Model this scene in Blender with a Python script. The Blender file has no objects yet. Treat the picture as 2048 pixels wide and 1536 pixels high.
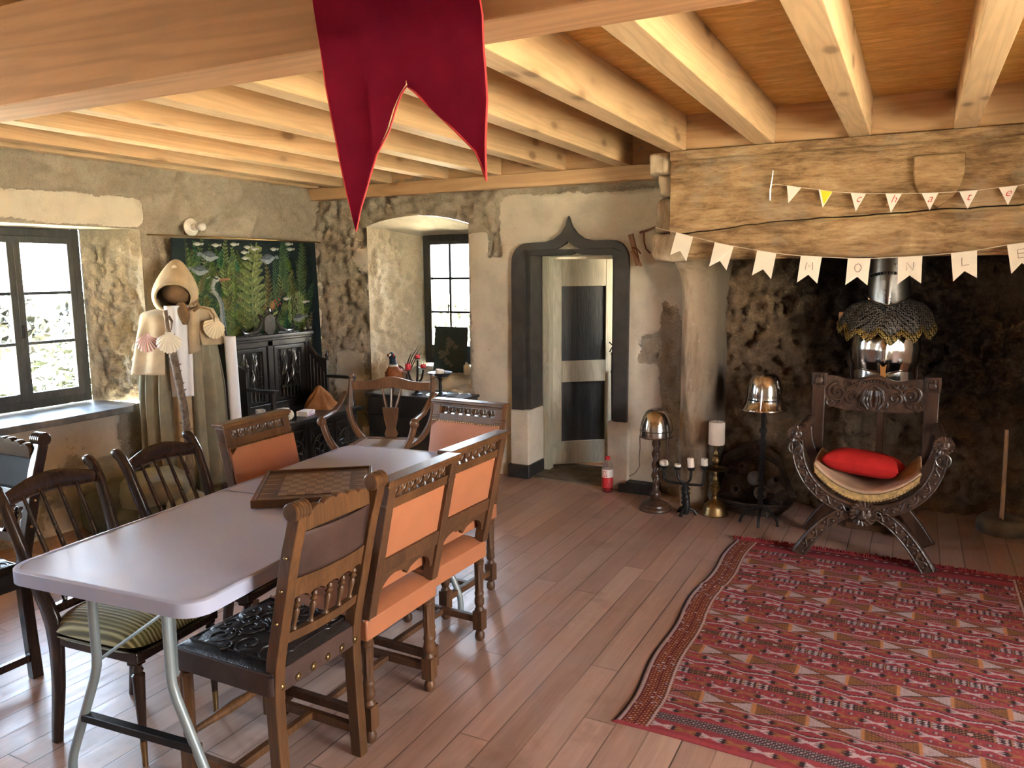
import bpy, math, random
import numpy as np
from mathutils import Vector, Matrix

PI = math.pi
SC = bpy.context.scene
COL = SC.collection
random.seed(7)

# ------------------------------------------------------------------ camera, sky, exposure
cam_d = bpy.data.cameras.new('camera')
cam_d.sensor_fit = 'HORIZONTAL'
cam_d.sensor_width = 36.0
cam_d.lens = 36.0 * 1559.38 / 2048.0
cam_d.clip_start = 0.05
cam_d.clip_end = 500
cam = bpy.data.objects.new('camera', cam_d)
COL.objects.link(cam)
def _cam(yaw, pitch, roll):
    cy, sy, cp, sp, cr, sr = math.cos(yaw), math.sin(yaw), math.cos(pitch), math.sin(pitch), math.cos(roll), math.sin(roll)
    fw = Vector((sy*cp, cy*cp, -sp)); rt = Vector((cy, -sy, 0)); up = rt.cross(fw)
    r2 = cr*rt + sr*up; u2 = -sr*rt + cr*up
    return Matrix(((r2.x, u2.x, -fw.x), (r2.y, u2.y, -fw.y), (r2.z, u2.z, -fw.z)))
m3 = _cam(-0.476468, 0.1407766, -0.00822979)
cam.matrix_world = Matrix.Translation((0, 0, 1.59)) @ m3.to_4x4()
SC.camera = cam

SC.view_settings.view_transform = 'Standard'
SC.view_settings.look = 'None'
SC.view_settings.gamma = 1.0
SC.view_settings.use_curve_mapping = False
SC.view_settings.exposure = 2.25
SC.cycles.max_bounces = 14
SC.cycles.diffuse_bounces = 7
SC.cycles.transparent_max_bounces = 16
SC.cycles.caustics_reflective = False
SC.cycles.caustics_refractive = False

world = bpy.data.worlds.new('sky')
SC.world = world
world.use_nodes = True
_wt = world.node_tree
_wt.nodes.clear()
_o = _wt.nodes.new('ShaderNodeOutputWorld')
_b = _wt.nodes.new('ShaderNodeBackground')
_tc = _wt.nodes.new('ShaderNodeTexCoord')
_sx = _wt.nodes.new('ShaderNodeSeparateXYZ')
_cr = _wt.nodes.new('ShaderNodeValToRGB')
_wt.links.new(_tc.outputs['Generated'], _sx.inputs[0])
_wt.links.new(_sx.outputs['Z'], _cr.inputs[0])
_cr.color_ramp.elements[0].position = 0.0
_cr.color_ramp.elements[0].color = (1.0, 0.98, 0.95, 1)
_cr.color_ramp.elements[1].position = 0.7
_cr.color_ramp.elements[1].color = (0.66, 0.80, 1.0, 1)
_mx = _wt.nodes.new('ShaderNodeMix'); _mx.data_type = 'RGBA'; _mx.blend_type = 'MULTIPLY'; _mx.inputs[0].default_value = 1.0
_cx = _wt.nodes.new('ShaderNodeValToRGB')          # warm towards the sun, cool opposite it
_mr = _wt.nodes.new('ShaderNodeMapRange'); _mr.inputs[1].default_value = -1.0
_wt.links.new(_sx.outputs['X'], _mr.inputs[0]); _wt.links.new(_mr.outputs[0], _cx.inputs[0])
_cx.color_ramp.elements[0].color = (0.70, 0.85, 1.0, 1); _cx.color_ramp.elements[1].color = (1.0, 0.95, 0.88, 1)
_wt.links.new(_cr.outputs[0], _mx.inputs[6]); _wt.links.new(_cx.outputs[0], _mx.inputs[7])
_wt.links.new(_mx.outputs[2], _b.inputs[0])
_b.inputs[1].default_value = SKY_STRENGTH = 11.0
_wt.links.new(_b.outputs[0], _o.inputs[0])

sun_d = bpy.data.lights.new('sun', 'SUN')
sun_d.energy = 150.0; sun_d.angle = math.radians(.6); sun_d.color = (1.0, .965, .92)
sun = bpy.data.objects.new('sun', sun_d); COL.objects.link(sun)
sun.rotation_euler = Vector((-.66, .16, -1)).to_track_quat('-Z', 'Y').to_euler()

def portal(name, loc, rot, sx, sz):
    l = bpy.data.lights.new(name, 'AREA')
    l.shape = 'RECTANGLE'; l.size = sx; l.size_y = sz
    l.cycles.is_portal = True
    o = bpy.data.objects.new(name, l)
    o.location = loc; o.rotation_euler = rot
    COL.objects.link(o)
    return o
# area light shines along its -Z; window planes: left wall -> towards +X, back -> towards -Y
portal('sky_portal_left', (-5.22, 2.99, 1.33), (0, -PI/2, 0), 1.35, 1.0)
portal('sky_portal_left_near', (-5.22, 0.55, 1.33), (0, -PI/2, 0), 1.35, 1.3)
portal('sky_portal_back', (-3.68, 6.02, 1.35), (-PI/2, 0, 0), 0.66, 1.3)
portal('sky_portal_right', (3.3, 1.6, 1.30), (0, PI/2, 0), 1.65, 1.85)
portal('sky_portal_passage', (-1.04, 6.25, 1.3), (0, PI/2, 0), .9, 0.4)

# ------------------------------------------------------------------ helpers
def tag(o, label=None, cat=None, group=None, kind=None):
    if label: o['label'] = label
    if cat: o['category'] = cat
    if group: o['group'] = group
    if kind: o['kind'] = kind
    return o

def thing(name, label, cat, loc=(0, 0, 0), rz=0.0, group=None, kind=None):
    o = bpy.data.objects.new(name, None)
    o.empty_display_size = 0.1
    COL.objects.link(o)
    o.location = loc; o.rotation_euler = (0, 0, rz)
    return tag(o, label, cat, group, kind)

def dup(root, loc, rz, label=None, group=None):
    r = root.copy(); COL.objects.link(r)
    r.location = loc; r.rotation_euler = (0, 0, rz)
    if label: r['label'] = label
    if group: r['group'] = group
    for ch in list(root.children):
        c = ch.copy(); COL.objects.link(c); c.parent = r
        for g in list(ch.children):
            d = g.copy(); COL.objects.link(d); d.parent = c
    return r

def rotm(rx=0, ry=0, rz=0):
    return np.array((Matrix.Rotation(rz, 3, 'Z') @ Matrix.Rotation(ry, 3, 'Y') @ Matrix.Rotation(rx, 3, 'X')))

class M:
    """collects vertices and faces, builds one mesh object"""
    def __init__(s):
        s.v = []; s.f = []; s.mi = []; s.cur = 0
    def add(s, vs, fs):
        b = len(s.v)
        s.v.extend([tuple(map(float, p)) for p in vs])
        for f in fs:
            s.f.append(tuple(int(i) + b for i in f)); s.mi.append(s.cur)
        return s
    def box(s, x0, x1, y0, y1, z0, z1):
        v = [(x, y, z) for z in (z0, z1) for y in (y0, y1) for x in (x0, x1)]
        return s.add(v, [(0, 2, 3, 1), (4, 5, 7, 6), (0, 1, 5, 4), (2, 6, 7, 3), (0, 4, 6, 2), (1, 3, 7, 5)])
    def cbox(s, c, size, R=None):
        h = np.array(size)/2
        v = np.array([(x, y, z) for z in (-1, 1) for y in (-1, 1) for x in (-1, 1)], float)*h
        if R is not None: v = v @ np.array(R).T
        return s.add(v + np.array(c), [(0, 2, 3, 1), (4, 5, 7, 6), (0, 1, 5, 4), (2, 6, 7, 3), (0, 4, 6, 2), (1, 3, 7, 5)])
    def bar(s, a, b, w, t, up=(0, 0, 1)):
        a = np.array(a, float); b = np.array(b, float)
        d = b-a; L = np.linalg.norm(d); d /= L
        u = np.array(up, float); sd = np.cross(d, u); sd /= np.linalg.norm(sd); u = np.cross(sd, d)
        R = np.array([sd, d, u]).T
        return s.cbox((a+b)/2, (w, L, t), R)
    def tube(s, pts, r, n=10, caps=True, flat=1.0, up=None, closed=False):
        pts = np.array(pts, float); k = len(pts)
        rr = np.full(k, r, float) if np.isscalar(r) else np.array(r, float)
        if closed:
            t = np.roll(pts, -1, 0)-np.roll(pts, 1, 0)
        else:
            t = np.gradient(pts, axis=0)
        t /= np.linalg.norm(t, axis=1)[:, None]+1e-12
        u = np.array(up, float) if up is not None else (np.array((0, 0, 1.)) if abs(t[0][2]) < .9 else np.array((1., 0, 0)))
        vs = []
        for i in range(k):
            u = u-t[i]*np.dot(u, t[i]); u /= np.linalg.norm(u)+1e-12
            w = np.cross(t[i], u)
            for j in range(n):
                a = 2*PI*j/n
                vs.append(pts[i]+rr[i]*(math.cos(a)*w+math.sin(a)*u*flat))
            if up is not None: u = np.array(up, float)
        fs = []
        kk = k if closed else k-1
        for i in range(kk):
            i2 = (i+1) % k
            for j in range(n):
                fs.append((i*n+j, i*n+(j+1) % n, i2*n+(j+1) % n, i2*n+j))
        if caps and not closed:
            fs.append(tuple(range(n-1, -1, -1))); fs.append(tuple((k-1)*n+j for j in range(n)))
        return s.add(vs, fs)
    def lathe(s, prof, n=20, c=(0, 0, 0), R=None, sx=1.0, sy=1.0, flutes=0, fdepth=0.0, fz=None):
        vs = []; k = len(prof)
        for r, z in prof:
            for j in range(n):
                a = 2*PI*j/n
                q = r
                if flutes and fz and fz[0] <= z <= fz[1]:
                    q = r*(1-fdepth*(0.5+0.5*math.cos(flutes*a)))
                vs.append((q*math.cos(a)*sx, q*math.sin(a)*sy, z))
        vs = np.array(vs)
        if R is not None: vs = vs @ np.array(R).T
        fs = []
        for i in range(k-1):
            for j in range(n):
                fs.append((i*n+j, i*n+(j+1) % n, (i+1)*n+(j+1) % n, (i+1)*n+j))
        fs.append(tuple(range(n-1, -1, -1))); fs.append(tuple((k-1)*n+j for j in range(n)))
        return s.add(vs+np.array(c), fs)
    def prism(s, poly, d0, d1, plane='xz'):
        n = len(poly)
        def mk(p, d):
            return {'xz': (p[0], d, p[1]), 'yz': (d, p[0], p[1]), 'xy': (p[0], p[1], d)}[plane]
        vs = [mk(p, d0) for p in poly]+[mk(p, d1) for p in poly]
        area = sum(poly[i][0]*poly[(i+1) % n][1]-poly[(i+1) % n][0]*poly[i][1] for i in range(n))
        idx = list(range(n))
        flip = (area > 0) ^ (d1 < d0)
        if plane == 'xz': flip = not flip
        if flip: bot, top = idx[::-1], [i+n for i in idx]
        else: bot, top = idx, [i+n for i in idx[::-1]]
        fs = [tuple(bot), tuple(top)]
        for i in range(n):
            j = (i+1) % n
            fs.append((i, j, j+n, i+n) if flip else (i, i+n, j+n, j))
        return s.add(vs, fs)
    def strip(s, outer, inner, d0, d1, plane='xz', closed=True):
        """frame between two polylines with the same count, extruded d0..d1"""
        n = len(outer)
        def mk(p, d):
            return {'xz': (p[0], d, p[1]), 'yz': (d, p[0], p[1]), 'xy': (p[0], p[1], d)}[plane]
        vs = [mk(p, d) for d in (d0, d1) for ring in (outer, inner) for p in ring]
        fs = []
        m = n if closed else n-1
        for i in range(m):
            j = (i+1) % n
            o0, o1, i0, i1 = i, j, n+i, n+j
            fs.append((o0, o1, i1, i0))
            fs.append((2*n+o0, 2*n+i0, 2*n+i1, 2*n+o1))
            fs.append((o0, 2*n+o0, 2*n+o1, o1))
            fs.append((i0, i1, 2*n+i1, 2*n+i0))
        if not closed:
            for i in (0, n-1):
                fs.append((i, n+i, 3*n+i, 2*n+i))
        return s.add(vs, fs)
    def grid(s, P, wrap_u=False):
        """P: array (nu,nv,3)"""
        nu, nv = P.shape[:2]
        fs = []
        for i in range(nu if wrap_u else nu-1):
            i2 = (i+1) % nu
            for j in range(nv-1):
                fs.append((i*nv+j, i2*nv+j, i2*nv+j+1, i*nv+j+1))
        return s.add(P.reshape(-1, 3), fs)
    def sphere(s, c, r, n=12, m=8, sc=(1, 1, 1), R=None):
        vs = [(0, 0, -1)]
        for i in range(1, m):
            th = -PI/2+PI*i/m
            for j in range(n):
                a = 2*PI*j/n
                vs.append((math.cos(th)*math.cos(a), math.cos(th)*math.sin(a), math.sin(th)))
        vs.append((0, 0, 1))
        vs = np.array(vs)*r*np.array(sc)
        if R is not None: vs = vs @ np.array(R).T
        fs = []
        for j in range(n):
            fs.append((0, 1+(j+1) % n, 1+j))
            fs.append((len(vs)-1, 1+(m-2)*n+j, 1+(m-2)*n+(j+1) % n))
        for i in range(m-2):
            for j in range(n):
                a = 1+i*n+j; b = 1+i*n+(j+1) % n
                fs.append((a, b, b+n, a+n))
        return s.add(vs+np.array(c), fs)
    def torus(s, c, R0, r, axis='y', n=24, m=8, a0=0, a1=2*PI):
        full = abs(a1-a0-2*PI) < 1e-6
        pts = []
        k = n if full else n+1
        for i in range(k):
            a = a0+(a1-a0)*i/n
            u, w = R0*math.cos(a), R0*math.sin(a)
            pts.append({'y': (u, 0, w), 'x': (0, u, w), 'z': (u, w, 0)}[axis])
        return s.tube(np.array(pts)+np.array(c), r, m, closed=full)
    def xf(s, fn, start=0):
        for i in range(start, len(s.v)):
            s.v[i] = tuple(map(float, fn(*s.v[i])))
        return s
    def build(s, name, mat, parent=None, smooth=40, bevel=0.0, seg=2, subd=0, label=None, solid=0.0):
        me = bpy.data.meshes.new(name)
        me.from_pydata(s.v, [], s.f)
        mats = mat if isinstance(mat, (list, tuple)) else [mat]
        for mm in mats: me.materials.append(mm)
        if len(mats) > 1: me.polygons.foreach_set('material_index', s.mi)
        if smooth:
            me.polygons.foreach_set('use_smooth', [True]*len(me.polygons))
            me.update()
            if smooth < 170: me.set_sharp_from_angle(angle=math.radians(smooth))
        me.update()
        o = bpy.data.objects.new(name, me)
        COL.objects.link(o)
        if parent is not None: o.parent = parent
        if solid:
            md = o.modifiers.new('solid', 'SOLIDIFY'); md.thickness = solid; md.offset = 0
        if bevel:
            md = o.modifiers.new('bevel', 'BEVEL'); md.width = bevel; md.segments = seg; md.limit_method = 'ANGLE'; md.angle_limit = math.radians(35)
        if subd:
            md = o.modifiers.new('subd', 'SUBSURF'); md.levels = subd; md.render_levels = subd
        if label: o['label'] = label
        return o

def attr_f(o, name, vals):
    a = o.data.attributes.new(name, 'FLOAT', 'POINT'); a.data.foreach_set('value', np.asarray(vals, np.float32))
def attr_c(o, name, cols):
    a = o.data.attributes.new(name, 'FLOAT_COLOR', 'POINT')
    c = np.ones((len(cols), 4), np.float32); c[:, :3] = cols
    a.data.foreach_set('color', c.ravel())

# ---- numpy noise
def _h(ix, iy, seed):
    n = (ix.astype(np.int64)*374761393 + iy.astype(np.int64)*668265263 + seed*974711) & 0x7fffffff
    n = ((n ^ (n >> 13))*1274126177) & 0x7fffffff
    return ((n ^ (n >> 16)) & 0xffff)/65535.0
def vnoise(x, y, seed=0):
    x = np.asarray(x, float); y = np.asarray(y, float)
    ix = np.floor(x); iy = np.floor(y); fx = x-ix; fy = y-iy
    fx = fx*fx*(3-2*fx); fy = fy*fy*(3-2*fy)
    a = _h(ix, iy, seed); b = _h(ix+1, iy, seed); c = _h(ix, iy+1, seed); d = _h(ix+1, iy+1, seed)
    return (a*(1-fx)+b*fx)*(1-fy)+(c*(1-fx)+d*fx)*fy
def fbm(x, y, seed=0, o=4):
    s = 0; a = 1; t = 0
    for i in range(o):
        s = s+a*vnoise(x*2**i, y*2**i, seed+i*17); t += a; a *= .5
    return s/t
def worley(x, y, seed=0):
    ix = np.floor(x); iy = np.floor(y)
    d1 = np.full(x.shape, 9.); d2 = np.full(x.shape, 9.); cid = np.zeros(x.shape)
    for dx in (-1, 0, 1):
        for dy in (-1, 0, 1):
            cx = ix+dx; cy = iy+dy
            px = cx+.12+.76*_h(cx, cy, seed); py = cy+.12+.76*_h(cx, cy, seed+5)
            d = np.hypot(px-x, py-y)
            new = d < d1
            d2 = np.where(new, d1, np.minimum(d2, d)); cid = np.where(new, _h(cx, cy, seed+9), cid); d1 = np.where(new, d, d1)
    return d1, d2, cid
def sstep(a, b, x):
    t = np.clip((x-a)/(b-a), 0, 1); return t*t*(3-2*t)

# ------------------------------------------------------------------ materials
class NT:
    def __init__(s, name):
        s.m = bpy.data.materials.new(name); s.m.use_nodes = True
        s.t = s.m.node_tree; s.t.nodes.clear()
        s.out = s.n('ShaderNodeOutputMaterial')
    def n(s, typ, **kw):
        nd = s.t.nodes.new(typ)
        for k, v in kw.items(): setattr(nd, k, v)
        return nd
    def l(s, a, b): s.t.links.new(a, b)
    def coord(s, scale=(1, 1, 1), kind='Object', rot=(0, 0, 0)):
        tc = s.n('ShaderNodeTexCoord'); mp = s.n('ShaderNodeMapping')
        mp.inputs['Scale'].default_value = scale; mp.inputs['Rotation'].default_value = rot
        s.l(tc.outputs[kind], mp.inputs[0]); return mp.outputs[0]
    def noise(s, vec, scale, detail=4, rough=.55, dist=0.0):
        nd = s.n('ShaderNodeTexNoise'); nd.inputs['Scale'].default_value = scale; nd.inputs['Detail'].default_value = detail
        nd.inputs['Roughness'].default_value = rough; nd.inputs['Distortion'].default_value = dist
        if vec is not None: s.l(vec, nd.inputs['Vector'])
        return nd.outputs['Fac']
    def voro(s, vec, scale, feature='F1', out='Distance', rnd=1.0):
        nd = s.n('ShaderNodeTexVoronoi'); nd.feature = feature; nd.inputs['Scale'].default_value = scale
        nd.inputs['Randomness'].default_value = rnd
        if vec is not None: s.l(vec, nd.inputs['Vector'])
        return nd.outputs[out]
    def ramp(s, fac, stops):
        nd = s.n('ShaderNodeValToRGB'); el = nd.color_ramp.elements
        while len(el) < len(stops): el.new(0.5)
        for e, (p, c) in zip(el, stops):
            e.position = p; e.color = (*c, 1) if len(c) == 3 else c
        s.l(fac, nd.inputs[0]); return nd.outputs[0]
    def mix(s, fac, a, b, mode='MIX'):
        nd = s.n('ShaderNodeMix'); nd.data_type = 'RGBA'; nd.blend_type = mode
        for i, v in ((0, fac), (6, a), (7, b)):
            if hasattr(v, 'links'): s.l(v, nd.inputs[i])
            elif i == 0: nd.inputs[0].default_value = v
            else: nd.inputs[i].default_value = (*v, 1)
        return nd.outputs[2]
    def math(s, op, a, b=None, c=None):
        nd = s.n('ShaderNodeMath'); nd.operation = op
        for i, v in enumerate((a, b, c)):
            if v is None: continue
            if hasattr(v, 'links'): s.l(v, nd.inputs[i])
            else: nd.inputs[i].default_value = v
        return nd.outputs[0]
    def maprange(s, v, a, b, c, d):
        nd = s.n('ShaderNodeMapRange'); s.l(v, nd.inputs[0])
        for i, q in enumerate((a, b, c, d)): nd.inputs[i+1].default_value = q
        return nd.outputs[0]
    def attr(s, name, out='Fac'):
        nd = s.n('ShaderNodeAttribute'); nd.attribute_name = name; return nd.outputs[out]
    def bump(s, h, strength=.3, dist=.01, normal=None):
        nd = s.n('ShaderNodeBump'); nd.inputs['Strength'].default_value = strength; nd.inputs['Distance'].default_value = dist
        s.l(h, nd.inputs['Height'])
        if normal is not None: s.l(normal, nd.inputs['Normal'])
        return nd.outputs[0]
    def bsdf(s, color, rough=.5, metal=0.0, normal=None, spec=.5, **kw):
        b = s.n('ShaderNodeBsdfPrincipled')
        def put(k, v):
            i = b.inputs[k]
            if hasattr(v, 'links'): s.l(v, i)
            elif isinstance(v, (tuple, list)): i.default_value = (*v, 1) if len(v) == 3 else v
            else: i.default_value = v
        put('Base Color', color); put('Roughness', rough); put('Metallic', metal); put('Specular IOR Level', spec)
        if normal is not None: s.l(normal, b.inputs['Normal'])
        for k, v in kw.items(): put(k.replace('_', ' '), v)
        s.l(b.outputs[0], s.out.inputs[0]); s.b = b
        return s.m

def m_plain(name, c, rough=.5, metal=0.0, var=.12, scale=20, bump=0.0, bscale=80, spec=.5):
    t = NT(name); v = t.coord()
    f = t.noise(v, scale, 4)
    lo = tuple(max(0, x*(1-var)) for x in c); hi = tuple(min(1, x*(1+var)) for x in c)
    col = t.ramp(f, [(.3, lo), (.7, hi)])
    nrm = t.bump(t.noise(v, bscale, 3), bump, .004) if bump else None
    return t.bsdf(col, rough, metal, nrm, spec)

def m_wood(name, c0, c1, axis='z', rough=.45, grain=9.0, stretch=12.0, knots=0.0, kcol=(.10, .04, .015), bump=.12, spec=.5, wear=None):
    t = NT(name)
    sc = {'x': (1/stretch, 1, 1), 'y': (1, 1/stretch, 1), 'z': (1, 1, 1/stretch)}[axis]
    info = t.n('ShaderNodeObjectInfo')
    v0 = t.coord(sc)
    add = t.n('ShaderNodeVectorMath'); add.operation = 'ADD'
    comb = t.n('ShaderNodeCombineXYZ')
    for i in range(3): t.l(t.math('MULTIPLY', info.outputs['Random'], 13.7+i*5), comb.inputs[i])
    t.l(v0, add.inputs[0]); t.l(comb.outputs[0], add.inputs[1])
    v = add.outputs[0]
    n1 = t.noise(v, grain*1.0, 3, .5, .6)
    n2 = t.noise(v, grain*9, 4, .6, .3)
    f = t.math('ADD', t.math('MULTIPLY', n1, .6), t.math('MULTIPLY', n2, .4))
    col = t.ramp(f, [(.32, c0), (.5, tuple((a+b)/2 for a, b in zip(c0, c1))), (.66, c1)])
    rings = t.math('SINE', t.math('MULTIPLY', n1, 85.0))
    col = t.mix(t.maprange(rings, -.2, 1, 0, .30), col, tuple(x*.62 for x in c0))
    if knots:
        sk = {'x': (1/2.2, 1, 1), 'y': (1, 1/2.2, 1), 'z': (1, 1, 1/2.2)}[axis]
        vk = t.coord(sk); ak = t.n('ShaderNodeVectorMath'); ak.operation = 'ADD'
        t.l(vk, ak.inputs[0]); t.l(comb.outputs[0], ak.inputs[1])
        d = t.voro(ak.outputs[0], knots)
        k = t.maprange(d, .10, .21, 1, 0)
        col = t.mix(t.math('MULTIPLY', k, .85), col, kcol)
        k2 = t.maprange(d, .18, .42, .40, 0)
        col = t.mix(k2, col, tuple(x*.7 for x in c0))
    if wear:
        w = t.noise(t.coord(), 5, 4)
        col = t.mix(t.maprange(w, .52, .66, 0, .8), col, wear)
    nrm = t.bump(n2, bump, .004)
    return t.bsdf(col, rough, 0, nrm, spec)

def m_metal(name, c, rough=.2, var=.25):
    t = NT(name); v = t.coord()
    f = t.noise(v, 9, 5)
    r = t.maprange(f, .3, .7, max(.02, rough*(1-var)), rough*(1+var))
    n = t.bump(t.noise(v, 30, 2), .03, .01)
    return t.bsdf(c, r, 1.0, n)

def m_glasspane(name):
    t = NT(name)
    tr = t.n('ShaderNodeBsdfTransparent'); tr.inputs[0].default_value = (.98, .98, .98, 1)
    gl = t.n('ShaderNodeBsdfGlossy'); gl.inputs['Roughness'].default_value = .02
    mx = t.n('ShaderNodeMixShader'); fr = t.n('ShaderNodeFresnel'); fr.inputs[0].default_value = 1.3
    t.l(fr.outputs[0], mx.inputs[0]); t.l(tr.outputs[0], mx.inputs[1]); t.l(gl.outputs[0], mx.inputs[2])
    t.l(mx.outputs[0], t.out.inputs[0]); return t.m

def m_attrcolor(name, rough=.85, bumpscale=400, bumpstr=.3, spec=.2, sheen=0.0):
    t = NT(name); c = t.attr('paint', 'Color')
    v = t.coord()
    f = t.noise(v, 60, 3)
    col = t.mix(t.maprange(f, .3, .7, 0, .22), c, (0, 0, 0), 'MIX')
    n = t.bump(t.noise(v, bumpscale, 2), bumpstr, .002)
    return t.bsdf(col, rough, 0, n, spec)

def m_wall(name, stone0, stone1, mortar, plaster):
    t = NT(name); v = t.coord()
    pl = t.attr('plaster'); jn = t.attr('joint'); so = t.attr('soot'); cid = t.attr('cid')
    n1 = t.noise(v, 3.0, 6, .6); n2 = t.noise(v, 22, 6, .65); n3 = t.noise(v, 90, 4, .7)
    st = t.ramp(t.math('ADD', t.math('MULTIPLY', n2, .55), t.math('ADD', t.math('MULTIPLY', cid, .14), t.math('MULTIPLY', n1, .31))), [(.25, stone0), (.75, stone1)])
    st = t.mix(t.math('MULTIPLY', jn, .45), st, mortar)
    st = t.mix(t.maprange(n3, .50, .68, 0, .45), st, tuple(x*.55 for x in stone0))
    pc = t.ramp(n1, [(.35, tuple(x*.82 for x in plaster)), (.5, plaster), (.7, tuple(min(1, x*1.08) for x in plaster))])
    pc = t.mix(t.maprange(n2, .62, .72, 0, .5), pc, mortar)
    edge = t.math('ADD', pl, t.math('MULTIPLY', t.math('SUBTRACT', n2, .5), .9))
    pf = t.maprange(edge, .45, .55, 0, 1)
    col = t.mix(pf, st, pc)
    chip = t.math('MULTIPLY', t.maprange(n3, .66, .72, 0, .55), pf)
    col = t.mix(chip, col, stone0)
    sf = t.math('ADD', so, t.math('MULTIPLY', t.math('SUBTRACT', n2, .5), t.math('MULTIPLY', so, 1.6)))
    col = t.mix(t.maprange(sf, .1, .9, 0, .93), col, (.018, .013, .010))
    h = t.math('ADD', t.math('MULTIPLY', n2, 1.0), t.math('MULTIPLY', n3, .5))
    hb = t.math('MULTIPLY', h, t.maprange(pf, 0, 1, 1, .25))
    nrm = t.bump(hb, .9, .028)
    return t.bsdf(col, .92, 0, nrm, .15)

def m_carved(name, c, rough=.3, scale=26, strength=.8, dist=.006):
    t = NT(name); v = t.coord()
    w = t.n('ShaderNodeTexNoise'); w.inputs['Scale'].default_value = scale*.5; t.l(v, w.inputs['Vector'])
    mp = t.n('ShaderNodeVectorMath'); mp.operation = 'MULTIPLY_ADD'
    t.l(w.outputs['Color'], mp.inputs[0]); mp.inputs[1].default_value = (.06, .06, .06); t.l(v, mp.inputs[2])
    d = t.voro(mp.outputs[0], scale, 'SMOOTH_F1')
    n = t.noise(v, 12, 4)
    lo = tuple(x*.55 for x in c); hi = tuple(min(1, x*1.35) for x in c)
    col = t.ramp(n, [(.3, lo), (.7, hi)])
    col = t.mix(t.maprange(d, .25, .7, 0, .6), col, tuple(x*.3 for x in c))
    nrm = t.bump(d, strength, dist)
    t.m.node_tree.nodes
    return t.bsdf(col, rough, 0, nrm, .5)

MT = {}
MT['pine_y'] = m_wood('pine_along_y', (.55, .36, .205), (.66, .475, .295), 'y', .6, 5, 16, knots=6.5)
MT['pine_x'] = m_wood('pine_along_x', (.52, .31, .16), (.64, .43, .245), 'x', .6, 5, 16, knots=6.5)
MT['beam'] = m_wood('glulam_beam_wood', (.34, .17, .085), (.50, .27, .135), 'x', .65, 4, 18, knots=5.5, kcol=(.12, .05, .02))
def m_oldoak():
    t = NT('weathered_mantel_oak'); v = t.coord((.16, 1, 1)); v0 = t.coord()
    g = t.noise(v, 34, 5, .65, .8); big = t.noise(t.coord((.45, 1, 1)), 5.5, 6, .7, .6); fine = t.noise(t.coord((.3, 1, 1)), 70, 4, .7)
    f = t.math('ADD', t.math('MULTIPLY', g, .45), t.math('MULTIPLY', big, .55))
    col = t.ramp(f, [(.30, (.060, .038, .024)), (.43, (.19, .112, .058)), (.53, (.34, .215, .115)), (.68, (.50, .37, .23))])
    col = t.mix(t.maprange(fine, .58, .72, 0, .55), col, (.10, .065, .038))
    col = t.mix(t.maprange(t.noise(v0, 3.2, 5, .65), .55, .68, 0, .55), col, (.30, .25, .20))
    h = t.math('ADD', t.math('MULTIPLY', g, .6), t.math('MULTIPLY', fine, .5))
    return t.bsdf(col, .8, 0, t.bump(h, .8, .012), .2)
MT['oldoak'] = m_oldoak()
MT['walnut'] = m_wood('walnut_chair_wood', (.050, .021, .009), (.145, .062, .024), 'z', .5, 10, 8)
MT['oakchair'] = m_wood('brown_oak_chair_wood', (.060, .026, .010), (.165, .073, .027), 'z', .38, 10, 9)
MT['mahog'] = m_wood('dark_mahogany', (.016, .009, .007), (.042, .020, .012), 'z', .22, 9, 9)
MT['black_oak'] = m_wood('blackened_oak', (.011, .010, .009), (.036, .030, .026), 'z', .3, 9, 8)
MT['curule'] = m_wood('curule_walnut', (.10, .045, .022), (.20, .10, .05), 'z', .35, 10, 7)
MT['savona'] = m_carved('carved_dark_walnut', (.080, .042, .026), .36, 30, .9, .006)
MT['savona_plain'] = m_wood('dark_walnut_plain', (.035, .017, .010), (.085, .040, .022), 'z', .35, 10, 8)
MT['orange'] = m_plain('tan_orange_leather', (.40, .150, .070), .42, 0, .10, 6, .25, 260)
MT['blackleather'] = m_plain('black_embossed_leather', (.022, .017, .016), .27, 0, .3, 10, .4, 220)
MT['brownleather'] = m_plain('dark_brown_leather', (.065, .034, .026), .55, 0, .35, 7, .4, 200, .3)
MT['tabletop'] = m_plain('white_moulded_plastic', (.40, .435, .58), .38, 0, .03, 4, .12, 500)
MT['steel_grey'] = m_plain('grey_enamelled_steel', (.24, .28, .29), .4, .2, .06)
MT['brass'] = m_metal('aged_brass', (.30, .205, .095), .36)
MT['gold'] = m_metal('bright_brass', (.62, .42, .14), .3)
MT['steel'] = m_metal('polished_steel', (.56, .53, .50), .14)
MT['steeldark'] = m_metal('dull_steel', (.20, .185, .17), .30)
MT['iron'] = m_plain('wrought_black_iron', (.022, .019, .018), .5, .6, .3, 30, .3, 60)
MT['wax'] = m_plain('ivory_wax', (.80, .72, .62), .5, 0, .05)
MT['redwax'] = m_plain('red_wax', (.62, .03, .04), .4, 0, .08)
MT['banner'] = m_plain('red_banner_cloth', (.36, .012, .022), .9, 0, .12, 9, .3, 600, .1)
MT['hem'] = m_plain('red_banner_hem', (.60, .05, .06), .9, 0, .1)
MT['cushion'] = m_plain('red_cushion_cloth', (.43, .018, .016), .8, 0, .15, 14, .35, 300, .15)
MT['linen'] = m_plain('beige_linen', (.43, .34, .23), .95, 0, .14, 12, .4, 500, .1)
MT['linen_dark'] = m_plain('olive_linen', (.25, .225, .16), .95, 0, .15, 10, .4, 500, .1)
MT['brownfelt'] = m_plain('brown_felt', (.20, .125, .07), .95, 0, .2, 12, .4, 300, .1)
MT['white_cloth'] = m_plain('white_cotton', (.72, .74, .80), .95, 0, .05, 8, .3, 500, .1)
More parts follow.
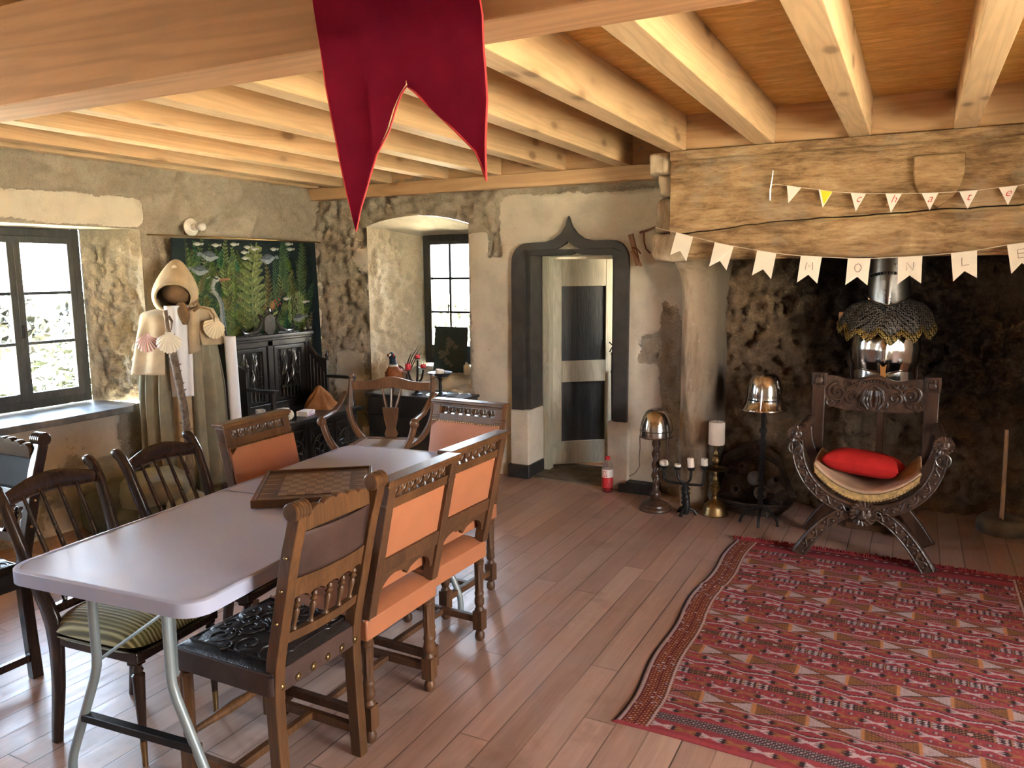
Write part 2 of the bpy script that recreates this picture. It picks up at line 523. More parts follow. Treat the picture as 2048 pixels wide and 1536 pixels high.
MT['paper'] = m_plain('ivory_card', (.78, .70, .62), .85, 0, .03)
MT['paperw'] = m_plain('white_card', (.84, .80, .78), .85, 0, .03)
MT['yellow'] = m_plain('yellow_card', (.80, .58, .02), .8, 0, .05)
MT['redink'] = m_plain('red_ink', (.60, .06, .06), .8)
MT['brownink'] = m_plain('brown_ink', (.12, .055, .04), .8)
MT['cord'] = m_plain('white_cord', (.62, .52, .42), .9)
MT['olivestripe'] = None
MT['bluegrey'] = m_wood('dark_painted_window_wood', (.026, .028, .030), (.070, .072, .074), 'z', .45, 10, 8, bump=.4)
MT['glass'] = m_glasspane('window_glass')
MT['porcelain'] = m_plain('white_porcelain', (.78, .76, .72), .25, 0, .03)
MT['creampaint'] = m_wood('cream_painted_door_wood', (.44, .42, .32), (.60, .57, .45), 'z', .55, 8, 9, bump=.35)
MT['darkpanel'] = m_wood('dark_painted_panel', (.012, .013, .014), (.055, .056, .056), 'z', .5, 12, 14, bump=.5)
MT['blackpaint'] = m_plain('chipped_black_paint', (.022, .020, .020), .5, 0, .4, 30, .4, 60)
MT['darkstone'] = m_plain('dark_painted_stone', (.040, .036, .034), .55, 0, .35, 8, .35, 70)
MT['rust'] = m_plain('rusty_iron', (.16, .05, .03), .8, .1, .3)
MT['green_can'] = m_plain('olive_canvas', (.115, .115, .085), .95, 0, .3, 10, .5, 200, .1)
MT['green_can2'] = m_plain('faded_olive_canvas', (.25, .235, .175), .95, 0, .2, 10, .5, 200, .1)
MT['suede'] = m_plain('tan_suede', (.30, .135, .055), .9, 0, .25, 12, .4, 200, .1)
MT['pinecone'] = m_plain('pine_cone_scales', (.075, .042, .026), .8, 0, .4, 40)
MT['wicker'] = m_plain('dark_wicker', (.055, .032, .020), .75, 0, .4, 40, .4, 90)
MT['stone_grey'] = m_plain('rough_grey_stone', (.16, .135, .105), .9, 0, .35, 9, .8, 30, .1)
MT['stone_pale'] = m_plain('pale_limestone', (.44, .39, .31), .9, 0, .25, 9, .8, 30, .1)
MT['shell'] = m_plain('ivory_shell', (.74, .68, .55), .5, 0, .08)
MT['bark'] = m_plain('rough_bark', (.17, .13, .10), .9, 0, .45, 26, .9, 60, .1)
MT['silver'] = m_metal('silver_plate', (.75, .75, .74), .2)
MT['palewood'] = m_wood('pale_stick_wood', (.40, .27, .18), (.58, .42, .30), 'z', .6, 10, 8)

def m_translucent(name, c):
    t = NT(name); v = t.coord(); f = t.noise(v, 9, 4)
    col = t.ramp(f, [(.3, tuple(x*.88 for x in c)), (.7, tuple(min(1, x*1.12) for x in c))])
    b = t.n('ShaderNodeBsdfDiffuse'); tr = t.n('ShaderNodeBsdfTranslucent'); mx = t.n('ShaderNodeMixShader'); mx.inputs[0].default_value = .42
    nb = t.bump(t.noise(v, 600, 2), .3, .002)
    t.l(col, b.inputs[0]); t.l(col, tr.inputs[0]); t.l(nb, b.inputs['Normal']); t.l(b.outputs[0], mx.inputs[1]); t.l(tr.outputs[0], mx.inputs[2]); t.l(mx.outputs[0], t.out.inputs[0]); return t.m
MT['banner_t'] = m_translucent('red_banner_weave', (.225, .013, .042))
# ================================================================== SETTING
MT['wall'] = m_wall('rubble_and_limewash', (.39, .325, .255), (.55, .485, .395), (.43, .365, .29), (.62, .56, .47))
MT['wall_pale'] = m_wall('pale_limestone_sun_tint', (.56, .48, .36), (.76, .68, .53), (.50, .43, .33), (.72, .66, .54))  # pale stone, colour raised to stand in for sun on the window reveal
MT['firewall'] = m_wall('sooty_rubble', (.15, .095, .060), (.34, .23, .145), (.12, .08, .05), (.40, .33, .25))

# ---- floor
def floor_mat():
    t = NT('wide_pine_floorboards')
    tc = t.n('ShaderNodeTexCoord'); sp = t.n('ShaderNodeSeparateXYZ'); t.l(tc.outputs['Object'], sp.inputs[0])
    u = t.math('DIVIDE', t.math('ADD', sp.outputs[0], .035), .118)
    pid = t.math('FLOOR', u); fu = t.math('FRACT', u)
    wn = t.n('ShaderNodeTexWhiteNoise'); wn.noise_dimensions = '1D'; t.l(pid, wn.inputs['W'])
    r = wn.outputs['Value']
    v = t.math('ADD', t.math('DIVIDE', sp.outputs[1], 1.75), t.math('MULTIPLY', r, 7.3))
    vid = t.math('FLOOR', v); fv = t.math('FRACT', v)
    wn2 = t.n('ShaderNodeTexWhiteNoise'); wn2.noise_dimensions = '2D'
    cb = t.n('ShaderNodeCombineXYZ'); t.l(pid, cb.inputs[0]); t.l(vid, cb.inputs[1]); t.l(cb.outputs[0], wn2.inputs['Vector'])
    r2 = wn2.outputs['Value']
    cv = t.n('ShaderNodeCombineXYZ')
    t.l(t.math('ADD', sp.outputs[0], t.math('MULTIPLY', r2, 31)), cv.inputs[0])
    t.l(t.math('ADD', t.math('MULTIPLY', sp.outputs[1], .055), t.math('MULTIPLY', r2, 17)), cv.inputs[1])
    n1 = t.noise(cv.outputs[0], 16, 4, .6, 1.0); n2 = t.noise(cv.outputs[0], 120, 3, .6)
    f = t.math('ADD', t.math('MULTIPLY', n1, .65), t.math('MULTIPLY', n2, .35))
    f = t.math('ADD', f, t.math('MULTIPLY', t.math('SUBTRACT', r2, .5), .30))
    col = t.ramp(f, [(.22, (.25, .145, .112)), (.5, (.37, .232, .182)), (.8, (.49, .33, .262))])
    big = t.noise(t.coord(), 1.3, 4, .6)
    col = t.mix(t.maprange(big, .45, .7, 0, .4), col, (.42, .30, .26))
    big2 = t.noise(t.coord((1, 1, 1), rot=(0, 0, .6)), 4.0, 5, .65)
    col = t.mix(t.maprange(big2, .56, .75, 0, .45), col, (.15, .075, .042))
    kd = t.voro(t.coord((1, .55, 1)), 2.3)
    col = t.mix(t.maprange(kd, .03, .06, .8, 0), col, (.06, .03, .018))
    gu = t.math('MINIMUM', fu, t.math('SUBTRACT', 1, fu))
    gap = t.maprange(gu, .012, .030, 1, 0)
    gv = t.math('MINIMUM', fv, t.math('SUBTRACT', 1, fv))
    gap2 = t.maprange(gv, .0009, .0022, 1, 0)
    g = t.math('MAXIMUM', gap, t.math('MULTIPLY', gap2, .8))
    wr = t.noise(t.coord((1, .1, 1)), 5, 2)
    g = t.math('MULTIPLY', g, t.maprange(wr, .35, .6, .35, 1))
    col = t.mix(t.math('MULTIPLY', g, .85), col, (.03, .014, .008))
    rg = t.math('ADD', t.maprange(n1, .3, .7, .24, .38), t.math('MULTIPLY', big2, .12))
    h = t.math('SUBTRACT', t.math('ADD', t.math('MULTIPLY', n2, .25), t.math('MULTIPLY', r2, .5)), t.math('MULTIPLY', g, 2.0))
    return t.bsdf(col, rg, 0, t.bump(h, .16, .004), .5)
MT['floor'] = floor_mat()
m = M(); m.box(-5.2, 3.4, -2.7, 7.3, -.12, 0)
tag(m.build('floor', MT['floor'], smooth=0), 'worn reddish pine floorboards running away towards the fireplace wall', 'floor', kind='structure')

# ---- ceiling deck + beam + joists
def osb_mat():
    t = NT('oriented_strand_board')
    v = t.coord((.22, 1, 1)); n = t.noise(v, 34, 5, .7, 1.2)
    d = t.n('ShaderNodeTexVoronoi'); d.inputs['Scale'].default_value = 26; t.l(v, d.inputs['Vector'])
    col = t.ramp(n, [(.25, (.46, .235, .06)), (.5, (.80, .48, .15)), (.75, (.90, .66, .36))])
    sp = t.n('ShaderNodeSeparateColor'); t.l(d.outputs['Color'], sp.inputs[0])
    col = t.mix(t.math('MULTIPLY', sp.outputs[0], .6), col, (.52, .27, .085))
    return t.bsdf(col, .6, 0, t.bump(n, .3, .004), .3)
MT['osb'] = osb_mat()
m = M(); m.box(-5.2, 3.4, -2.7, 6.3, 2.537, 2.62)
tag(m.build('ceiling', MT['osb'], smooth=0), 'orange strand board ceiling deck laid over the pine joists', 'ceiling', kind='structure')

m = M(); m.box(-4.85, 3.0, 1.352, 1.49, 2.06, 2.318)
tag(m.build('ceiling_beam', MT['beam'], bevel=.004, smooth=0), 'heavy pine crossbeam under the joists, carrying the red banner', 'beam', kind='structure')
JX = [-4.60, -4.345, -3.836, -3.30, -2.83, -2.30, -1.80, -1.30, -.78, -.27, .235, .745, 1.25, 1.76, 2.27]
J_LABEL = ['pine joist lying tight against the window wall', 'pine joist next to the one against the window wall', 'third pine joist counted from the window wall',
  'fourth pine joist counted from the window wall', 'fifth pine joist counted from the window wall', 'sixth pine joist counted from the window wall', 'pine joist just short of the stone corbel at the mantel end',
  'pine joist resting on the left end of the oak mantel', 'pine joist above the plain white pennant on the mantel', 'pine joist left of the carved shield on the mantel', 'pine joist right above the carved shield on the mantel',
  'pine joist right of the carved shield, cut by the photo edge']
for i, xr in enumerate(JX):
    y1 = 5.34 if xr < -1.5 else 4.875
    m = M(); m.box(xr-.108, xr, -2.45, y1, 2.322, 2.536)
    o = m.build('ceiling_joist', MT['pine_y'], bevel=.003, smooth=0)
    tag(o, J_LABEL[i] if i < len(J_LABEL) else 'pine joist beyond the right edge of the photo', 'joist', 'pine ceiling joists', 'structure')
m = M(); m.box(-4.80, -1.36, 5.29, 5.46, 2.222, 2.321)
tag(m.build('trim_1', MT['pine_x'], bevel=.003, smooth=0), 'pine wall plate under the joist ends along the door wall', 'wall plate', kind='structure')
m = M(); m.box(-4.80, -1.36, 5.341, 5.40, 2.322, 2.536)
tag(m.build('trim_2', MT['pine_x'], smooth=0), 'pine rim board between the joist ends above the door wall', 'rim board', kind='structure')
m = M(); m.box(-1.40, 2.9, 4.876, 4.93, 2.332, 2.536)
tag(m.build('trim_3', MT['pine_x'], smooth=0), 'pine rim board between the joist ends above the oak mantel', 'rim board', kind='structure')

# ---- rough walls
def rough_wall(name, u0, u1, v0, v1, to_world, holes, plaster_fn, mat, cell=.024, amp=.03, sx=3.2, sy=4.4, seed=1, warp=None, soot_fn=None, plaster_step=.012, label=None):
    def axis(a, b, cuts):
        c = sorted({a, b, *[x for x in cuts if a < x < b]}); out = []
        for p, q in zip(c[:-1], c[1:]):
            k = max(1, int(round((q-p)/cell))); out += list(np.linspace(p, q, k, endpoint=False))
        return np.array(out+[b])
    us = axis(u0, u1, [h[i] for h in holes for i in (0, 1)]); vs = axis(v0, v1, [h[i] for h in holes for i in (2, 3)])
    U, V = np.meshgrid(us, vs, indexing='ij')
    d1, d2, cid = worley(U*sx+.35*fbm(U*3, V*3, seed+3), V*sy+.35*fbm(U*3+9, V*3, seed+4), seed)
    joint = 1-sstep(.02, .16, d2-d1)
    rough = fbm(U*5, V*5, seed+20, 5)-.5; fine = fbm(U*26, V*26, seed+31, 3)-.5
    pl = plaster_fn(U, V)+(fbm(U*4, V*4, seed+40, 4)-.5)*1.0
    pmask = sstep(.42, .56, pl)
    stone = amp*(cid-.5)*.8-amp*.38*joint+amp*2.9*rough+amp*2.3*fine+amp*1.3*np.abs(fbm(U*9, V*9, seed+71, 4)-.5)
    plas = plaster_step+.010*(fbm(U*1.8, V*1.8, seed+50, 3)-.5)
    D = stone*(1-pmask)+plas*pmask
    fade = np.ones_like(D)
    for h in holes:
        dx = np.maximum(np.maximum(h[0]-U, U-h[1]), 0); dy = np.maximum(np.maximum(h[2]-V, V-h[3]), 0)
        fade = np.minimum(fade, sstep(0, .05, np.hypot(dx, dy)))
    D = D*fade
    if warp: U, V = warp(U, V)
    P = to_world(U, V, D)
    nu, nv = U.shape
    uc = (us[:-1]+us[1:])/2; vc = (vs[:-1]+vs[1:])/2
    keep = np.ones((nu-1, nv-1), bool)
    for h in holes:
        keep &= ~(((uc > h[0]) & (uc < h[1]))[:, None] & ((vc > h[2]) & (vc < h[3]))[None, :])
    I = np.arange(nu*nv).reshape(nu, nv)
    q = np.stack([I[:-1, :-1], I[1:, :-1], I[1:, 1:], I[:-1, 1:]], -1)[keep]
    me = bpy.data.meshes.new(name); me.from_pydata(P.reshape(-1, 3).tolist(), [], q.tolist())
    me.polygons.foreach_set('use_smooth', [True]*len(me.polygons)); me.materials.append(mat); me.update()
    o = bpy.data.objects.new(name, me); COL.objects.link(o)
    attr_f(o, 'plaster', pl.ravel()); attr_f(o, 'joint', (joint*(1-pmask)).ravel()); attr_f(o, 'cid', cid.ravel())
    attr_f(o, 'soot', (soot_fn(U, V) if soot_fn else np.zeros_like(U)).ravel())
    return tag(o, label, 'wall', kind='structure')

def blob(U, V, cu, cv, ru, rv):
    return np.clip(1.25-np.hypot((U-cu)/ru, (V-cv)/rv), 0, 1)
def rect(U, V, a, b, c, d, s=.08):
    return sstep(a-s, a+s, U)*(1-sstep(b-s, b+s, U))*sstep(c-s, c+s, V)*(1-sstep(d-s, d+s, V))

# window wall (left): u = y, v = z
def pl_left(U, V):
    p = np.maximum.reduce([rect(U, V, 0, 3.62, 1.93, 2.10, .05)*1.1, rect(U, V, 1.2, 3.35, .40, .74, .1)*.9, rect(U, V, -2.4, 2.4, .1, 2.1, .2)*.75,
                           rect(U, V, 2.3, 3.3, -.2, .35, .2)*.45, rect(U, V, 4.95, 5.5, .3, 1.7, .1)*.6])
    return p
rough_wall('wall_left', -2.45, 5.46, -.05, 2.56, lambda U, V, D: np.stack([-4.68+D, U, V], -1),
           [(2.47, 3.61, .735, 1.905), (-.05, 1.15, .735, 1.905)], pl_left, MT['wall'], seed=3, amp=.034,
           label='rubble stone wall with the casement window and the tapestry')
# door wall (back): u = x, v = z
def pl_back(U, V):
    return np.maximum.reduce([rect(U, V, -2.85, -1.58, 1.15, 2.16, .06)*1.1, rect(U, V, -3.14, -2.66, -.1, 1.72, .05)*.86, rect(U, V, -1.95, -1.30, .9, 2.02, .06)*1.0-1.2*blob(U, V, -1.56, 1.02, .20, .40),
                              rect(U, V, -1.95, -1.58, -.1, .95, .05)*.95, rect(U, V, -4.52, -4.2, -.1, .95, .08)*.75, rect(U, V, -4.3, -4.05, 1.35, 1.82, .05)*.62,
                              rect(U, V, -3.14, -2.98, 1.3, 1.9, .04)*.95])
def arch_warp(U, V):
    t = np.clip(1-((U+3.66)/.58)**2, 0, 1); w = np.clip(1-np.abs(V-1.96)/.30, 0, 1)
    return U, V+.10*t*w
rough_wall('wall_back', -4.74, -1.20, -.05, 2.56, lambda U, V, D: np.stack([U, 5.38-D, V], -1),
           [(-4.14, -3.15, .66, 1.96), (-2.66, -1.93, -.05, 1.80)], pl_back, MT['wall'], seed=11, amp=.036, warp=arch_warp,
           label='rubble and limewash wall with the deep window niche and the arched doorway')

def reveal(name, rows, mat, plaster=.0, seed=1, amp=.02, n=36, parent=None, label=None, soot=0.0):
    """loft between polylines (each a list of 3D points)"""
    A = np.array(rows, float)
    k, mm = A.shape[:2]
    tu = np.linspace(0, k-1, n); tv = np.linspace(0, mm-1, int(n*1.6))
    i0 = np.clip(tu.astype(int), 0, k-2); fu = (tu-i0)[:, None, None]
    B = A[i0]*(1-fu)+A[i0+1]*fu
    j0 = np.clip(tv.astype(int), 0, mm-2); fv = (tv-j0)[None, :, None]
    C = B[:, j0]*(1-fv)+B[:, j0+1]*fv
    du = np.gradient(C, axis=0); dv = np.gradient(C, axis=1)
    N = np.cross(du, dv); N /= np.linalg.norm(N, axis=2)[..., None]+1e-9
    L = np.cumsum(np.r_[0, np.linalg.norm(np.diff(C[:, 0], axis=0), axis=1)]); W = np.cumsum(np.r_[0, np.linalg.norm(np.diff(C[0], axis=0), axis=1)])
    U, V = np.meshgrid(L, W, indexing='ij')
    d1, d2, cid = worley(U*3.5, V*4.2, seed); joint = 1-sstep(.02, .15, d2-d1)
    pl = np.full_like(U, plaster)+(fbm(U*4, V*4, seed+40)-.5)
    pm = sstep(.42, .56, pl)
    ed = np.minimum(np.minimum(tu[:, None], k-1-tu[:, None]), np.minimum(tv[None], mm-1-tv[None]))
    D = (amp*(cid-.5)*.6-amp*.30*joint+amp*3.0*(fbm(U*6, V*6, seed+9, 5)-.5)+amp*2.2*(fbm(U*24, V*24, seed+19, 3)-.5))*(1-pm)*sstep(0, .12, ed)
    P = C+N*D[..., None]
    m = M(); m.grid(P); o = m.build(name, mat, parent, smooth=180)
    attr_f(o, 'plaster', pl.ravel()); attr_f(o, 'joint', (.35*joint*(1-pm)).ravel()); attr_f(o, 'cid', cid.ravel()); attr_f(o, 'soot', np.full(U.size, soot))
    if label: tag(o, label, 'window reveal', kind='structure')
    return o

# left window reveal: far jamb, near jamb, head and slate sill
XW = -5.06
reveal('wall_left_reveal', [[(-4.68, 3.61, .735), (-4.68, 3.61, 1.32), (-4.68, 3.61, 1.905)], [(XW, 3.43, .735), (XW, 3.43, 1.32), (XW, 3.43, 1.905)]], MT['wall_pale'], -.1, 5, .034, 60, label='rough pale stone reveal with painted-in sunlight on the far side of the casement window')
reveal('wall_left_reveal', [[(-4.68, 2.47, .735), (-4.68, 2.47, 1.905)], [(XW, 2.53, .735), (XW, 2.53, 1.905)]], MT['wall'], .2, 6, label='stone reveal on the near side of the casement window')
reveal('wall_left_reveal', [[(-4.68, 2.47, 1.905), (-4.68, 3.61, 1.905)], [(XW, 2.53, 1.905), (XW, 3.43, 1.905)]], MT['wall'], 1.2, 7, label='limewashed soffit above the casement window')
reveal('wall_left_reveal', [[(-4.68, -.05, .735), (-4.68, -.05, 1.905), (-4.68, 1.15, 1.905), (-4.68, 1.15, .735), (-4.68, -.05, .735)],
       [(XW, 0, .735), (XW, 0, 1.905), (XW, 1.10, 1.905), (XW, 1.10, .735), (XW, 0, .735)]], MT['wall'], .9, 8, label='stone reveal of the near window beside the camera')
t_ = thing('window_sill', 'dark slate sill jutting out below the casement window', 'window sill', (0, 0, 0), kind='structure')
m = M(); m.prism([(-5.10, 2.46), (-4.60, 2.40), (-4.585, 2.9), (-4.60, 3.40), (-4.70, 3.50), (-5.10, 3.46)], .695, .738, 'xy')
m.build('slab', m_plain('slate_sill', (.16, .165, .17), .42, 0, .4, 12, .4, 40), t_, bevel=.006)

def window(name, label, w, h, n_case, cols, rows, place, fr=.055, st=.042, bottom=.05, handle=True):
    """local: x across, z up, y through; front (room side) is -y"""
    o = thing(name, label, 'window', kind='structure')
    o.matrix_world = place
    m = M(); D = .035
    m.box(-w/2, -w/2+fr, -D, D, 0, h); m.box(w/2-fr, w/2, -D, D, 0, h)
    m.box(-w/2+fr, w/2-fr, -D, D, h-fr, h); m.box(-w/2+fr, w/2-fr, -D, D, 0, fr)
    m.build('window_frame', MT['bluegrey'], o, bevel=.004, smooth=0)
    cw = (w-2*fr)/n_case
    for c in range(n_case):
        x0 = -w/2+fr+c*cw; x1 = x0+cw; z0 = fr; z1 = h-fr
        m = M(); d0, d1 = -.048, -.008
        m.box(x0, x0+st, d0, d1, z0, z1); m.box(x1-st, x1, d0, d1, z0, z1)
        m.box(x0+st, x1-st, d0, d1, z1-st, z1); m.box(x0+st, x1-st, d0, d1, z0, z0+bottom)
        gx0, gx1, gz0, gz1 = x0+st, x1-st, z0+bottom, z1-st
        for i in range(1, rows):
            z = gz0+(gz1-gz0)*i/rows; m.box(gx0, gx1, d0+.006, d1-.004, z-.010, z+.010)
        for i in range(1, cols):
            x = gx0+(gx1-gx0)*i/cols; m.box(x-.011, x+.011, d0+.006, d1-.004, gz0, gz1)
        s = m.build('sash', MT['bluegrey'], o, bevel=.003, smooth=0)
        g = M(); g.box(gx0, gx1, -.030, -.026, gz0, gz1); g.build('glazing', MT['glass'], s, smooth=0)
    if handle:
        m = M(); m.tube([(.0, -.05, h*.40), (0, -.075, h*.40), (.005, -.085, h*.44), (.0, -.078, h*.47)], .006, 8)
        m.build('handle', MT['iron'], o)
    return o
# window_1 in the left wall: front faces +x
P1 = Matrix.Translation((-5.09, 2.975, .745)) @ Matrix.Rotation(PI/2, 4, 'Z')
window('window_1', 'dark painted casement window with six tall panes beside the hooded cloak', .90, 1.16, 2, 1, 3, P1)
window('window_3', 'casement window in the near part of the left wall', 1.14, 1.16, 2, 1, 3, Matrix.Translation((-5.09, .55, .745)) @ Matrix.Rotation(PI/2, 4, 'Z'))
P2 = Matrix.Translation((-3.625, 5.90, .80))
window('window_2', 'small dark six-paned window at the back of the stone niche', .56, 1.13, 1, 2, 3, P2, fr=.05, st=.035, bottom=.115)

# niche of window 2
NB = 5.93
def arc_pts(y, xa, xb, z, r):
    return [(x, y, z+r*max(0, 1-((x+3.66)/.58)**2)) for x in np.linspace(xa, xb, 13)]
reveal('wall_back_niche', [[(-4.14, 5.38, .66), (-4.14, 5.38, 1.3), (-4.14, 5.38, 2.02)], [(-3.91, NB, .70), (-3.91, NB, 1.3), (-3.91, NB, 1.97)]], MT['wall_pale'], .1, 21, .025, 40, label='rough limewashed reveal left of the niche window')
reveal('wall_back_niche', [[(-3.15, 5.38, .66), (-3.15, 5.38, 1.3), (-3.15, 5.38, 2.02)], [(-3.34, NB, .70), (-3.34, NB, 1.3), (-3.34, NB, 1.97)]], MT['wall'], .8, 22, .015, label='limewashed reveal right of the niche window')
reveal('wall_back_niche', [arc_pts(5.375, -4.16, -3.13, 1.96, .10), arc_pts(NB, -3.93, -3.32, 1.915, .0)], MT['wall'], .95, 23, .015, label='pale curved soffit of the window niche')
# stone sill block filling the niche bottom
m = M()
us = np.linspace(-4.16, -3.12, 46); vs = np.linspace(5.34, 5.95, 28)
U, V = np.meshgrid(us, vs, indexing='ij')
Z = .655+.07*sstep(5.34, 5.55, V)+.05*sstep(5.6, 5.9, V)+.05*(fbm(U*7, V*7, 77, 5)-.5)
m.grid(np.stack([U, V, Z], -1))
o = m.build('wall_back_niche', MT['stone_pale'], smooth=180); tag(o, 'rough broken stone sill at the bottom of the window niche', 'window sill', kind='structure')

# other walls of the room
pw = MT['wall']
rough_wall('wall_right', -2.45, 5.46, -.05, 2.56, lambda U, V, D: np.stack([2.9-D, U, V], -1), [(.60, 2.50, .5, 2.15)], lambda U, V: np.full_like(U, .75), pw, cell=.08, seed=31, label='limewashed wall on the right, outside the photo')
rough_wall('wall_front', -4.74, 2.95, -.05, 2.56, lambda U, V, D: np.stack([U, -2.4+D, V], -1), [], lambda U, V: np.full_like(U, .75), pw, cell=.08, seed=33, label='limewashed wall behind the camera')
rough_wall('wall_back_right', 1.45, 2.95, -.05, 2.56, lambda U, V, D: np.stack([U, 5.38-D, V], -1), [], lambda U, V: np.full_like(U, .75), pw, cell=.08, seed=35, label='limewashed wall to the right of the fireplace')
window('window_4', 'large casement window in the right wall, outside the photo', 1.92, 1.66, 2, 1, 3, Matrix.Translation((2.98, 1.55, .49)) @ Matrix.Rotation(-PI/2, 4, 'Z'), handle=False)

# passage beyond the door
def quad(name, pts, mat, plaster, seed, label, amp=.012):
    o = reveal(name, [[pts[0], pts[1]], [pts[3], pts[2]]], mat, plaster, seed, amp, 24)
    return tag(o, label, 'wall', kind='structure')
quad('wall_passage_left', [(-2.66, 5.38, 0), (-2.66, 5.38, 1.78), (-2.66, 7.25, 1.78), (-2.66, 7.25, 0)], pw, .9, 41, 'left wall of the passage beyond the door')
quad('wall_passage_end', [(-2.66, 7.2, 0), (-2.66, 7.2, 1.78), (-1.08, 7.2, 1.78), (-1.08, 7.2, 0)], pw, .75, 42, 'pale end wall of the passage beyond the door')
quad('wall_passage_right', [(-1.93, 5.38, 0), (-1.93, 5.38, 1.78), (-1.93, 6.02, 1.78), (-1.93, 6.02, 0)], pw, .8, 43, 'right jamb of the doorway')
quad('wall_passage_right', [(-1.93, 6.02, 0), (-1.93, 6.02, 1.78), (-1.08, 6.02, 1.78), (-1.08, 6.02, 0)], pw, .8, 44, 'return wall of the passage behind the fireplace')
quad('wall_passage_right', [(-1.08, 6.0, 0), (-1.08, 6.0, .9), (-1.08, 7.2, .9), (-1.08, 7.2, 0)], pw, .8, 45, 'passage wall below its window opening')
quad('wall_passage_right', [(-1.08, 6.42, .9), (-1.08, 6.42, 1.78), (-1.08, 7.2, 1.78), (-1.08, 7.2, .9)], pw, .8, 46, 'passage wall beside its window opening')
m = M(); m.box(-2.7, -1.0, 5.37, 7.25, 1.765, 1.80)
tag(m.build('ceiling_passage', pw, smooth=0), 'low ceiling of the passage beyond the door', 'ceiling', kind='structure')

# ---- arched door surround
t_ = thing('trim_4', 'dark painted ogee-arched stone surround around the doorway', 'door surround', (0, 0, 0), kind='structure')
def outer_pts():
    p = [(-2.755, .53), (-2.752, 1.62)]
    for a in np.linspace(PI, PI/2, 8)[0:]: p.append((-2.62+.13*math.cos(a), 1.68+.135*math.sin(a)))
    p += [(-2.47, 1.820), (-2.40, 1.838), (-2.345, 1.875), (-2.305, 1.93), (-2.282, 2.0), (-2.258, 1.93), (-2.215, 1.875), (-2.16, 1.838), (-2.09, 1.822)]
    for a in np.linspace(PI/2, 0, 8): p.append((-1.95+.13*math.cos(a), 1.685+.135*math.sin(a)))
    p += [(-1.816, 1.62), (-1.82, .50)]
    return p
op = outer_pts(); n_o = len(op)
def inner_pts(xl, xr, zt, tip):
    q = []
    for (x, z) in op:
        if z <= 1.63: q.append((xl if x < -2.3 else xr, z))
        else:
            f = (x+2.752)/(2.752-1.816); xx = xl+(xr-xl)*min(1, max(0, f))
            if abs(x+2.282) < .13: zz = zt+tip*(1-abs(x+2.282)/.13)**1.6
            else: zz = zt
            q.append((xx, zz))
    return q
m = M(); m.strip(op, inner_pts(-2.655, -1.925, 1.765, .055), 5.335, 5.40, closed=False)
m.build('front_moulding', MT['darkstone'], t_, bevel=.012, seg=3)
m = M(); m.strip(inner_pts(-2.72, -1.85, 1.81, .05), inner_pts(-2.615, -1.955, 1.722, .045), 5.385, 5.60, closed=False)
m.build('inner_moulding', MT['darkstone'], t_, bevel=.01, seg=3)
for nm, a in (('base_block', (-2.77, -2.605, 5.325, 5.60, .105, .54)), ('base_block', (-1.965, -1.80, 5.325, 5.60, 0, .51))):
    m = M(); m.box(*a); o = m.build(nm, MT['wall'], t_, bevel=.012)
    for an, val in (('plaster', 1.0), ('joint', 0), ('cid', .5), ('soot', 0)): attr_f(o, an, np.full(8, val))
m = M(); m.box(-2.785, -2.60, 5.315, 5.60, 0, .105)
tag(m.build('baseboard_left', MT['blackpaint'], bevel=.006), 'chipped black skirting at the foot of the doorway left block', 'skirting', kind='structure')
m = M(); m.box(-2.655, -1.93, 5.36, 5.90, -.02, .012)
tag(m.build('door_threshold', MT['stone_grey'], bevel=.004), 'worn dark stone threshold of the arched doorway', 'threshold', kind='structure')

# ---- door, ajar, hinged on the left
t_ = thing('door_1', 'cream painted door with two dark panels standing ajar in the arched doorway', 'door', (0, 0, 0), kind='structure')
m = M(); m.box(-2.625, -2.565, 5.62, 5.70, .01, 1.73); m.box(-2.625, -1.94, 5.62, 5.70, 1.715, 1.765)
m.build('door_frame', MT['creampaint'], t_, bevel=.004, smooth=0)
Rd = rotm(0, 0, math.radians(39)); hinge = np.array((-2.578, 5.715, 0))
W = .52; zt = 1.70
def dl(m): return m.xf(lambda x, y, z: tuple(np.array((x, y, z)) @ Rd.T + hinge))
leaf = M(); s_ = .075
leaf.box(0, s_, 0, .04, .03, zt); leaf.box(W-s_, W, 0, .04, .03, zt)
leaf.box(s_, W-s_, 0, .04, zt-.215, zt); leaf.box(s_, W-s_, 0, .04, .71, .885); leaf.box(s_, W-s_, 0, .04, .03, .22)
dl(leaf); lf = leaf.build('door_leaf', MT['creampaint'], t_, bevel=.004, smooth=0)
for z0, z1 in ((.22, .71), (.885, zt-.215)):
    p = M(); p.box(s_, W-s_, .014, .026, z0, z1); dl(p); p.build('panel', MT['darkpanel'], lf, smooth=0, label='dark painted door panel')
h = M(); h.tube([(W-.03, -.012, .93), (W-.03, -.03, .95), (W-.03, -.03, .80), (W-.03, -.012, .78)], .005, 8)
h.tube([(W-.045, -.02, .95), (W-.02, -.03, 1.00), (W-.05, -.02, 1.03)], .006, 8)
dl(h); h.build('door_handle', MT['iron'], lf)
h = M(); h.tube([(W-.025, -.02, .80), (W-.018, -.03, .4), (W+.01, -.03, .12), (W-.0, -.02, .09)], [.008, .012, .014, .006], 8); dl(h); h.build('door_strap', MT['iron'], lf, label='dark iron strap hanging down the door edge')
# ================================================================== FIREPLACE
t_fp = thing('fireplace', 'large medieval fireplace with a carved oak mantel and stone pillar', 'fireplace', (0, 0, 0), kind='structure')
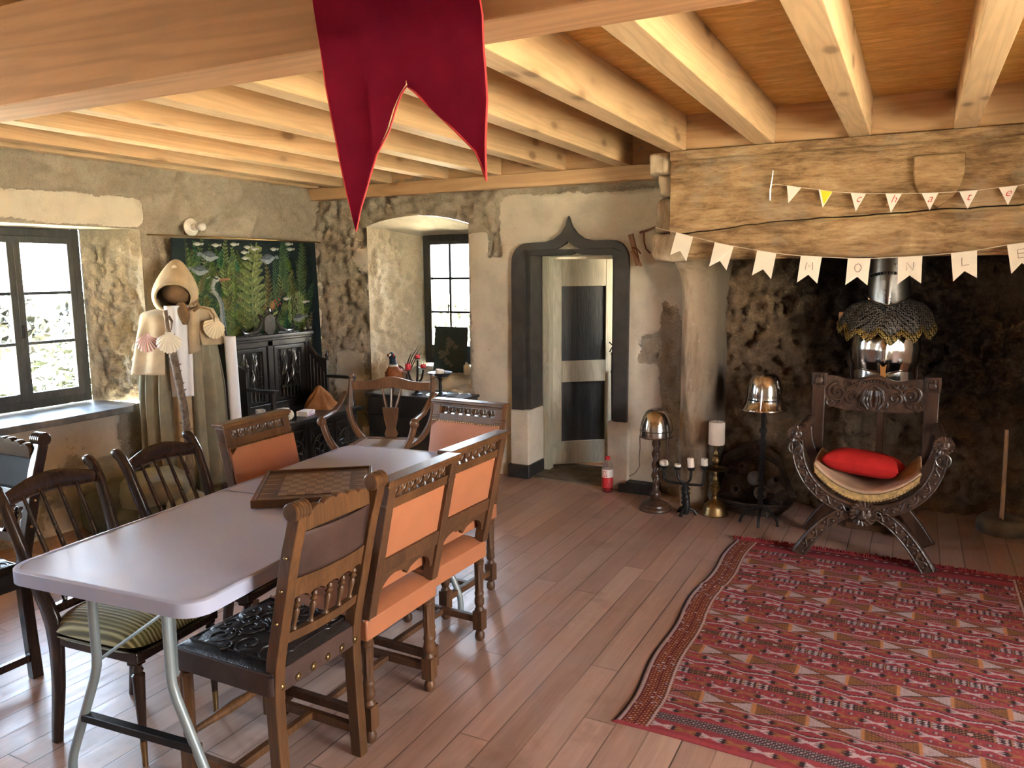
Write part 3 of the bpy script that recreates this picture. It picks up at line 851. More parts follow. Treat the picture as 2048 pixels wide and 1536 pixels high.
# mantel beam: lower part slightly set back, a crack runs along it; the left end is cut square
def mantel_part(name, z_lo, z_hi, x0, x1, yf, seed, amp=.010):
    m = M(); us = np.linspace(x0, x1, 190)
    prof = np.linspace(0, 1, 26)
    U, T = np.meshgrid(us, prof, indexing='ij')
    lo = z_lo(U); hi = z_hi(U)
    Z = lo+(hi-lo)*T
    D = amp*(fbm(U*2.2, Z*14, seed, 5)-.5)*2+.006*(fbm(U*16, Z*16, seed+4, 3)-.5)
    edge = np.minimum(T, 1-T); D -= .02*(1-sstep(0, .12, edge))
    m.grid(np.stack([U, yf-D, Z], -1))
    b = M(); 
    # closing box behind the front
    top = [(x, float(z_hi(np.array(x)))-.004) for x in np.linspace(x0, x1, 40)]; bot = [(x, float(z_lo(np.array(x)))+.004) for x in np.linspace(x1, x0, 40)]
    b.prism(top+bot, yf+.012, yf+.31, 'xz')
    m.add(b.v, b.f)
    return m.build(name, MT['oldoak'], t_fp, smooth=60)
CX = [-1.42, -1.224, -.898, -.564, -.302, -.103, .088, .465, 1.6]; CZ = [1.815, 1.832, 1.869, 1.888, 1.897, 1.905, 1.912, 1.921, 1.93]
crack = lambda u: np.interp(u, CX, CZ)+.008*(vnoise(np.asarray(u, float)*14, np.zeros_like(np.asarray(u, float)), 5)-.5)
mantel_part('mantel', lambda u: crack(u)+.003, lambda u: np.full_like(np.asarray(u, float), 2.265), -1.385, 1.55, 4.835, 61)
mantel_part('mantel', lambda u: np.full_like(np.asarray(u, float), 1.665), lambda u: crack(u)-.003, -1.275, 1.55, 4.842, 63)
mantel_part('mantel_moulding', lambda u: np.full_like(np.asarray(u, float), 2.262), lambda u: np.full_like(np.asarray(u, float), 2.325), -1.385, 1.55, 4.815, 65, .006)
# carved shield standing proud of the mantel
m = M()
m.prism([(-.052, 2.195), (.191, 2.195), (.194, 2.10), (.178, 2.03), (.145, 1.975), (.075, 1.918), (.01, 1.965), (-.035, 2.03), (-.05, 2.10)], 4.806, 4.845, 'xz')
m.build('carved_shield', MT['oldoak'], t_fp, bevel=.006)
# pillar: round-fronted shaft with flaring top and broken foot
def pillar(xc, mirror, nm):
    zs = [0, .12, .22, .30, .42, .52, .60, 1.2, 1.50, 1.56, 1.60, 1.64, 1.668]
    w = [.112, .116, .116, .122, .129, .120, .120, .122, .124, .128, .134, .146, .155]
    yb = [5.12, 5.11, 5.11, 5.10, 5.09, 5.10, 5.10, 5.10, 5.09, 5.07, 5.04, 5.0, 4.96]
    zz = np.linspace(0, 1.668, 90); ww = np.interp(zz, zs, w); yy = np.interp(zz, zs, yb)
    a = np.linspace(-PI/2, PI/2, 30)
    P = np.zeros((len(zz), len(a)+2, 3))
    for i, z in enumerate(zz):
        for j, t in enumerate(a):
            s = math.sin(t); c = math.cos(t)
            sq = .62
            x = ww[i]*np.sign(s)*abs(s)**sq; y = yy[i]+.14-.14*abs(c)**sq
            nn = (vnoise(np.array(t*3.0), np.array(z*5), 9)-.5)*.010+(fbm(np.array(t*9.), np.array(z*16), 12, 3)-.5)*.010*(2.2 if z < .55 else .8)
            P[i, j+1] = (xc+x, y-nn, z)
        P[i, 0] = (xc-ww[i], 5.48, z); P[i, -1] = (xc+ww[i], 5.48, z)
    m = M(); m.grid(P)
    o = m.build(nm, MT['pillar'], t_fp, smooth=180)
    return o
def pillar_mat():
    t = NT('streaked_limestone'); v = t.coord()
    n = t.noise(t.coord((1, 1, .22)), 7, 6, .65, .5); n2 = t.noise(v, 30, 5, .7)
    col = t.ramp(n, [(.25, (.08, .062, .05)), (.40, (.27, .20, .135)), (.52, (.45, .345, .25)), (.72, (.60, .51, .40))])
    col = t.mix(t.maprange(n2, .58, .72, 0, .6), col, (.58, .50, .41))
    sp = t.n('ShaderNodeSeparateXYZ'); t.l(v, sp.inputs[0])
    sx = t.maprange(t.math('ADD', sp.outputs[0], t.math('MULTIPLY', t.math('SUBTRACT', n, .5), .35)), -1.30, -1.14, 0, .8)  # stone colour gets darker towards the right side
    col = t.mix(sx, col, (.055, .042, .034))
    return t.bsdf(col, .85, 0, t.bump(n2, .5, .012), .2)
MT['pillar'] = pillar_mat()
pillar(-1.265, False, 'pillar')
pillar(1.42, True, 'pillar')
# corbel stones at the left end of the mantel
def lump(name, box, seed, mat, parent, amp=.02, sub=14):
    x0, x1, y0, y1, z0, z1 = box
    m = M()
    c = np.array(((x0+x1)/2, (y0+y1)/2, (z0+z1)/2)); h = np.array((x1-x0, y1-y0, z1-z0))/2
    g = np.linspace(-1, 1, sub)
    A, B = np.meshgrid(g, g, indexing='ij')
    for ax in range(3):
        for sgn in (-1, 1):
            P = np.zeros((sub, sub, 3)); P[..., ax] = sgn; P[..., (ax+1) % 3] = A*sgn; P[..., (ax+2) % 3] = B
            Q = P/np.maximum(1, (np.abs(P)**8).sum(-1)**(1/8))[..., None]
            W = c+Q*h
            dn = (fbm(W[..., 0]*9+W[..., 2]*7, W[..., 1]*9+W[..., 2]*8, seed, 4)-.5)*2*amp
            W = W+Q*dn[..., None]
            m.grid(W)
    o = m.build(name, mat, parent, smooth=180)
    return o
for b, s in (((-1.52, -1.275, 4.86, 5.40, 1.655, 1.83), 3), ((-1.50, -1.385, 4.90, 5.40, 1.83, 2.06), 4), ((-1.475, -1.39, 4.88, 5.4, 2.06, 2.20), 5), ((-1.54, -1.385, 4.86, 5.4, 2.19, 2.325), 6)):
    o = lump('corbel_stone', b, s, MT['pillar'], t_fp, .018)
# firebox back wall, slightly skewed; cheeks
def soot_fn(U, V):
    return np.clip(.02+.55*np.exp(-((U+.55)/.42)**2-((V-1.45)/.55)**2)+.65*np.exp(-((U+.0)/.55)**2-((V-1.35)/.6)**2)+.55*np.exp(-((U-.45)/.5)**2-((V-.9)/.5)**2)+.5*sstep(1.45, 1.8, V)+.12*np.exp(-((U+.2)/.9)**2-((V-.25)/.3)**2), 0, 1)
def fb_world(U, V, D):
    Y = 5.46+(U+1.2)*.165
    return np.stack([U+D*.16, Y-D, V], -1)
rough_wall('wall_fireback', -1.25, 1.62, -.05, 2.56, fb_world, [], lambda U, V: np.full_like(U, -.6), MT['firewall'], seed=51, amp=.075, sx=4.2, sy=6.0, soot_fn=soot_fn, label='soot-blackened rubble wall at the back of the fireplace')
m = M(); m.box(1.5, 1.62, 5.1, 6.0, 0, 2.55); tag(m.build('wall_fireplace_cheek', MT['stone_grey'], smooth=0), 'sooty right cheek of the fireplace', 'wall', kind='structure')

# ================================================================== OUTSIDE
def leaf_mat(name, c0, c1):
    t = NT(name); i = t.n('ShaderNodeObjectInfo'); f = t.noise(t.coord(), 6, 2)
    return t.bsdf(t.ramp(f, [(.3, c0), (.7, c1)]), .7, 0, None, .3)
MT['grass'] = leaf_mat('meadow_grass', (.32, .29, .17), (.42, .37, .25))
MT['leaf'] = leaf_mat('hedge_leaves', (.004, .0075, .0015), (.010, .014, .0035))
MT['far'] = leaf_mat('hazy_trees', (.006, .008, .0055), (.010, .012, .008))
m = M(); m.box(-160, 160, -160, 160, -3.3, -3.2)
tag(m.build('ground', MT['grass'], smooth=0), 'sunlit meadow outside the windows', 'meadow', kind='structure')
def bush(name, label, c, r, n, mat, seed, group, leafs=.075):
    rd = random.Random(seed); m = M()
    for k in range(n):
        d = Vector((rd.gauss(0, 1), rd.gauss(0, 1), abs(rd.gauss(0, 1))*.9)).normalized()*(rd.uniform(.55, 1.0))
        p = np.array(c)+np.array(d)*np.array(r)
        R = rotm(rd.uniform(0, 6), rd.uniform(0, 6), rd.uniform(0, 6)); s = leafs*rd.uniform(.6, 1.3)
        q = np.array([(-s*.35, 0, 0), (0, -s, 0), (s*.35, 0, 0), (0, s, 0.02)]) @ R.T + p
        m.add(q, [(0, 1, 2, 3)])
    m.tube([(c[0], c[1], -3.2), (c[0]+.05, c[1], c[2]-.3), (c[0], c[1], c[2]+.3)], [.09, .07, .03], 6)
    return tag(m.build(name, mat, smooth=0), label, 'shrub', group)
bush('garden_shrub', 'bright green shrub outside, low behind the casement window', (-8.9, 5.80, -.55), (.8, .62, 1.5), 1300, MT['leaf'], 1, 'shrubs outside')
bush('garden_shrub', 'bright green shrub outside, seen through the left panes of the casement window', (-9.4, 4.95, -.75), (.8, .55, 1.4), 1100, MT['leaf'], 2, 'shrubs outside')
bush('garden_shrub', 'green shrub outside, low behind the niche window', (-6.6, 10.6, -.45), (1.0, .9, 1.6), 1200, MT['leaf'], 3, 'shrubs outside')
for k, (x, y, s) in enumerate(((-46, 25, 4.5), (-52, 37, 4.0), (-46, 15, 3.6))):
    bush('distant_tree', ('hazy round tree in the distance, seen through the casement window', 'hazy low tree in the distance, right of the round tree', 'hazy distant tree seen through the left panes of the casement window')[k], (x, y, -2.4), (s, s, s*.75), 700, MT['far'], 10+k, 'distant trees', .7)
# ================================================================== TABLE
def rrect(x0, x1, y0, y1, r, n=7):
    p = []
    for cx, cy, a0 in ((x1-r, y1-r, 0), (x0+r, y1-r, PI/2), (x0+r, y0+r, PI), (x1-r, y0+r, 1.5*PI)):
        for i in range(n):
            a = a0+PI/2*i/(n-1); p.append((cx+r*math.cos(a), cy+r*math.sin(a)))
    return p
TROT = math.radians(4.9)
t_ = thing('folding_table', 'long white plastic folding table with grey steel legs, set with a chess board', 'table', (-2.07, 2.20, 0), TROT)
hw, hl = .37, .905
def table_half(y0, y1, near):
    o = rrect(-hw, hw, -hl, hl, .075)
    m = M()
    # top outline of one half
    if near: poly = [(x, y) for x, y in o if y < 0]; poly = [(hw, y1)]+[(-hw, y1)]+[p for p in sorted(poly, key=lambda p: math.atan2(p[1], p[0])) if True]
    else: poly = [(-hw, y0), (hw, y0)]+sorted([(x, y) for x, y in o if y > 0], key=lambda p: math.atan2(p[1], p[0]))
    c = np.mean(np.array(poly), 0)
    def ins(p, d):
        p = np.array(p); v = np.array((np.sign(p[0])*min(1, abs(p[0])/hw*1.0), (p[1]-0)/hl if abs(p[1]) > .3 else 0.0))
        return (p[0]-d*np.sign(p[0]), p[1]-d*np.sign(p[1])*(abs(p[1]) > .3))
    rings = [([ins(p, .010) for p in poly], .690), (poly, .695), (poly, .735), ([ins(p, .004) for p in poly], .739), ([ins(p, .011) for p in poly], .740), ([ins(p, .013) for p in poly], .737), ([ins(p, .030) for p in poly], .7375)]
    n = len(poly); vs = []; fs = []
    for r, z in rings: vs += [(x, y, z) for x, y in r]
    for k in range(len(rings)-1):
        for i in range(n):
            j = (i+1) % n; fs.append((k*n+i, k*n+j, (k+1)*n+j, (k+1)*n+i))
    fs.append(tuple(range((len(rings)-1)*n, len(rings)*n))); fs.append(tuple(range(n-1, -1, -1)))
    m.add(vs, fs)
    return m
for y0, y1, near in ((-hl, -.0012, True), (.0012, hl, False)):
    table_half(y0, y1, near).build('tabletop', MT['tabletop'], t_, smooth=35)
for s in (-1, 1):      # s=-1 near end
    for x in (-1, 1):
        m = M()
        yl = s*.79
        m.tube([(x*.148, yl, .695), (x*.148, yl, .55), (x*.148, yl, .45), (x*.152, yl, .415), (x*.165, yl, .375), (x*.285, yl, .105), (x*.297, yl, .07), (x*.300, yl, .04), (x*.300, yl, .001)], .0145, 12)
        m.build('leg', MT['steel_grey'], t_)
    m = M(); m.box(-.225, .225, yl-.014, yl+.014, .225, .25); m.build('crossbar', MT['iron'], t_, bevel=.003)
    m = M(); m.bar((-.148, yl-s*.016, .435), (.02, yl-s*.14, .575), .020, .006); m.bar((.148, yl-s*.016, .435), (.02, yl-s*.14, .575), .020, .006); m.bar((.02, yl-s*.12, .56), (.02, yl-s*.34, .695), .030, .006)
    m.build('brace', MT['steel_grey'], t_, smooth=0)

# chess / backgammon board lying on the table
ang = math.atan2(.35, -.32)-PI/2       # local +y runs away along the left edge
cb = thing('chess_board', 'open wooden chess and backgammon board lying askew on the white table', 'chess board', (-2.132+.0, 2.205+.02, .7415), 0)
ex = np.array((.33, .25)); ex /= np.linalg.norm(ex); ey = np.array((-.25, .33)); ey /= np.linalg.norm(ey)
cb.rotation_euler = (0, 0, math.atan2(ex[1], ex[0]))
cc = np.array((-2.132, 2.025))+ex*.22+ey*.23
cb.location = (cc[0], cc[1], .7405)
m = M(); m.strip([(-.22, -.23), (.22, -.23), (.22, .23), (-.22, .23)], [(-.207, -.217), (.207, -.217), (.207, .217), (-.207, .217)], 0, .030, 'xy')
m.build('board_rim', MT['oakchair'], cb, bevel=.002, smooth=0)
m = M(); m.box(-.209, .209, -.219, .219, 0, .022); m.build('board_field', MT['walnut'], cb, smooth=0)
MT['sq_l'] = m_wood('pale_chess_square', (.21, .12, .07), (.30, .19, .12), 'x', .4, 12, 5)
MT['sq_d'] = m_wood('dark_chess_square', (.10, .05, .032), (.16, .085, .055), 'x', .4, 12, 5)
m = M()
for i in range(8):
    for j in range(8):
        m.cur = (i+j) % 2
        x = -.132+.033*i; y = -.16+.04*j
        m.box(x+.0004, x+.0326, y+.0004, y+.0396, .022, .0248)
m.build('chess_squares', [MT['sq_l'], MT['sq_d']], cb, smooth=0)
for sx in (-1, 1):
    m = M()
    for k in range(12):
        m.cur = k % 2; y = -.2+.0333*k
        m.add([(sx*.20, y, .0235), (sx*.20, y+.032, .0235), (sx*.14, y+.016, .0235)], [(0, 1, 2)])
    m.build('backgammon_points', [MT['sq_l'], MT['sq_d']], cb, smooth=0)

# ================================================================== CHAIRS  (local: sitter faces -y, back at +y)
def shear_back(k, z0, y0=0):
    return lambda x, y, z: (x, y+k*max(0, z-z0), z)

def henri_leg(x, y, h=.385):
    m = M()
    prof = [(.013, 0), (.021, .010), (.022, .028), (.014, .046), (.017, .052)]
    m.lathe(prof, 16, (x, y, 0))
    m.cbox((x, y, .094), (.044, .044, .085))
    prof = [(.020, .136), (.022, .142), (.015, .156), (.021, .168), (.022, .185), (.018, .205), (.021, .212), (.021, .218), (.019, .224)]
    m.lathe(prof, 16, (x, y, 0))
    zz = np.linspace(.224, h-.035, 8)
    m.lathe([(.0185+.002*(z-.224)/.12, z) for z in zz], 32, (x, y, 0), flutes=8, fdepth=.14, fz=(.235, h-.045))
    m.lathe([(.019, h-.035), (.023, h-.030), (.023, h-.022), (.019, h-.018), (.021, h)], 16, (x, y, 0))
    return m

def make_orange_chair(label, group):
    t = thing('dining_chair', label, 'chair', group=group)
    W = MT['walnut']
    for x in (-.185, .185):
        for y in (-.195, .195): henri_leg(x, y).build('leg', W, t)
    for x in (-.185, .185):
        m = M(); m.box(x-.013, x+.013, -.175, .175, .082, .112); m.build('side_stretcher', W, t, bevel=.003, smooth=0)
    m = M(); m.box(-.172, .172, -.012, .014, .086, .108); m.build('cross_stretcher', W, t, bevel=.003, smooth=0)
    # leather seat: box with softly domed top
    m = M(); n = 15
    xs = np.linspace(-1, 1, n)
    A, B = np.meshgrid(xs, xs, indexing='ij')
    Z = .463+.016*(1-A**4)*(1-B**4)-.012*(np.maximum(np.abs(A), np.abs(B))**14)
    m.grid(np.stack([A*.213, B*.218, Z], -1))
    ring = [(-.213, -.218), (.213, -.218), (.213, .218), (-.213, .218)]
    m.prism(ring, .378, .452, 'xy')
    m.build('seat', MT['orange'], t, bevel=.006)
    m = M()
    for sx in (-1, 1):
        for y in (-.205, .205): m.sphere((sx*.214, y, .452), .0045, 8, 6)
        for x in (-.2, .2): m.sphere((x, sx*.219, .452), .0045, 8, 6)
    m.build('upholstery_nail', MT['steeldark'], t)
    # raked back: everything sheared backwards with height
    K = .215; Z0 = .40; yb = .195
    sh = shear_back(K, Z0)
    for x in (-.19, .19):
        m = M(); m.box(x-.021, x+.021, yb-.026, yb+.020, .455, .925)
        m.lathe([(.030, .845), (.034, .850), (.034, .858), (.028, .864)], 4, (x, yb-.004, 0), R=rotm(0, 0, PI/4))
        m.lathe([(.027, .535), (.031, .54), (.031, .547), (.027, .552)], 4, (x, yb-.004, 0), R=rotm(0, 0, PI/4))
        m.xf(sh); m.build('back_stile', W, t, bevel=.003, smooth=0)
    m = M(); m.box(-.222, .222, yb-.040, yb+.026, .925, .942); m.box(-.215, .215, yb-.034, yb+.021, .915, .925)
    m.xf(sh); m.build('top_rail', MT['oakchair'], t, bevel=.004, smooth=0)
    # frieze with a row of pierced lunettes
    m = M()
    m.box(-.170, .170, yb-.022, yb+.004, .905, .916); m.box(-.170, .170, yb-.026, yb+.012, .836, .870)
    for k in range(7):
        xc = -.1455+k*.0485
        m.torus((xc, yb-.008, .897), .0175, .0048, 'y', 18, 6, PI*.93, PI*2.07)
        m.tube([(xc, yb-.008, .878), (xc, yb-.008, .893), (xc, yb-.008, .904)], [.004, .0065, .002], 8)
        m.prism([(xc-.024, .869), (xc-.012, .869), (xc-.021, .885)], yb-.014, yb-.002, 'xz'); m.prism([(xc+.012, .869), (xc+.024, .869), (xc+.021, .885)], yb-.014, yb-.002, 'xz')
        m.box(xc+.0225, xc+.026, yb-.015, yb-.001, .869, .908)
    m.xf(sh); m.build('pierced_frieze', MT['oakchair'], t, smooth=30)
    m = M()
    for k in range(30): m.sphere((-.198+.01366*k, yb-.042, .836), .0045, 6, 4)
    m.xf(sh); m.build('nail_row', MT['brass'], t)
    # leather back panel (padded in front, flat behind)
    m = M(); n = 11
    A, B = np.meshgrid(np.linspace(-1, 1, n), np.linspace(-1, 1, n), indexing='ij')
    m.grid(np.stack([A*.172, yb-.022-.014*(1-A**4)*(1-B**4), .746+B*.092], -1))
    m.box(-.172, .172, yb-.022, yb+.004, .650, .838)
    m.grid(np.stack([A*.205, yb-.040-.008*(1-A**4)*(1-B**4), .675+B*.160], -1)); m.box(-.205, .205, yb-.040, yb-.027, .515, .835)
    m.xf(sh); m.build('back_panel', MT['orange'], t, smooth=40)
    m = M(); m.box(-.170, .170, yb-.022, yb+.016, .600, .655); m.xf(sh); m.build('lower_rail', W, t, bevel=.004, smooth=0)
    # arched apron with pendant
    m = M()
    for s in (-1, 1):
        p = [(s*.169, .601)]
        q = [(s*.169, .455)]
        for a in np.linspace(0, PI/2, 9): q.append((s*(.155-.115*math.sin(a)), .455+.055*(1-math.cos(a))*1.0+.0))
        q = [(s*.169, .515)]+[(s*(.075+.078*math.cos(a)), .515+.065*math.sin(a)) for a in np.linspace(0, PI*.62, 9)]+[(s*.018, .567), (0, .548), (0, .601)]
        poly = p+q
        if s < 0: poly = poly[::-1]
        m.prism(poly, yb-.010, yb+.008, 'xz')
    m.xf(sh); m.build('arched_apron', W, t, smooth=30)
    return t

oc = make_orange_chair('orange leather chair seen from behind, next to the black leather chair', 'orange leather dining chairs')
oc.location = (-1.775, 2.165, 0); oc.rotation_euler = (0, 0, -PI/2)
dup(oc, (-1.815, 2.622, 0), -PI/2-.03, 'orange leather chair seen from behind, further from the black leather chair', 'orange leather dining chairs')
dup(oc, (-2.035, 3.125, 0), math.radians(-3.7), 'orange leather chair at the far head of the table, facing the camera', 'orange leather dining chairs')
dup(oc, (-2.405, 2.632, 0), PI/2+.04, 'orange leather chair across the table, in front of the carved black settle', 'orange leather dining chairs')

# ---- dark leather chair with spindles
MT['blackpanel'] = m_plain('dull_black_leather', (.016, .016, .015), .7, 0, .3, 8, .3, 200, .2)
def make_leather_chair(label, group=None, dark=False):
    t = thing('leather_chair', label, 'chair', group=group)
    W = MT['mahog'] if dark else MT['oakchair']; L = MT['blackleather']
    for x in (-.175, .175):
        m = M()
        m.lathe([(.014, 0), (.022, .012), (.022, .03), (.015, .046)], 14, (x, -.19, 0)); m.cbox((x, -.19, .085), (.046, .046, .08))
        m.lathe([(.020, .125), (.023, .132), (.016, .150), (.0215, .166), (.0215, .172), (.019, .180)], 14, (x, -.19, 0))
        m.lathe([(.019, .18), (.021, .36)], 32, (x, -.19, 0), flutes=8, fdepth=.14, fz=(.0, 1))
        m.lathe([(.019, .36), (.025, .365), (.025, .375), (.02, .38), (.022, .41)], 14, (x, -.19, 0))
        m.build('front_leg', W, t)
        m = M()     # rear leg + raked, curved stile in one piece of wood
        pts = [(.195, 0), (.185, .2), (.178, .42), (.190, .50), (.222, .62), (.252, .76), (.285, .90), (.315, .955)]
        zz = np.linspace(0, .955, 26); yy = np.interp(zz, [p[1] for p in pts], [p[0] for p in pts])
        yy = np.convolve(np.pad(yy, 2, mode='edge'), np.ones(5)/5, 'valid')
        poly = [(y-.021, z) for y, z in zip(yy, zz)]+[(y+.021, z) for y, z in zip(yy[::-1], zz[::-1])]
        m.prism(poly, x-.019, x+.019, 'yz')
        m.build('rear_leg', W, t, bevel=.003, smooth=30)
        m = M()     # reeded scroll on the top of the stile
        for k in range(5): m.lathe([(.024, -.006), (.0275, -.003), (.0275, .003), (.024, .006)], 20, (x-.024+.012*k, .300, .955), R=rotm(0, PI/2, 0))
        m.build('scroll', W, t)
        m = M()
        for z in (.62, .72, .82): m.sphere((x*1.115, .205+(z-.55)*.23, z), .006, 8, 6)
        m.build('stile_nail', MT['brass'], t)
    # seat with embossed leather
    n = 90
    A, B = np.meshgrid(np.linspace(-1, 1, n), np.linspace(-1, 1, n), indexing='ij')
    r = np.hypot(A, B); th = np.arctan2(B, A)
    em = .5+.5*np.sin(13*r+4*np.sin(4*th)*np.clip(r, 0, 1))
    em = em*(.6+.4*np.sin(8*th+6*r)); em *= (1-sstep(.78, .86, np.maximum(np.abs(A), np.abs(B))))
    Z = .470+.020*(1-A**4)*(1-B**4)-.016*np.maximum(np.abs(A), np.abs(B))**16+.003*sstep(.35, .6, em)
    m = M(); m.grid(np.stack([A*.205, B*.205-.005, Z], -1)); st_ = m.build('seat', L, t, smooth=180)
    m = M()
    def zt(x, y): return .470+.020*(1-(x/.205)**4)*(1-((y+.005)/.205)**4)+.001
    def scroll(cx, cy, r, a0, dr, turns):
        for sx in (-1, 1):
            p = []
            for u in np.linspace(0, 1, 26):
                a = a0+dr*u*turns*2*PI; q = r*(1-u)**.8+.003; x = sx*(cx+q*math.cos(a)); y = cy+q*math.sin(a); p.append((x, y, zt(x, y)))
            m.tube(p, np.linspace(.0042, .0022, 26), 6)
    for cx, cy, r, a0, dr, tn in ((.05, .09, .05, 0, 1, 1.4), (.12, .03, .045, 1, -1, 1.4), (.05, -.03, .05, 2, 1, 1.5), (.12, -.09, .045, 3, -1, 1.4), (.045, -.13, .035, 0, 1, 1.3), (.13, .125, .035, 4, 1, 1.3), (.0, .03, .03, 1.5, 1, 1.0), (.085, .155, .025, 0, -1, 1.2), (.155, -.03, .02, 0, 1, 1.1), (.085, -.06, .022, 1, 1, 1.2), (.0, -.08, .03, 4.5, 1, 1.1)):
        scroll(cx, cy, r, a0, dr, tn)
    for k in range(10):
        a = 2*PI*k/10; m.tube([(.02*math.cos(a), .02*math.sin(a), zt(0, 0)), (.040*math.cos(a+.2), .040*math.sin(a+.2), zt(.04, 0)+.001), (.055*math.cos(a), .055*math.sin(a), zt(.05, 0))], [.003, .006, .002], 6)
    m.strip([(-.17, -.17), (.17, -.17), (.17, .165), (-.17, .165)], [(-.165, -.165), (.165, -.165), (.165, .16), (-.165, .16)], .478, .484, 'xy')
    m.build('embossed_scroll', L, st_)
    m = M(); m.strip(rrect(-.205, .205, -.21, .20, .02, 4), rrect(-.19, .19, -.195, .185, .012, 4), .392, .462, 'xy'); m.build('seat_wrap', MT['blackleather'] if dark else MT['brownleather'], t, bevel=.004, label='dark leather wrapped around the seat edge')
    for k in range(6):
        m = M(); x = -.165+.066*k
        m.sphere((x, .2015, .412), .0085, 10, 6, (1, .5, 1))
        for j in range(8):
            a = j*PI/4; m.sphere((x+.010*math.cos(a), .2015, .412+.010*math.sin(a)), .0035, 6, 4)
        m.build('rosette_nail', MT['brass'], t)
    for z, y in ((.13, 0),):
        for x in (-.175, .175):
            m = M(); m.box(x-.012, x+.012, -.17, .18, .075, .105); m.build('side_stretcher', W, t, bevel=.003, smooth=0)
        m = M(); m.box(-.165, .165, -.02, .006, .08, .105); m.build('cross_stretcher', W, t, bevel=.003, smooth=0)
        m = M(); m.tube([(-.16, -.19, .165), (-.10, -.19, .165), (0, -.19, .165), (.1, -.19, .165), (.16, -.19, .165)], [.010, .013, .018, .013, .010], 12); m.build('front_stretcher', W, t)
    yb = lambda z: .195+(z-.5)*.235
    # scalloped crest rail
    top = []
    for x in np.linspace(-.156, .156, 61):
        u = abs(x)/.156
        z = .920+.024*(1-u)**.7+.012*abs(math.sin(u*3*PI))**.6
        top.append((x, z))
    m = M(); m.prism([(-.157, .880), (.157, .880)]+top[::-1], .262, .288, 'xz'); m.build('crest_rail', W, t, bevel=.003, smooth=35)
    m = M(); n = 12
    A, B = np.meshgrid(np.linspace(-1, 1, n), np.linspace(0, 1, n), indexing='ij')
    for off, sg in ((.0, 1), (.010, -1)):
        z = .745+B*.138; m.grid(np.stack([A*.157, yb(z)+.018*(1-A**2)+off-.008, z], -1))
    m.build('back_panel', MT['blackpanel'] if dark else MT['brownleather'], t, smooth=180, solid=.003)
    m = M()     # curved lower rail with arches, turned spindles below, bottom rail
    for s in range(1):
        tp = [(x, .745) for x in np.linspace(-.157, .157, 41)]
        bt = []
        for x in np.linspace(.157, -.157, 81):
            u = ((x+.157)/.0628) % 1
            bt.append((x, .672+.016*max(0, math.sin(u*PI))**.5 if 0 <= u <= 1 else .672))
        m.prism(tp+bt, 0, .020, 'xz')
    m.xf(lambda x, y, z: (x, y+yb(z)-.012+.016*(1-(x/.157)**2), z)); m.build('middle_rail', W, t, smooth=30)
    for k in range(5):
        x = -.1256+.0628*k
        pr = [(.008, .572), (.011, .577), (.007, .583), (.006, .592), (.011, .634), (.006, .642), (.013, .651), (.006, .659), (.010, .667), (.006, .676)]
        m = M(); m.lathe(pr, 12, (0, 0, 0)); m.xf(lambda a, b, z, x=x: (a+x, b+yb(z)+.016*(1-(x/.157)**2)-.002, z)); m.build('spindle', W, t)
    m = M(); m.prism([(-.157, .480), (.157, .480), (.157, .510), (-.157, .510)], 0, .022, 'xz')
    m2 = M(); g = np.linspace(-.157, .157, 17)
    for a, b in zip(g[:-1], g[1:]): m2.box(a, b, 0, .022, .543, .574)
    m2.xf(lambda x, y, z: (x, y+yb(z)-.012+.016*(1-(x/.157)**2), z)); m2.build('bottom_rail', W, t, smooth=60)
    return t
lc = make_leather_chair('brown oak chair with black embossed leather seat and turned back spindles, nearest the camera')
lc.location = (-1.765, 1.733, 0); lc.rotation_euler = (0, 0, -PI/2)
l2 = make_leather_chair('dark chair with turned back spindles cut off by the left edge of the photo', dark=True)
l2.location = (-3.235, 1.54, 0); l2.rotation_euler = (0, 0, 0)

# ---- spindle-back chairs with striped olive cushions
def stripe_mat():
    t = NT('striped_olive_velvet'); v = t.coord()
    w = t.n('ShaderNodeTexWave'); w.wave_type = 'BANDS'; w.bands_direction = 'X'; w.inputs['Scale'].default_value = 24; w.inputs['Distortion'].default_value = .3; w.inputs['Detail'].default_value = 0
    t.l(v, w.inputs[0])
    w2 = t.n('ShaderNodeTexWave'); w2.bands_direction = 'X'; w2.inputs['Scale'].default_value = 5.3; t.l(v, w2.inputs[0])
    c = t.ramp(w.outputs['Fac'], [(.2, (.085, .070, .018)), (.6, (.21, .165, .05)), (.9, (.40, .34, .17))])
    c = t.mix(t.maprange(w2.outputs['Fac'], .3, .8, 0, .5), c, (.13, .12, .035))
    return t.bsdf(c, .75, 0, t.bump(w.outputs['Fac'], .3, .004), .2, Sheen_Weight=.3)
MT['olivestripe'] = stripe_mat()
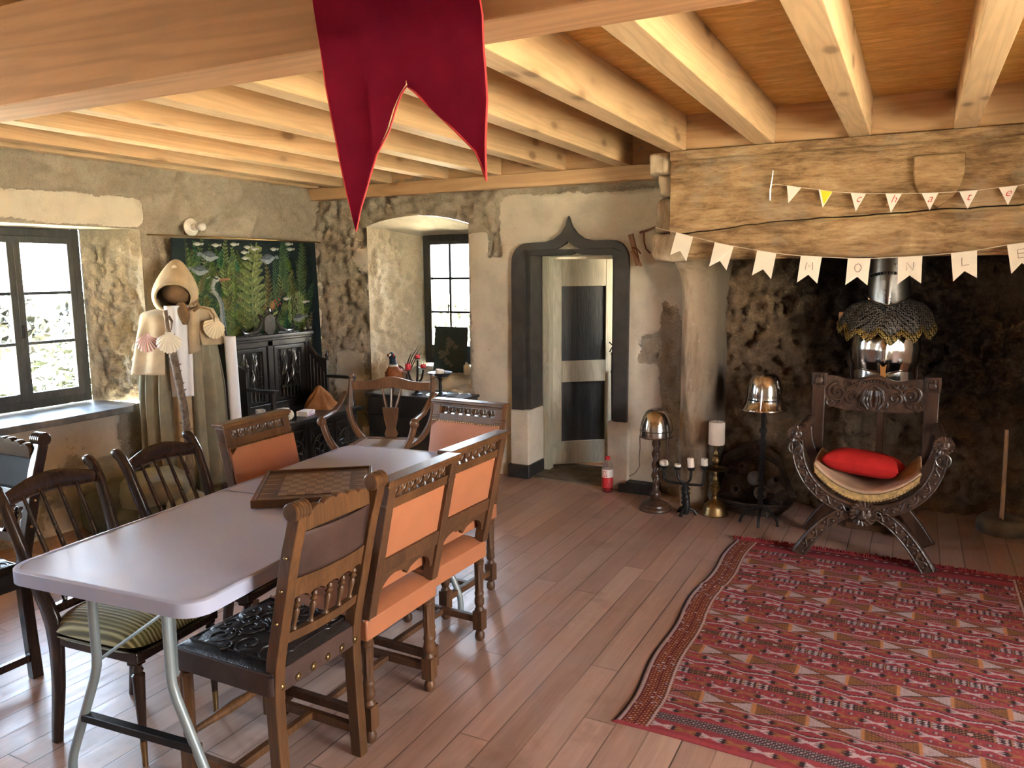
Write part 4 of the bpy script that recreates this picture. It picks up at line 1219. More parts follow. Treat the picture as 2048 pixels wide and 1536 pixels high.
def make_spindle_chair(label, group):
    t = thing('spindle_chair', label, 'chair', group=group)
    W = MT['mahog']
    for s in (-1, 1):
        # sabre rear leg flowing into the stile
        pz = [0, .15, .30, .40, .46, .52, .62, .74, .84, .885, .905, .90]
        py = [.215, .185, .170, .172, .180, .205, .250, .290, .325, .352, .372, .388]
        k = 40; tt = np.linspace(0, 11, k)
        zz = np.interp(tt, range(12), pz); yy = np.interp(tt, range(12), py)
        yy = np.convolve(np.pad(yy, 2, mode='edge'), np.ones(5)/5, 'valid')
        wd = np.interp(zz, [0, .3, .45, .6, .9], [.018, .026, .034, .024, .019])
        m = M(); P = []
        xx = s*(.165+.025*sstep(.4, .9, zz))
        d = np.stack([np.gradient(yy), np.gradient(zz)], 1); d /= np.linalg.norm(d, axis=1)[:, None]
        R = []
        for i in range(k):
            nx = (-d[i, 1], d[i, 0])
            ring = []
            for a in np.linspace(0, 2*PI, 12, endpoint=False):
                c, sn = math.cos(a), math.sin(a); e = .55
                u = np.sign(c)*abs(c)**e*.014; w_ = np.sign(sn)*abs(sn)**e*wd[i]
                ring.append((xx[i]+u, yy[i]+nx[0]*w_, zz[i]+nx[1]*w_))
            R.append(ring)
        R = np.array(R)
        m.grid(np.concatenate([R, R[:, :1]], 1)); b = len(m.v)
        m.add(R[0], [tuple(range(12))]); m.add(R[-1], [tuple(range(11, -1, -1))])
        m.build('rear_leg', W, t, smooth=60)
        m = M()
        m.cbox((s*.160, -.175, .375), (.038, .038, .05))
        m.lathe([(.020, .30), (.021, .318), (.014, .325), (.018, .335), (.013, .345), (.017, .356)], 14, (s*.165, -.185, 0))
        m.lathe([(.0105, .085), (.020, .30)], 14, (s*.165, -.185, 0))
        lg = m.build('front_leg', W, t)
        m = M(); m.lathe([(.009, 0), (.010, .012), (.009, .02), (.0115, .088)], 12, (s*.165, -.185, 0)); m.build('ferrule', MT['brass'], lg, label='brass tip')
    # yoke crest rail
    g = np.linspace(-1, 1, 31); P = np.zeros((31, 12, 3))
    for i, u in enumerate(g):
        c = .848+.028*(1-u*u)**1.5-.006*(1-abs(u)); h = .024+.014*(1-u*u)
        for j in range(12):
            a = 2*PI*j/11
            P[i, j] = (u*.178, .338+.020*(1-u*u)+.011*math.cos(a), c+h*math.sin(a))
    m = M(); m.grid(P); m.build('crest_rail', W, t, smooth=180)
    for k in range(4):
        x = -.105+.07*k
        m = M(); m.tube([(x*.92, .195, .485), (x*.96, .262, .66), (x, .345, .845)], [.008, .0085, .006], 8); m.build('spindle', W, t)
    m = M(); m.box(-.155, .155, .175, .203, .462, .492); m.build('lower_rail', W, t, bevel=.004, smooth=0)
    m = M(); m.strip([(-.185, -.205), (.185, -.205), (.172, .185), (-.172, .185)], [(-.16, -.18), (.16, -.18), (.15, .16), (-.15, .16)], .362, .400, 'xy'); m.build('seat_frame', W, t, bevel=.005, smooth=0)
    # domed cushion
    n = 25; m = M()
    A, B = np.meshgrid(np.linspace(-1, 1, n), np.linspace(-1, 1, n), indexing='ij')
    e = np.maximum(np.abs(A), np.abs(B))
    rr = (np.abs(A)**5+np.abs(B)**5)**.2
    sc_ = np.where(rr > 1e-6, e/np.maximum(rr, 1e-6), 1)
    A2, B2 = A*sc_, B*sc_
    Zt = .415+.075*np.sqrt(np.clip(1-e**5, 0, 1))*(1-.22*(A2**2+B2**2)/1.0)
    P = np.stack([A2*(.197-.012*(B2+1)/2), B2*.216-.008, Zt], -1); m.grid(P)
    P2 = P.copy(); P2[..., 2] = .398; m.grid(P2[::-1])
    m.build('cushion', MT['olivestripe'], t, smooth=70)
    return t
s1 = make_spindle_chair('dark spindle-back chair with striped olive seat at the near end of the table', 'dark spindle-back chairs')
s1.location = (-2.365, 1.685, 0); s1.rotation_euler = (0, 0, PI/2+math.radians(6.5))
dup(s1, (-2.40, 2.180, 0), PI/2+math.radians(7.5), 'dark spindle-back chair in front of the canvas rucksack on the window side', 'dark spindle-back chairs')

# ---- curule armchair with caned seat (front is -y)
def cane_mat():
    t = NT('woven_cane'); v = t.coord()
    a = t.n('ShaderNodeTexWave'); a.bands_direction = 'X'; a.inputs['Scale'].default_value = 28; t.l(v, a.inputs[0])
    b = t.n('ShaderNodeTexWave'); b.bands_direction = 'Y'; b.inputs['Scale'].default_value = 28; t.l(v, b.inputs[0])
    f = t.math('MAXIMUM', a.outputs['Fac'], b.outputs['Fac'])
    c = t.ramp(f, [(.55, (.05, .028, .018)), (.8, (.38, .27, .19))])
    return t.bsdf(c, .5, 0, t.bump(f, .5, .003), .4)
MT['cane'] = cane_mat()
def make_curule():
    t = thing('curule_armchair', 'light brown curule armchair with caned seat and lyre back before the black chest', 'armchair')
    W = MT['curule']
    R = .30
    for y in (-.22, .20):
        for s in (-1, 1):
            pts = []
            for a in np.linspace(0, 1, 22):
                # outward curl at the top, sweep in to the crossing, then out to the foot on the other side
                x = s*.298*math.cos(a*PI/2)**.62 if a < 1 else 0.0; z = .71-.27*math.sin(a*PI/2)**1.25
                pts.append((x, y+(.03*(1-a) if y > 0 else 0), z))
            for a in np.linspace(.08, 1, 14): pts.append((-s*(.005+.24*a**.8), y, .435-.425*a**1.6))
            m = M(); m.tube(pts, np.r_[np.linspace(.020, .024, 22), np.linspace(.024, .018, 14)], 10, flat=1.0); m.build('curved_leg', W, t)
    for s in (-1, 1):
        m = M()
        m.tube([(s*.315, .215, .80), (s*.305, .17, .79), (s*.300, .08, .745), (s*.30, -.02, .712), (s*.30, -.14, .706), (s*.30, -.235, .70)], [.016, .018, .019, .020, .022, .024], 10, flat=.7)
        m.sphere((s*.30, -.235, .685), .030, 12, 8, (1, .8, 1)); m.build('arm', W, t)
        m = M(); m.tube([(s*.290, .225, .70), (s*.288, .25, .82), (s*.286, .27, .90)], [.020, .019, .017], 4); m.sphere((s*.286, .272, .905), .021, 8, 6, (1, 1, .8)); m.build('back_post', W, t, smooth=40)
    top = [(x, .862+.045*math.exp(-(x/.12)**2)+.012*abs(x)/.28) for x in np.linspace(-.275, .275, 31)]
    bot = [(x, .815+.018*math.exp(-(x/.10)**2)) for x in np.linspace(.275, -.275, 31)]
    m = M(); m.prism(top+bot, .245, .272, 'xz'); m.build('crest_rail', W, t, bevel=.004, smooth=40)
    m = M()
    for s in (-1, 0, 1):
        m.tube([(s*.065, .258, .825), (s*.05, .25, .76), (s*.03, .235, .69)], [.012, .013, .014], 8, flat=.6)
    m.prism([(-.055, .70), (.055, .70), (.045, .62), (.03, .56), (.045, .52), (.03, .49), (-.03, .49), (-.045, .52), (-.03, .56), (-.045, .62)], .215, .235, 'xz')
    m.build('lyre_splat', W, t, smooth=40)
    m = M(); m.strip([(-.20, -.24), (.20, -.24), (.20, .22), (-.20, .22)], [(-.15, -.19), (.15, -.19), (.15, .17), (-.15, .17)], .478, .500, 'xy'); sf = m.build('seat_frame', W, t, bevel=.003, smooth=0)
    m = M(); m.box(-.155, .155, -.195, .175, .487, .495); m.build('cane_seat', MT['cane'], sf, smooth=0)
    m = M(); m.box(-.20, -.17, -.2, .19, .03, .06); m.box(.17, .20, -.2, .19, .03, .06); m.build('floor_runner', W, t, bevel=.004, smooth=0)
    m = M(); m.tube([(0, -.24, .43), (0, .22, .43)], .016, 10); m.build('cross_rod', W, t)
    return t
cu = make_curule()
cu.location = (-3.04, 4.02, 0); cu.rotation_euler = (0, 0, math.radians(18))
# ================================================================== RUG (woven pattern kept as the colour of its yarns)
def make_rug():
    x0, x1, y0, y1 = -.885, .66, 2.44, 4.60
    nx, ny = 387, 541
    us = np.linspace(0, x1-x0, nx); vs = np.linspace(0, y1-y0, ny)
    U, V = np.meshgrid(us, vs, indexing='ij')
    W = x1-x0
    RED = np.array((.27, .047, .058)); DARK = np.array((.048, .028, .030)); WHT = np.array((.42, .32, .32)); GOLD = np.array((.27, .115, .05)); MAR = np.array((.15, .028, .032)); ROSE = np.array((.34, .135, .125))
    C = np.tile(RED, (nx, ny, 1)).astype(float)
    C *= (1+.35*(vnoise(U*3, V*70, 2)-.5))[..., None]
    def put(mask, col): C[mask] = col
    inner = (U > .125) & (U < W-.125)
    px = U-.125
    def tri(x): return 2*np.abs(x-np.floor(x+.5))
    def band_x(v0, h, per, ph):       # row of small crossed motifs, alternately white and gold on dark beads
        m = inner & (np.abs(V-v0) < h/2)
        k = np.floor(px/per+ph); f = (px/per+ph)-k
        a = np.abs(f-.5)/.5; b = np.abs(V-v0)/(h/2)
        mot = m & (np.abs(a-b) < .27) & (a < .85); mot |= m & (b < .18) & (a < .85)
        dk = m & (a > .62) & (b < .8)
        put(dk, DARK); put(mot & (k % 2 == 0), WHT); put(mot & (k % 2 == 1), GOLD)
    def band_w(v0, amp, per, ph):     # wavy line
        w = v0+amp*(tri(px/per+ph)-.5)
        put(inner & (np.abs(V-w) < .0045), WHT); put(inner & (np.abs(V-w-.007) < .003), DARK)
        put(inner & (np.abs(V-w+.02) < .004) & (((px/per*2+ph) % 1) < .2), WHT)
    def band_tri(v0, h, per, ph):     # hourglass triangles, gold and pale
        m = inner & (np.abs(V-v0) < h/2)
        s = px/per+ph; k = np.floor(s); f = s-k
        a = np.abs(f-.5)*2; b = np.abs(V-v0)/(h/2)
        side = a > b
        tex = ((np.floor(U/.006)+np.floor(V/.006)) % 2 == 0)
        odd = (k % 2 == 1)
        put(m & side & odd, WHT); put(m & side & ~odd, GOLD)
        put(m & ~side & odd, GOLD*1.05); put(m & ~side & ~odd, ROSE)
        put(m & side & odd & tex, WHT*.72); put(m & side & ~odd & tex, GOLD*.55); put(m & ~side & tex, MAR*1.2)
        put(m & (np.abs(a-b) < .07), DARK*1.6)
        put(m & ((f < .035) | (f > .965)), GOLD*1.6)
        put(inner & (np.abs(np.abs(V-v0)-h/2) < .0022), WHT*.8)
    def band_box(v0, h, per, ph):     # dark blocks alternating with white zigzag blocks
        m = inner & (np.abs(V-v0) < h/2)
        s = px/per+ph; k = np.floor(s); f = s-k
        zig = (f < .52)
        put(m, DARK*1.2)
        g = f/.52*3; gf = g-np.floor(g)
        z = np.abs(gf-.5)*2; zz = tri((V-v0)/(h/3.0))
        put(m & zig & (np.abs(z-.25-.5*zz) < .20) & (gf > .12) & (gf < .88), WHT)
        put(m & zig & (gf < .08), GOLD*1.4)
        ch = ((np.floor(U/.010)+np.floor(V/.008)) % 2 == 0)
        put(m & ~zig & ch & ((np.floor(U/.005)) % 2 == 0), GOLD*1.1)
        put(m & ~zig & (np.abs(f-.76) < .03) & (np.abs(V-v0) < h*.15), WHT)
    def band_dot(v0, per, ph):
        m = inner & (np.abs(V-v0) < .006); f = (px/per+ph) % 1
        put(m & (f < .35), DARK*2); put(m & (f > .12) & (f < .25), WHT*.8); put(m & (f > .6) & (f < .75), GOLD)
    # one full repeat from near edge
    v = .045; k = 0
    band_x(v, .034, .085, .1); v += .055
    m = inner & (np.abs(V-v) < .020); put(m, DARK*1.3); put(m & ((np.floor(U/.009)+np.floor(V/.007)) % 2 == 0) & (np.floor(U/.0045) % 2 == 0), WHT*.75)
    v += .055
    while v < (y1-y0)-.12:
        k += 1; ph = k*.37
        band_x(v, .030, .082, ph); v += .042
        band_w(v, .022, .19, ph); v += .042
        band_x(v, .032, .088, ph+.4); v += .070
        band_tri(v, .086, .185, ph); v += .068
        band_dot(v, .06, ph); v += .030
        band_x(v, .032, .090, ph+.2); v += .030
        band_dot(v, .055, ph+.3); v += .045
        band_box(v, .044, .30, ph); v += .050
    put(inner & (V > (y1-y0)-.075), MAR); m = inner & (V > (y1-y0)-.075) & ((np.floor(U/.010)+np.floor(V/.008)) % 2 == 0); put(m, RED*.7)
    put(inner & (np.abs(V-(y1-y0)+.04) < .006) & (((U/.05) % 1) < .4), WHT)
    # side borders
    for s in (0, 1):
        b = U if s == 0 else W-U
        m = b < .125; put(m, MAR*.8)
        ch = ((np.floor(b/.011)+np.floor(V/.009)) % 2 == 0)
        put(m & ch & (np.floor(b/.0055) % 2 == 0), GOLD*1.5); put(m & ch & (_h(np.floor(b/.011), np.floor(V/.009), 3) > .9), WHT)
        put(m & (b < .016), DARK); put(m & (np.abs(b-.020) < .0045), WHT); put(m & (np.abs(b-.012) < .002), WHT*.8)
        put(m & (np.abs(b-.118) < .0045), WHT); put(m & (np.abs(b-.108) < .003), DARK)
    put(V < .012, RED*1.15)
    # cloth shape: slight side waviness, creases near the front corner
    X = x0+U+(.012*np.sin(V*2.9+.6)-.020*np.exp(-((V-.85)/.5)**2)+.010*np.sin(V*9))*(1-U/W)+.012*np.sin(U*3)
    Y = y0+V+.02*np.exp(-(U/.35)**2)*np.exp(-V/.2)+.012*np.sin(U*4.0)*np.exp(-V/.3)
    Z = .007+.007*fbm(U*3, V*3, 4, 3)+.014*np.exp(-((V-.13-.05*U)/.05)**2)*np.exp(-((U-.55)/.5)**2)+.012*np.exp(-((V-.30+.1*U)/.06)**2)*np.exp(-((U-.9)/.4)**2)
    Z += .010*np.exp(-((V-1.38)/.03)**2)*np.exp(-(U/.3)**2)+.008*np.exp(-((V-1.02)/.03)**2)*np.exp(-(U/.3)**2)
    ed = np.minimum(np.minimum(U, W-U), np.minimum(V, y1-y0-V)); Z = .003+(Z-.003)*sstep(-.004, .02, ed)
    t = thing('rug', 'red flatwoven rug with banded geometric motifs and a fringed far edge before the fireplace', 'rug', (0, 0, 0))
    m = M(); P = np.stack([X, Y, Z], -1); m.grid(P)
    n = len(m.v)
    # skirt down to the floor
    idx = [i*ny for i in range(nx)]+[(nx-1)*ny+j for j in range(ny)]+[i*ny+ny-1 for i in range(nx-1, -1, -1)]+[j for j in range(ny-1, -1, -1)]
    low = [(m.v[i][0], m.v[i][1], .0005) for i in idx]
    b = len(m.v); m.v.extend(low); k = len(idx)
    for i in range(k-1): m.f.append((idx[i+1], idx[i], b+i, b+i+1)); m.mi.append(0)
    o = m.build('woven_field', MT['rug'], t, smooth=180)
    cols = C.reshape(-1, 3); cols = np.concatenate([cols, cols[idx]], 0); attr_c(o, 'paint', cols)
    f = M(); rd = random.Random(4)
    for i in range(420):
        x = x0+W*(i+rd.random())/420; y = y1-.01+.012*math.sin((x-x0)*3)
        a = rd.uniform(-.5, .5); L = rd.uniform(.04, .062)
        f.tube([(x, y, .008), (x+a*L*.4, y+L*.5, .012+rd.random()*.012), (x+a*L, y+L, .004)], [.0028, .003, .0022], 4)
    f.build('fringe', m_plain('red_wool_fringe', (.26, .018, .024), .95), t, smooth=60)
MT['rug'] = m_attrcolor('woven_rug_wool', .95, 420, .5, .1)
make_rug()

# ================================================================== FIRESIDE THINGS
# ---- savonarola chair: front is -y
def make_savonarola():
    t = thing('savonarola_chair', 'carved dark wooden folding armchair with curved legs, lion masks and a red cushion on it', 'armchair', (-.185, 4.73, .012))
    W, WP = MT['savona'], MT['savona_plain']
    def arc_up(n=40):
        pts = []
        for u in np.linspace(-1, 1, n):
            a = u*PI*.5
            pts.append((.345*math.sin(a)*1.02, .655-.365*abs(math.cos(a))**.92))
        return pts
    def arc_dn(n=40):
        pts = []
        for u in np.linspace(-1, 1, n):
            x = .325*u; pts.append((x, .295*(1-abs(u)**2.0)-.0))
        return pts
    def slab(curve, w, y0, y1, taper=None):
        c = np.array(curve); d = np.gradient(c, axis=0); d /= np.linalg.norm(d, axis=1)[:, None]
        nrm = np.stack([-d[:, 1], d[:, 0]], 1)
        ww = np.full(len(c), w) if taper is None else np.array(taper)
        o = c+nrm*ww[:, None]/2; i = c-nrm*ww[:, None]/2
        m = M(); m.strip(o.tolist(), i.tolist(), y0, y1, 'xz', closed=False); return m
    for nm, y0, y1 in (('front', -.255, -.205), ('rear', .195, .245)):
        carved = W if nm == 'front' else WP
        m = slab(arc_up(), .066, y0, y1, [.052+.02*math.sin(PI*i/39) for i in range(40)])
        m.build('curved_arm_frame', carved, t, bevel=.006)
        m = slab(arc_dn(), .066, y0, y1, [.078-.02*math.sin(PI*i/39) for i in range(40)])
        m.build('curved_leg_frame', carved, t, bevel=.006)
        if nm == 'front':
            # edge beads and scrolling acanthus in relief
            for crv, w, nm2 in ((arc_up(), .062, 'arm'), (arc_dn(), .064, 'leg')):
                c = np.array(crv); d = np.gradient(c, axis=0); d /= np.linalg.norm(d, axis=1)[:, None]; nr = np.stack([-d[:, 1], d[:, 0]], 1)
                m = M()
                for s in (-1, 1):
                    p = c+nr*s*w*.43; m.tube([(a, y0-.002, b) for a, b in p], .0042, 6)
                L = np.r_[0, np.cumsum(np.linalg.norm(np.diff(c, axis=0), axis=1))]; tot = L[-1]
                ss = np.linspace(.02, tot-.02, 160)
                cx = np.interp(ss, L, c[:, 0]); cz = np.interp(ss, L, c[:, 1]); nx_ = np.interp(ss, L, nr[:, 0]); nz = np.interp(ss, L, nr[:, 1])
                wv = .015*np.sin(ss*2*PI/.085)
                m.tube([(a+n1*w_, y0-.003, b+n2*w_) for a, b, n1, n2, w_ in zip(cx, cz, nx_, nz, wv)], .005, 6)
                k = 0
                for q in np.arange(.03, tot-.02, .0425):
                    a = np.interp(q, L, c[:, 0]); b = np.interp(q, L, c[:, 1]); n1 = np.interp(q, L, nr[:, 0]); n2 = np.interp(q, L, nr[:, 1]); s = 1 if k % 2 else -1; k += 1
                    m.sphere((a+n1*s*.010, y0-.002, b+n2*s*.010), .0095, 8, 6, (1, .6, 1))
                m.build('relief_carving', W, t, label='carved scroll relief on the front of the curved frame')
    # lion mask at the crossing
    def mask(c, s, nm='lion_mask'):
        m = M(); cx, cy, cz = c
        m.sphere((cx, cy, cz), .052*s, 18, 12, (1, .55, 1.05))
        m.sphere((cx, cy-.020*s, cz-.016*s), .024*s, 12, 8, (1.1, .9, .75)); m.tube([(cx, cy-.030*s, cz+.022*s), (cx, cy-.040*s, cz-.006*s)], [.008*s, .011*s], 8)
        for sx in (-1, 1):
            m.sphere((cx+sx*.020*s, cy-.024*s, cz+.014*s), .008*s, 8, 6); m.tube([(cx+sx*.008*s, cy-.028*s, cz+.024*s), (cx+sx*.032*s, cy-.022*s, cz+.028*s)], .005*s, 6)
            m.tube([(cx+sx*.010*s, cy-.038*s, cz-.022*s), (cx+sx*.026*s, cy-.028*s, cz-.034*s)], .006*s, 6)
        for k in range(18):
            a = 2*PI*k/18; r0 = .044*s; r1 = .068*s
            m.tube([(cx+r0*math.cos(a), cy-.012*s, cz+r0*math.sin(a)), (cx+(r1-.006*s)*math.cos(a+.15), cy-.018*s, cz+(r1-.006*s)*math.sin(a+.15)), (cx+r1*math.cos(a+.3), cy-.004*s, cz+r1*math.sin(a+.3))], [.010*s, .009*s, .003*s], 6)
        return m.build(nm, W, t)
    mask((0, -.262, .285), 1.0)
    for s in (-1, 1):
        m = M(); m.tube([(s*.352, -.23, .672), (s*.350, -.06, .690), (s*.345, .12, .690), (s*.335, .24, .70)], [.030, .027, .027, .028], 10, flat=.8); m.build('arm', W, t)
        mask((s*.355, -.258, .690), .72, 'lion_mask')
        m = M(); m.torus((s*.357, -.285, .615), .034, .0042, 'y', 26, 8); m.build('iron_ring', MT['steeldark'], t)
        m = M(); m.box(s*.300-.036, s*.300+.036, .225, .262, .30, .950); m.build('back_post', WP, t, bevel=.005, smooth=0)
        m = M(); m.cbox((s*.300, .243, .935), (.084, .050, .085)); m.sphere((s*.300, .214, .930), .024, 10, 8, (1, .5, 1))
        for k in range(4): m.tube([(s*.300-.03+.02*k, .216, .90), (s*.300-.03+.02*k, .214, .965)], .005, 6)
        m.build('post_finial', W, t, bevel=.004)
    # carved crest rail
    top = [(x, .955+.010*math.cos(x*26)+.012*math.exp(-(x/.07)**2)) for x in np.linspace(-.268, .268, 41)]
    bot = [(x, .772-.022*math.exp(-(x/.10)**2)+.010*math.cos(x*22)) for x in np.linspace(.268, -.268, 41)]
    m = M(); m.prism(top+bot, .228, .256, 'xz'); cr = m.build('crest_rail', W, t, bevel=.004)
    m = M()
    def spiral(cx, cz, r, dirn, turns=1.6, a0=0, th=.0085):
        p = []
        for u in np.linspace(0, 1, 40):
            a = a0+dirn*u*turns*2*PI; q = r*(1-u)**.8+.004; p.append((cx+q*math.cos(a), .223, cz+q*math.sin(a)))
        m.tube(p, np.linspace(th, th*.7, 40), 7)
    for s in (-1, 1):
        spiral(s*.195, .865, .052, -s, 1.7, PI/2, .0095); spiral(s*.115, .845, .034, s, 1.4, -PI/2, .008); spiral(s*.050, .80, .026, -s, 1.3, PI/2, .007); spiral(s*.235, .805, .022, s, 1.3, 0, .007); spiral(s*.14, .915, .02, -s, 1.2, 0, .006)
        m.tube([(s*.05, .222, .93), (s*.09, .220, .925), (s*.14, .222, .89), (s*.18, .222, .80), (s*.24, .224, .775)], .007, 6)
        m.tube([(s*.03, .22, .775), (s*.06, .218, .82), (s*.045, .218, .885), (s*.0, .218, .92)], .0075, 6)
        for k in range(4): m.tube([(s*(.012+.014*k), .222, .79), (s*(.018+.018*k), .214, .83), (s*(.012+.012*k), .222, .885)], .0065, 6)
    m.tube([(-.085, .222, .905), (-.06, .218, .945), (0, .216, .962), (.06, .218, .945), (.085, .222, .905)], .009, 8)
    for k in range(7): m.sphere((-.054+.018*k, .220, .93+.010*math.cos((k-3)*.5)), .007, 8, 6)
    m.build('relief_carving', W, cr, label='carved acanthus scrolls on the crest rail')
    m = M(); m.box(.025, .055, .232, .25, .30, .775); m.build('back_slat', WP, t, smooth=0)
    # sling seat, pale worn leather with gold trim
    pts = []
    for u in np.linspace(-.93, .93, 33):
        x = .282*u; z = .555-.165*math.cos(u*PI/2)**.75
        pts.append((x, z))
    P = np.zeros((33, 14, 3))
    for j, y in enumerate(np.linspace(-.235, .215, 14)):
        for i, (x, z) in enumerate(pts): P[i, j] = (x, y, z+.012*math.sin(PI*(y+.235)/.45)-.02*(1-(x/.24)**2)*math.sin(PI*(y+.235)/.45)*0)
    m = M(); m.grid(P); m.build('sling_seat', MT['slingleather'], t, smooth=180, solid=.012)
    m = M(); a = [(x, z-.008) for x, z in pts]; b = [(x*.97, z-.048) for x, z in pts]
    m.strip(b, a, -.242, -.232, 'xz', closed=False)
    for i in range(0, 33): m.sphere((pts[i][0]*.97, -.243, pts[i][1]-.044), .0055, 6, 5)
    m.build('gold_trim', MT['goldtrim'], t, label='worn gold braid along the front of the seat')
    return t
MT['slingleather'] = m_plain('pale_worn_leather', (.42, .27, .17), .6, 0, .35, 7, .3, 120)
MT['goldtrim'] = m_plain('worn_gold_braid', (.40, .26, .10), .6, .2, .4, 40, .6, 150)
make_savonarola()
# ---- red cushion
def cushion(name, label, c, size, rot, mat):
    n = 34; A, B = np.meshgrid(np.linspace(-1, 1, n), np.linspace(-1, 1, n), indexing='ij')
    r = np.maximum(np.abs(A), np.abs(B))
    th = np.sqrt(np.clip(1-np.abs(A)**6, 0, 1))*np.sqrt(np.clip(1-np.abs(B)**6, 0, 1))*(1-.18*A**2)*(1-.18*B**2)
    pinch = 1-.10*(1-B**2)*np.abs(A)**3; pinch2 = 1-.12*(1-A**2)*np.abs(B)**3
    wr = .10*(fbm(A*3+5, B*3, 8, 4)-.5)*th
    up = np.stack([A*pinch*size[0]/2, B*pinch2*size[1]/2, (th*.5+wr)*size[2]], -1); dn = up.copy(); dn[..., 2] = -th*size[2]*.42
    m = M(); m.grid(up); m.grid(dn[::-1])
    m.tube([(size[0]*.30, -size[1]*.5, 0)], .001) if False else None
    R = rotm(*rot); m.xf(lambda x, y, z: tuple(np.array((x, y, z)) @ R.T))
    o = m.build(name, mat, smooth=180); o.location = c
    return tag(o, label, 'cushion')
cushion('cushion', 'plump red cushion lying on the seat of the carved folding armchair', (-.205, 4.70, .515), (.40, .36, .15), (math.radians(-9), math.radians(4), math.radians(-7)), MT['cushion'])

# ---- sallet helmet on iron stand
t_ = thing('helmet_stand', 'wrought iron stand with three feet holding the pointed steel helmet', 'stand', (-.805, 5.00, 0))
m = M(); m.box(-.014, .014, -.012, .012, .085, .80); m.build('pole', MT['iron'], t_, bevel=.003, smooth=0)
for z in (.17, .215, .275, .345, .42, .52, .60):
    m = M(); m.cbox((0, 0, z), (.044, .034, .012 if z < .45 else .03)); m.build('collar', MT['iron'], t_, bevel=.003, smooth=0)
for k in range(3):
    a = (math.radians(200), math.radians(-20), math.radians(-85))[k]; c, s = math.cos(a), math.sin(a)
    m = M(); m.tube([(0, 0, .095), (c*.05, s*.05, .092), (c*.095, s*.095, .070), (c*.118, s*.118, .03), (c*.125, s*.125, .002)], [.010, .010, .009, .008, .009], 8)
    m.tube([(c*.035, s*.035, .088), (c*.045, s*.045, .055), (c*.05, s*.05, .035)], [.006, .005, .003], 6); m.build('leg', MT['iron'], t_)
def sallet():
    t = thing('sallet_helmet', 'polished steel helmet with flared rim and eye slit on the iron stand', 'helmet', (-.805, 5.0, .735))
    nz, na = 36, 64; P = np.zeros((na, nz, 3))
    for i in range(na):
        a = 2*PI*i/na
        for j in range(nz):
            u = j/(nz-1)
            if u < .3: r = .105+.029*(1-u/.3)**1.9; z = .085*u/.3
            else:
                q = (u-.3)/.7; r = .105*math.cos(q*PI/2)**.52; z = .085+.145*math.sin(q*PI/2)
            rr = r*(1+.10*math.cos(a+PI/2)**2*(1 if math.sin(a) > 0 else .3))
            if math.sin(a) > 0: rr *= 1+.30*max(0, math.sin(a))**2*(1-u)**2
            comb = .016*math.exp(-(math.cos(a)/.10)**2)*sstep(.35, .75, u)
            P[i, j] = (rr*math.cos(a), rr*math.sin(a), z+comb)
    m = M(); m.grid(P, wrap_u=True); m.build('skull', MT['steel'], t, smooth=70, solid=.003)
    m = M(); m.torus((0, 0, 0), .1, .1, 'z') if False else None
    rim = [tuple(P[i, 0]) for i in range(na)]; m.tube(rim, .0035, 6, closed=True); m.build('rolled_rim', MT['steel'], t)
    for s in (-1, 1):
        m = M(); pts = []
        for a in np.linspace(math.radians(8), math.radians(48), 8):
            x = s*math.sin(a)*.110; y = -math.cos(a)*.110*1.03; pts.append((x, y, .066))
        m.tube(pts, .0055, 6, flat=.9); m.build('eye_slit', MT['blackslit'], t, label='dark eye slit')
    m = M(); pts = [(0, -.136, .003), (0, -.118, .05), (0, -.111, .085), (0, -.102, .15), (0, -.066, .21), (0, 0, .246), (0, .06, .215), (0, .09, .15)]; m.tube(pts, [.003, .004, .004, .005, .006, .007, .005, .003], 6, flat=1); m.build('comb', MT['steel'], t)
    m = M()
    for s in (-1, 1): m.sphere((s*.094, -.02, .115), .005, 8, 6)
    m.build('rivet', MT['steeldark'], t)
MT['blackslit'] = m_plain('dark_opening', (.004, .004, .004), .9)
sallet()

# ---- conical helmet on barley-twist stand
t_ = thing('twist_stand', 'brown barley-twist wooden stand with round foot holding the rounded helmet', 'stand', (-1.49, 4.985, 0))
m = M(); m.lathe([(.108, 0), (.110, .012), (.104, .024), (.092, .030), (.088, .042), (.060, .056), (.045, .060)], 32); m.build('foot', MT['savona_plain'], t_)
m = M(); m.lathe([(.040, .058), (.042, .066), (.028, .078), (.034, .09), (.040, .108), (.034, .126), (.024, .136), (.022, .15)], 24); m.build('turned_knop', MT['savona_plain'], t_)
n, k = 70, 24; P = np.zeros((n, k+1, 3))
for i in range(n):
    z = .145+(.53-.145)*i/(n-1); ph = z*2*PI/.075; ev = sstep(.145, .19, z)*(1-sstep(.50, .53, z))
    for j in range(k+1):
        a = 2*PI*j/k; r = .0235*(1+.24*ev*math.cos(2*(a-ph/2)))
        P[i, j] = (r*math.cos(a), r*math.sin(a), z)
m = M(); m.grid(P.transpose(1, 0, 2)); m.build('twisted_shaft', MT['savona_plain'], t_, smooth=180)
t_ = thing('conical_helmet', 'rounded steel helmet with leather straps on the barley-twist stand', 'helmet', (-1.49, 4.985, .505))
P = np.zeros((48, 26, 3))
for i in range(48):
    a = 2*PI*i/48
    for j in range(26):
        u = j/25; z = .19*math.sin(u*PI/2)**1.05; r = .108*math.cos(u*PI/2)**.62*(1-.03*u)
        P[i, j] = (r*math.cos(a), r*1.12*math.sin(a), z+.012*max(0, -math.sin(a))*(1-u)*0)
m = M(); m.grid(P, wrap_u=True); m.build('skull', MT['steel'], t_, smooth=80, solid=.003)
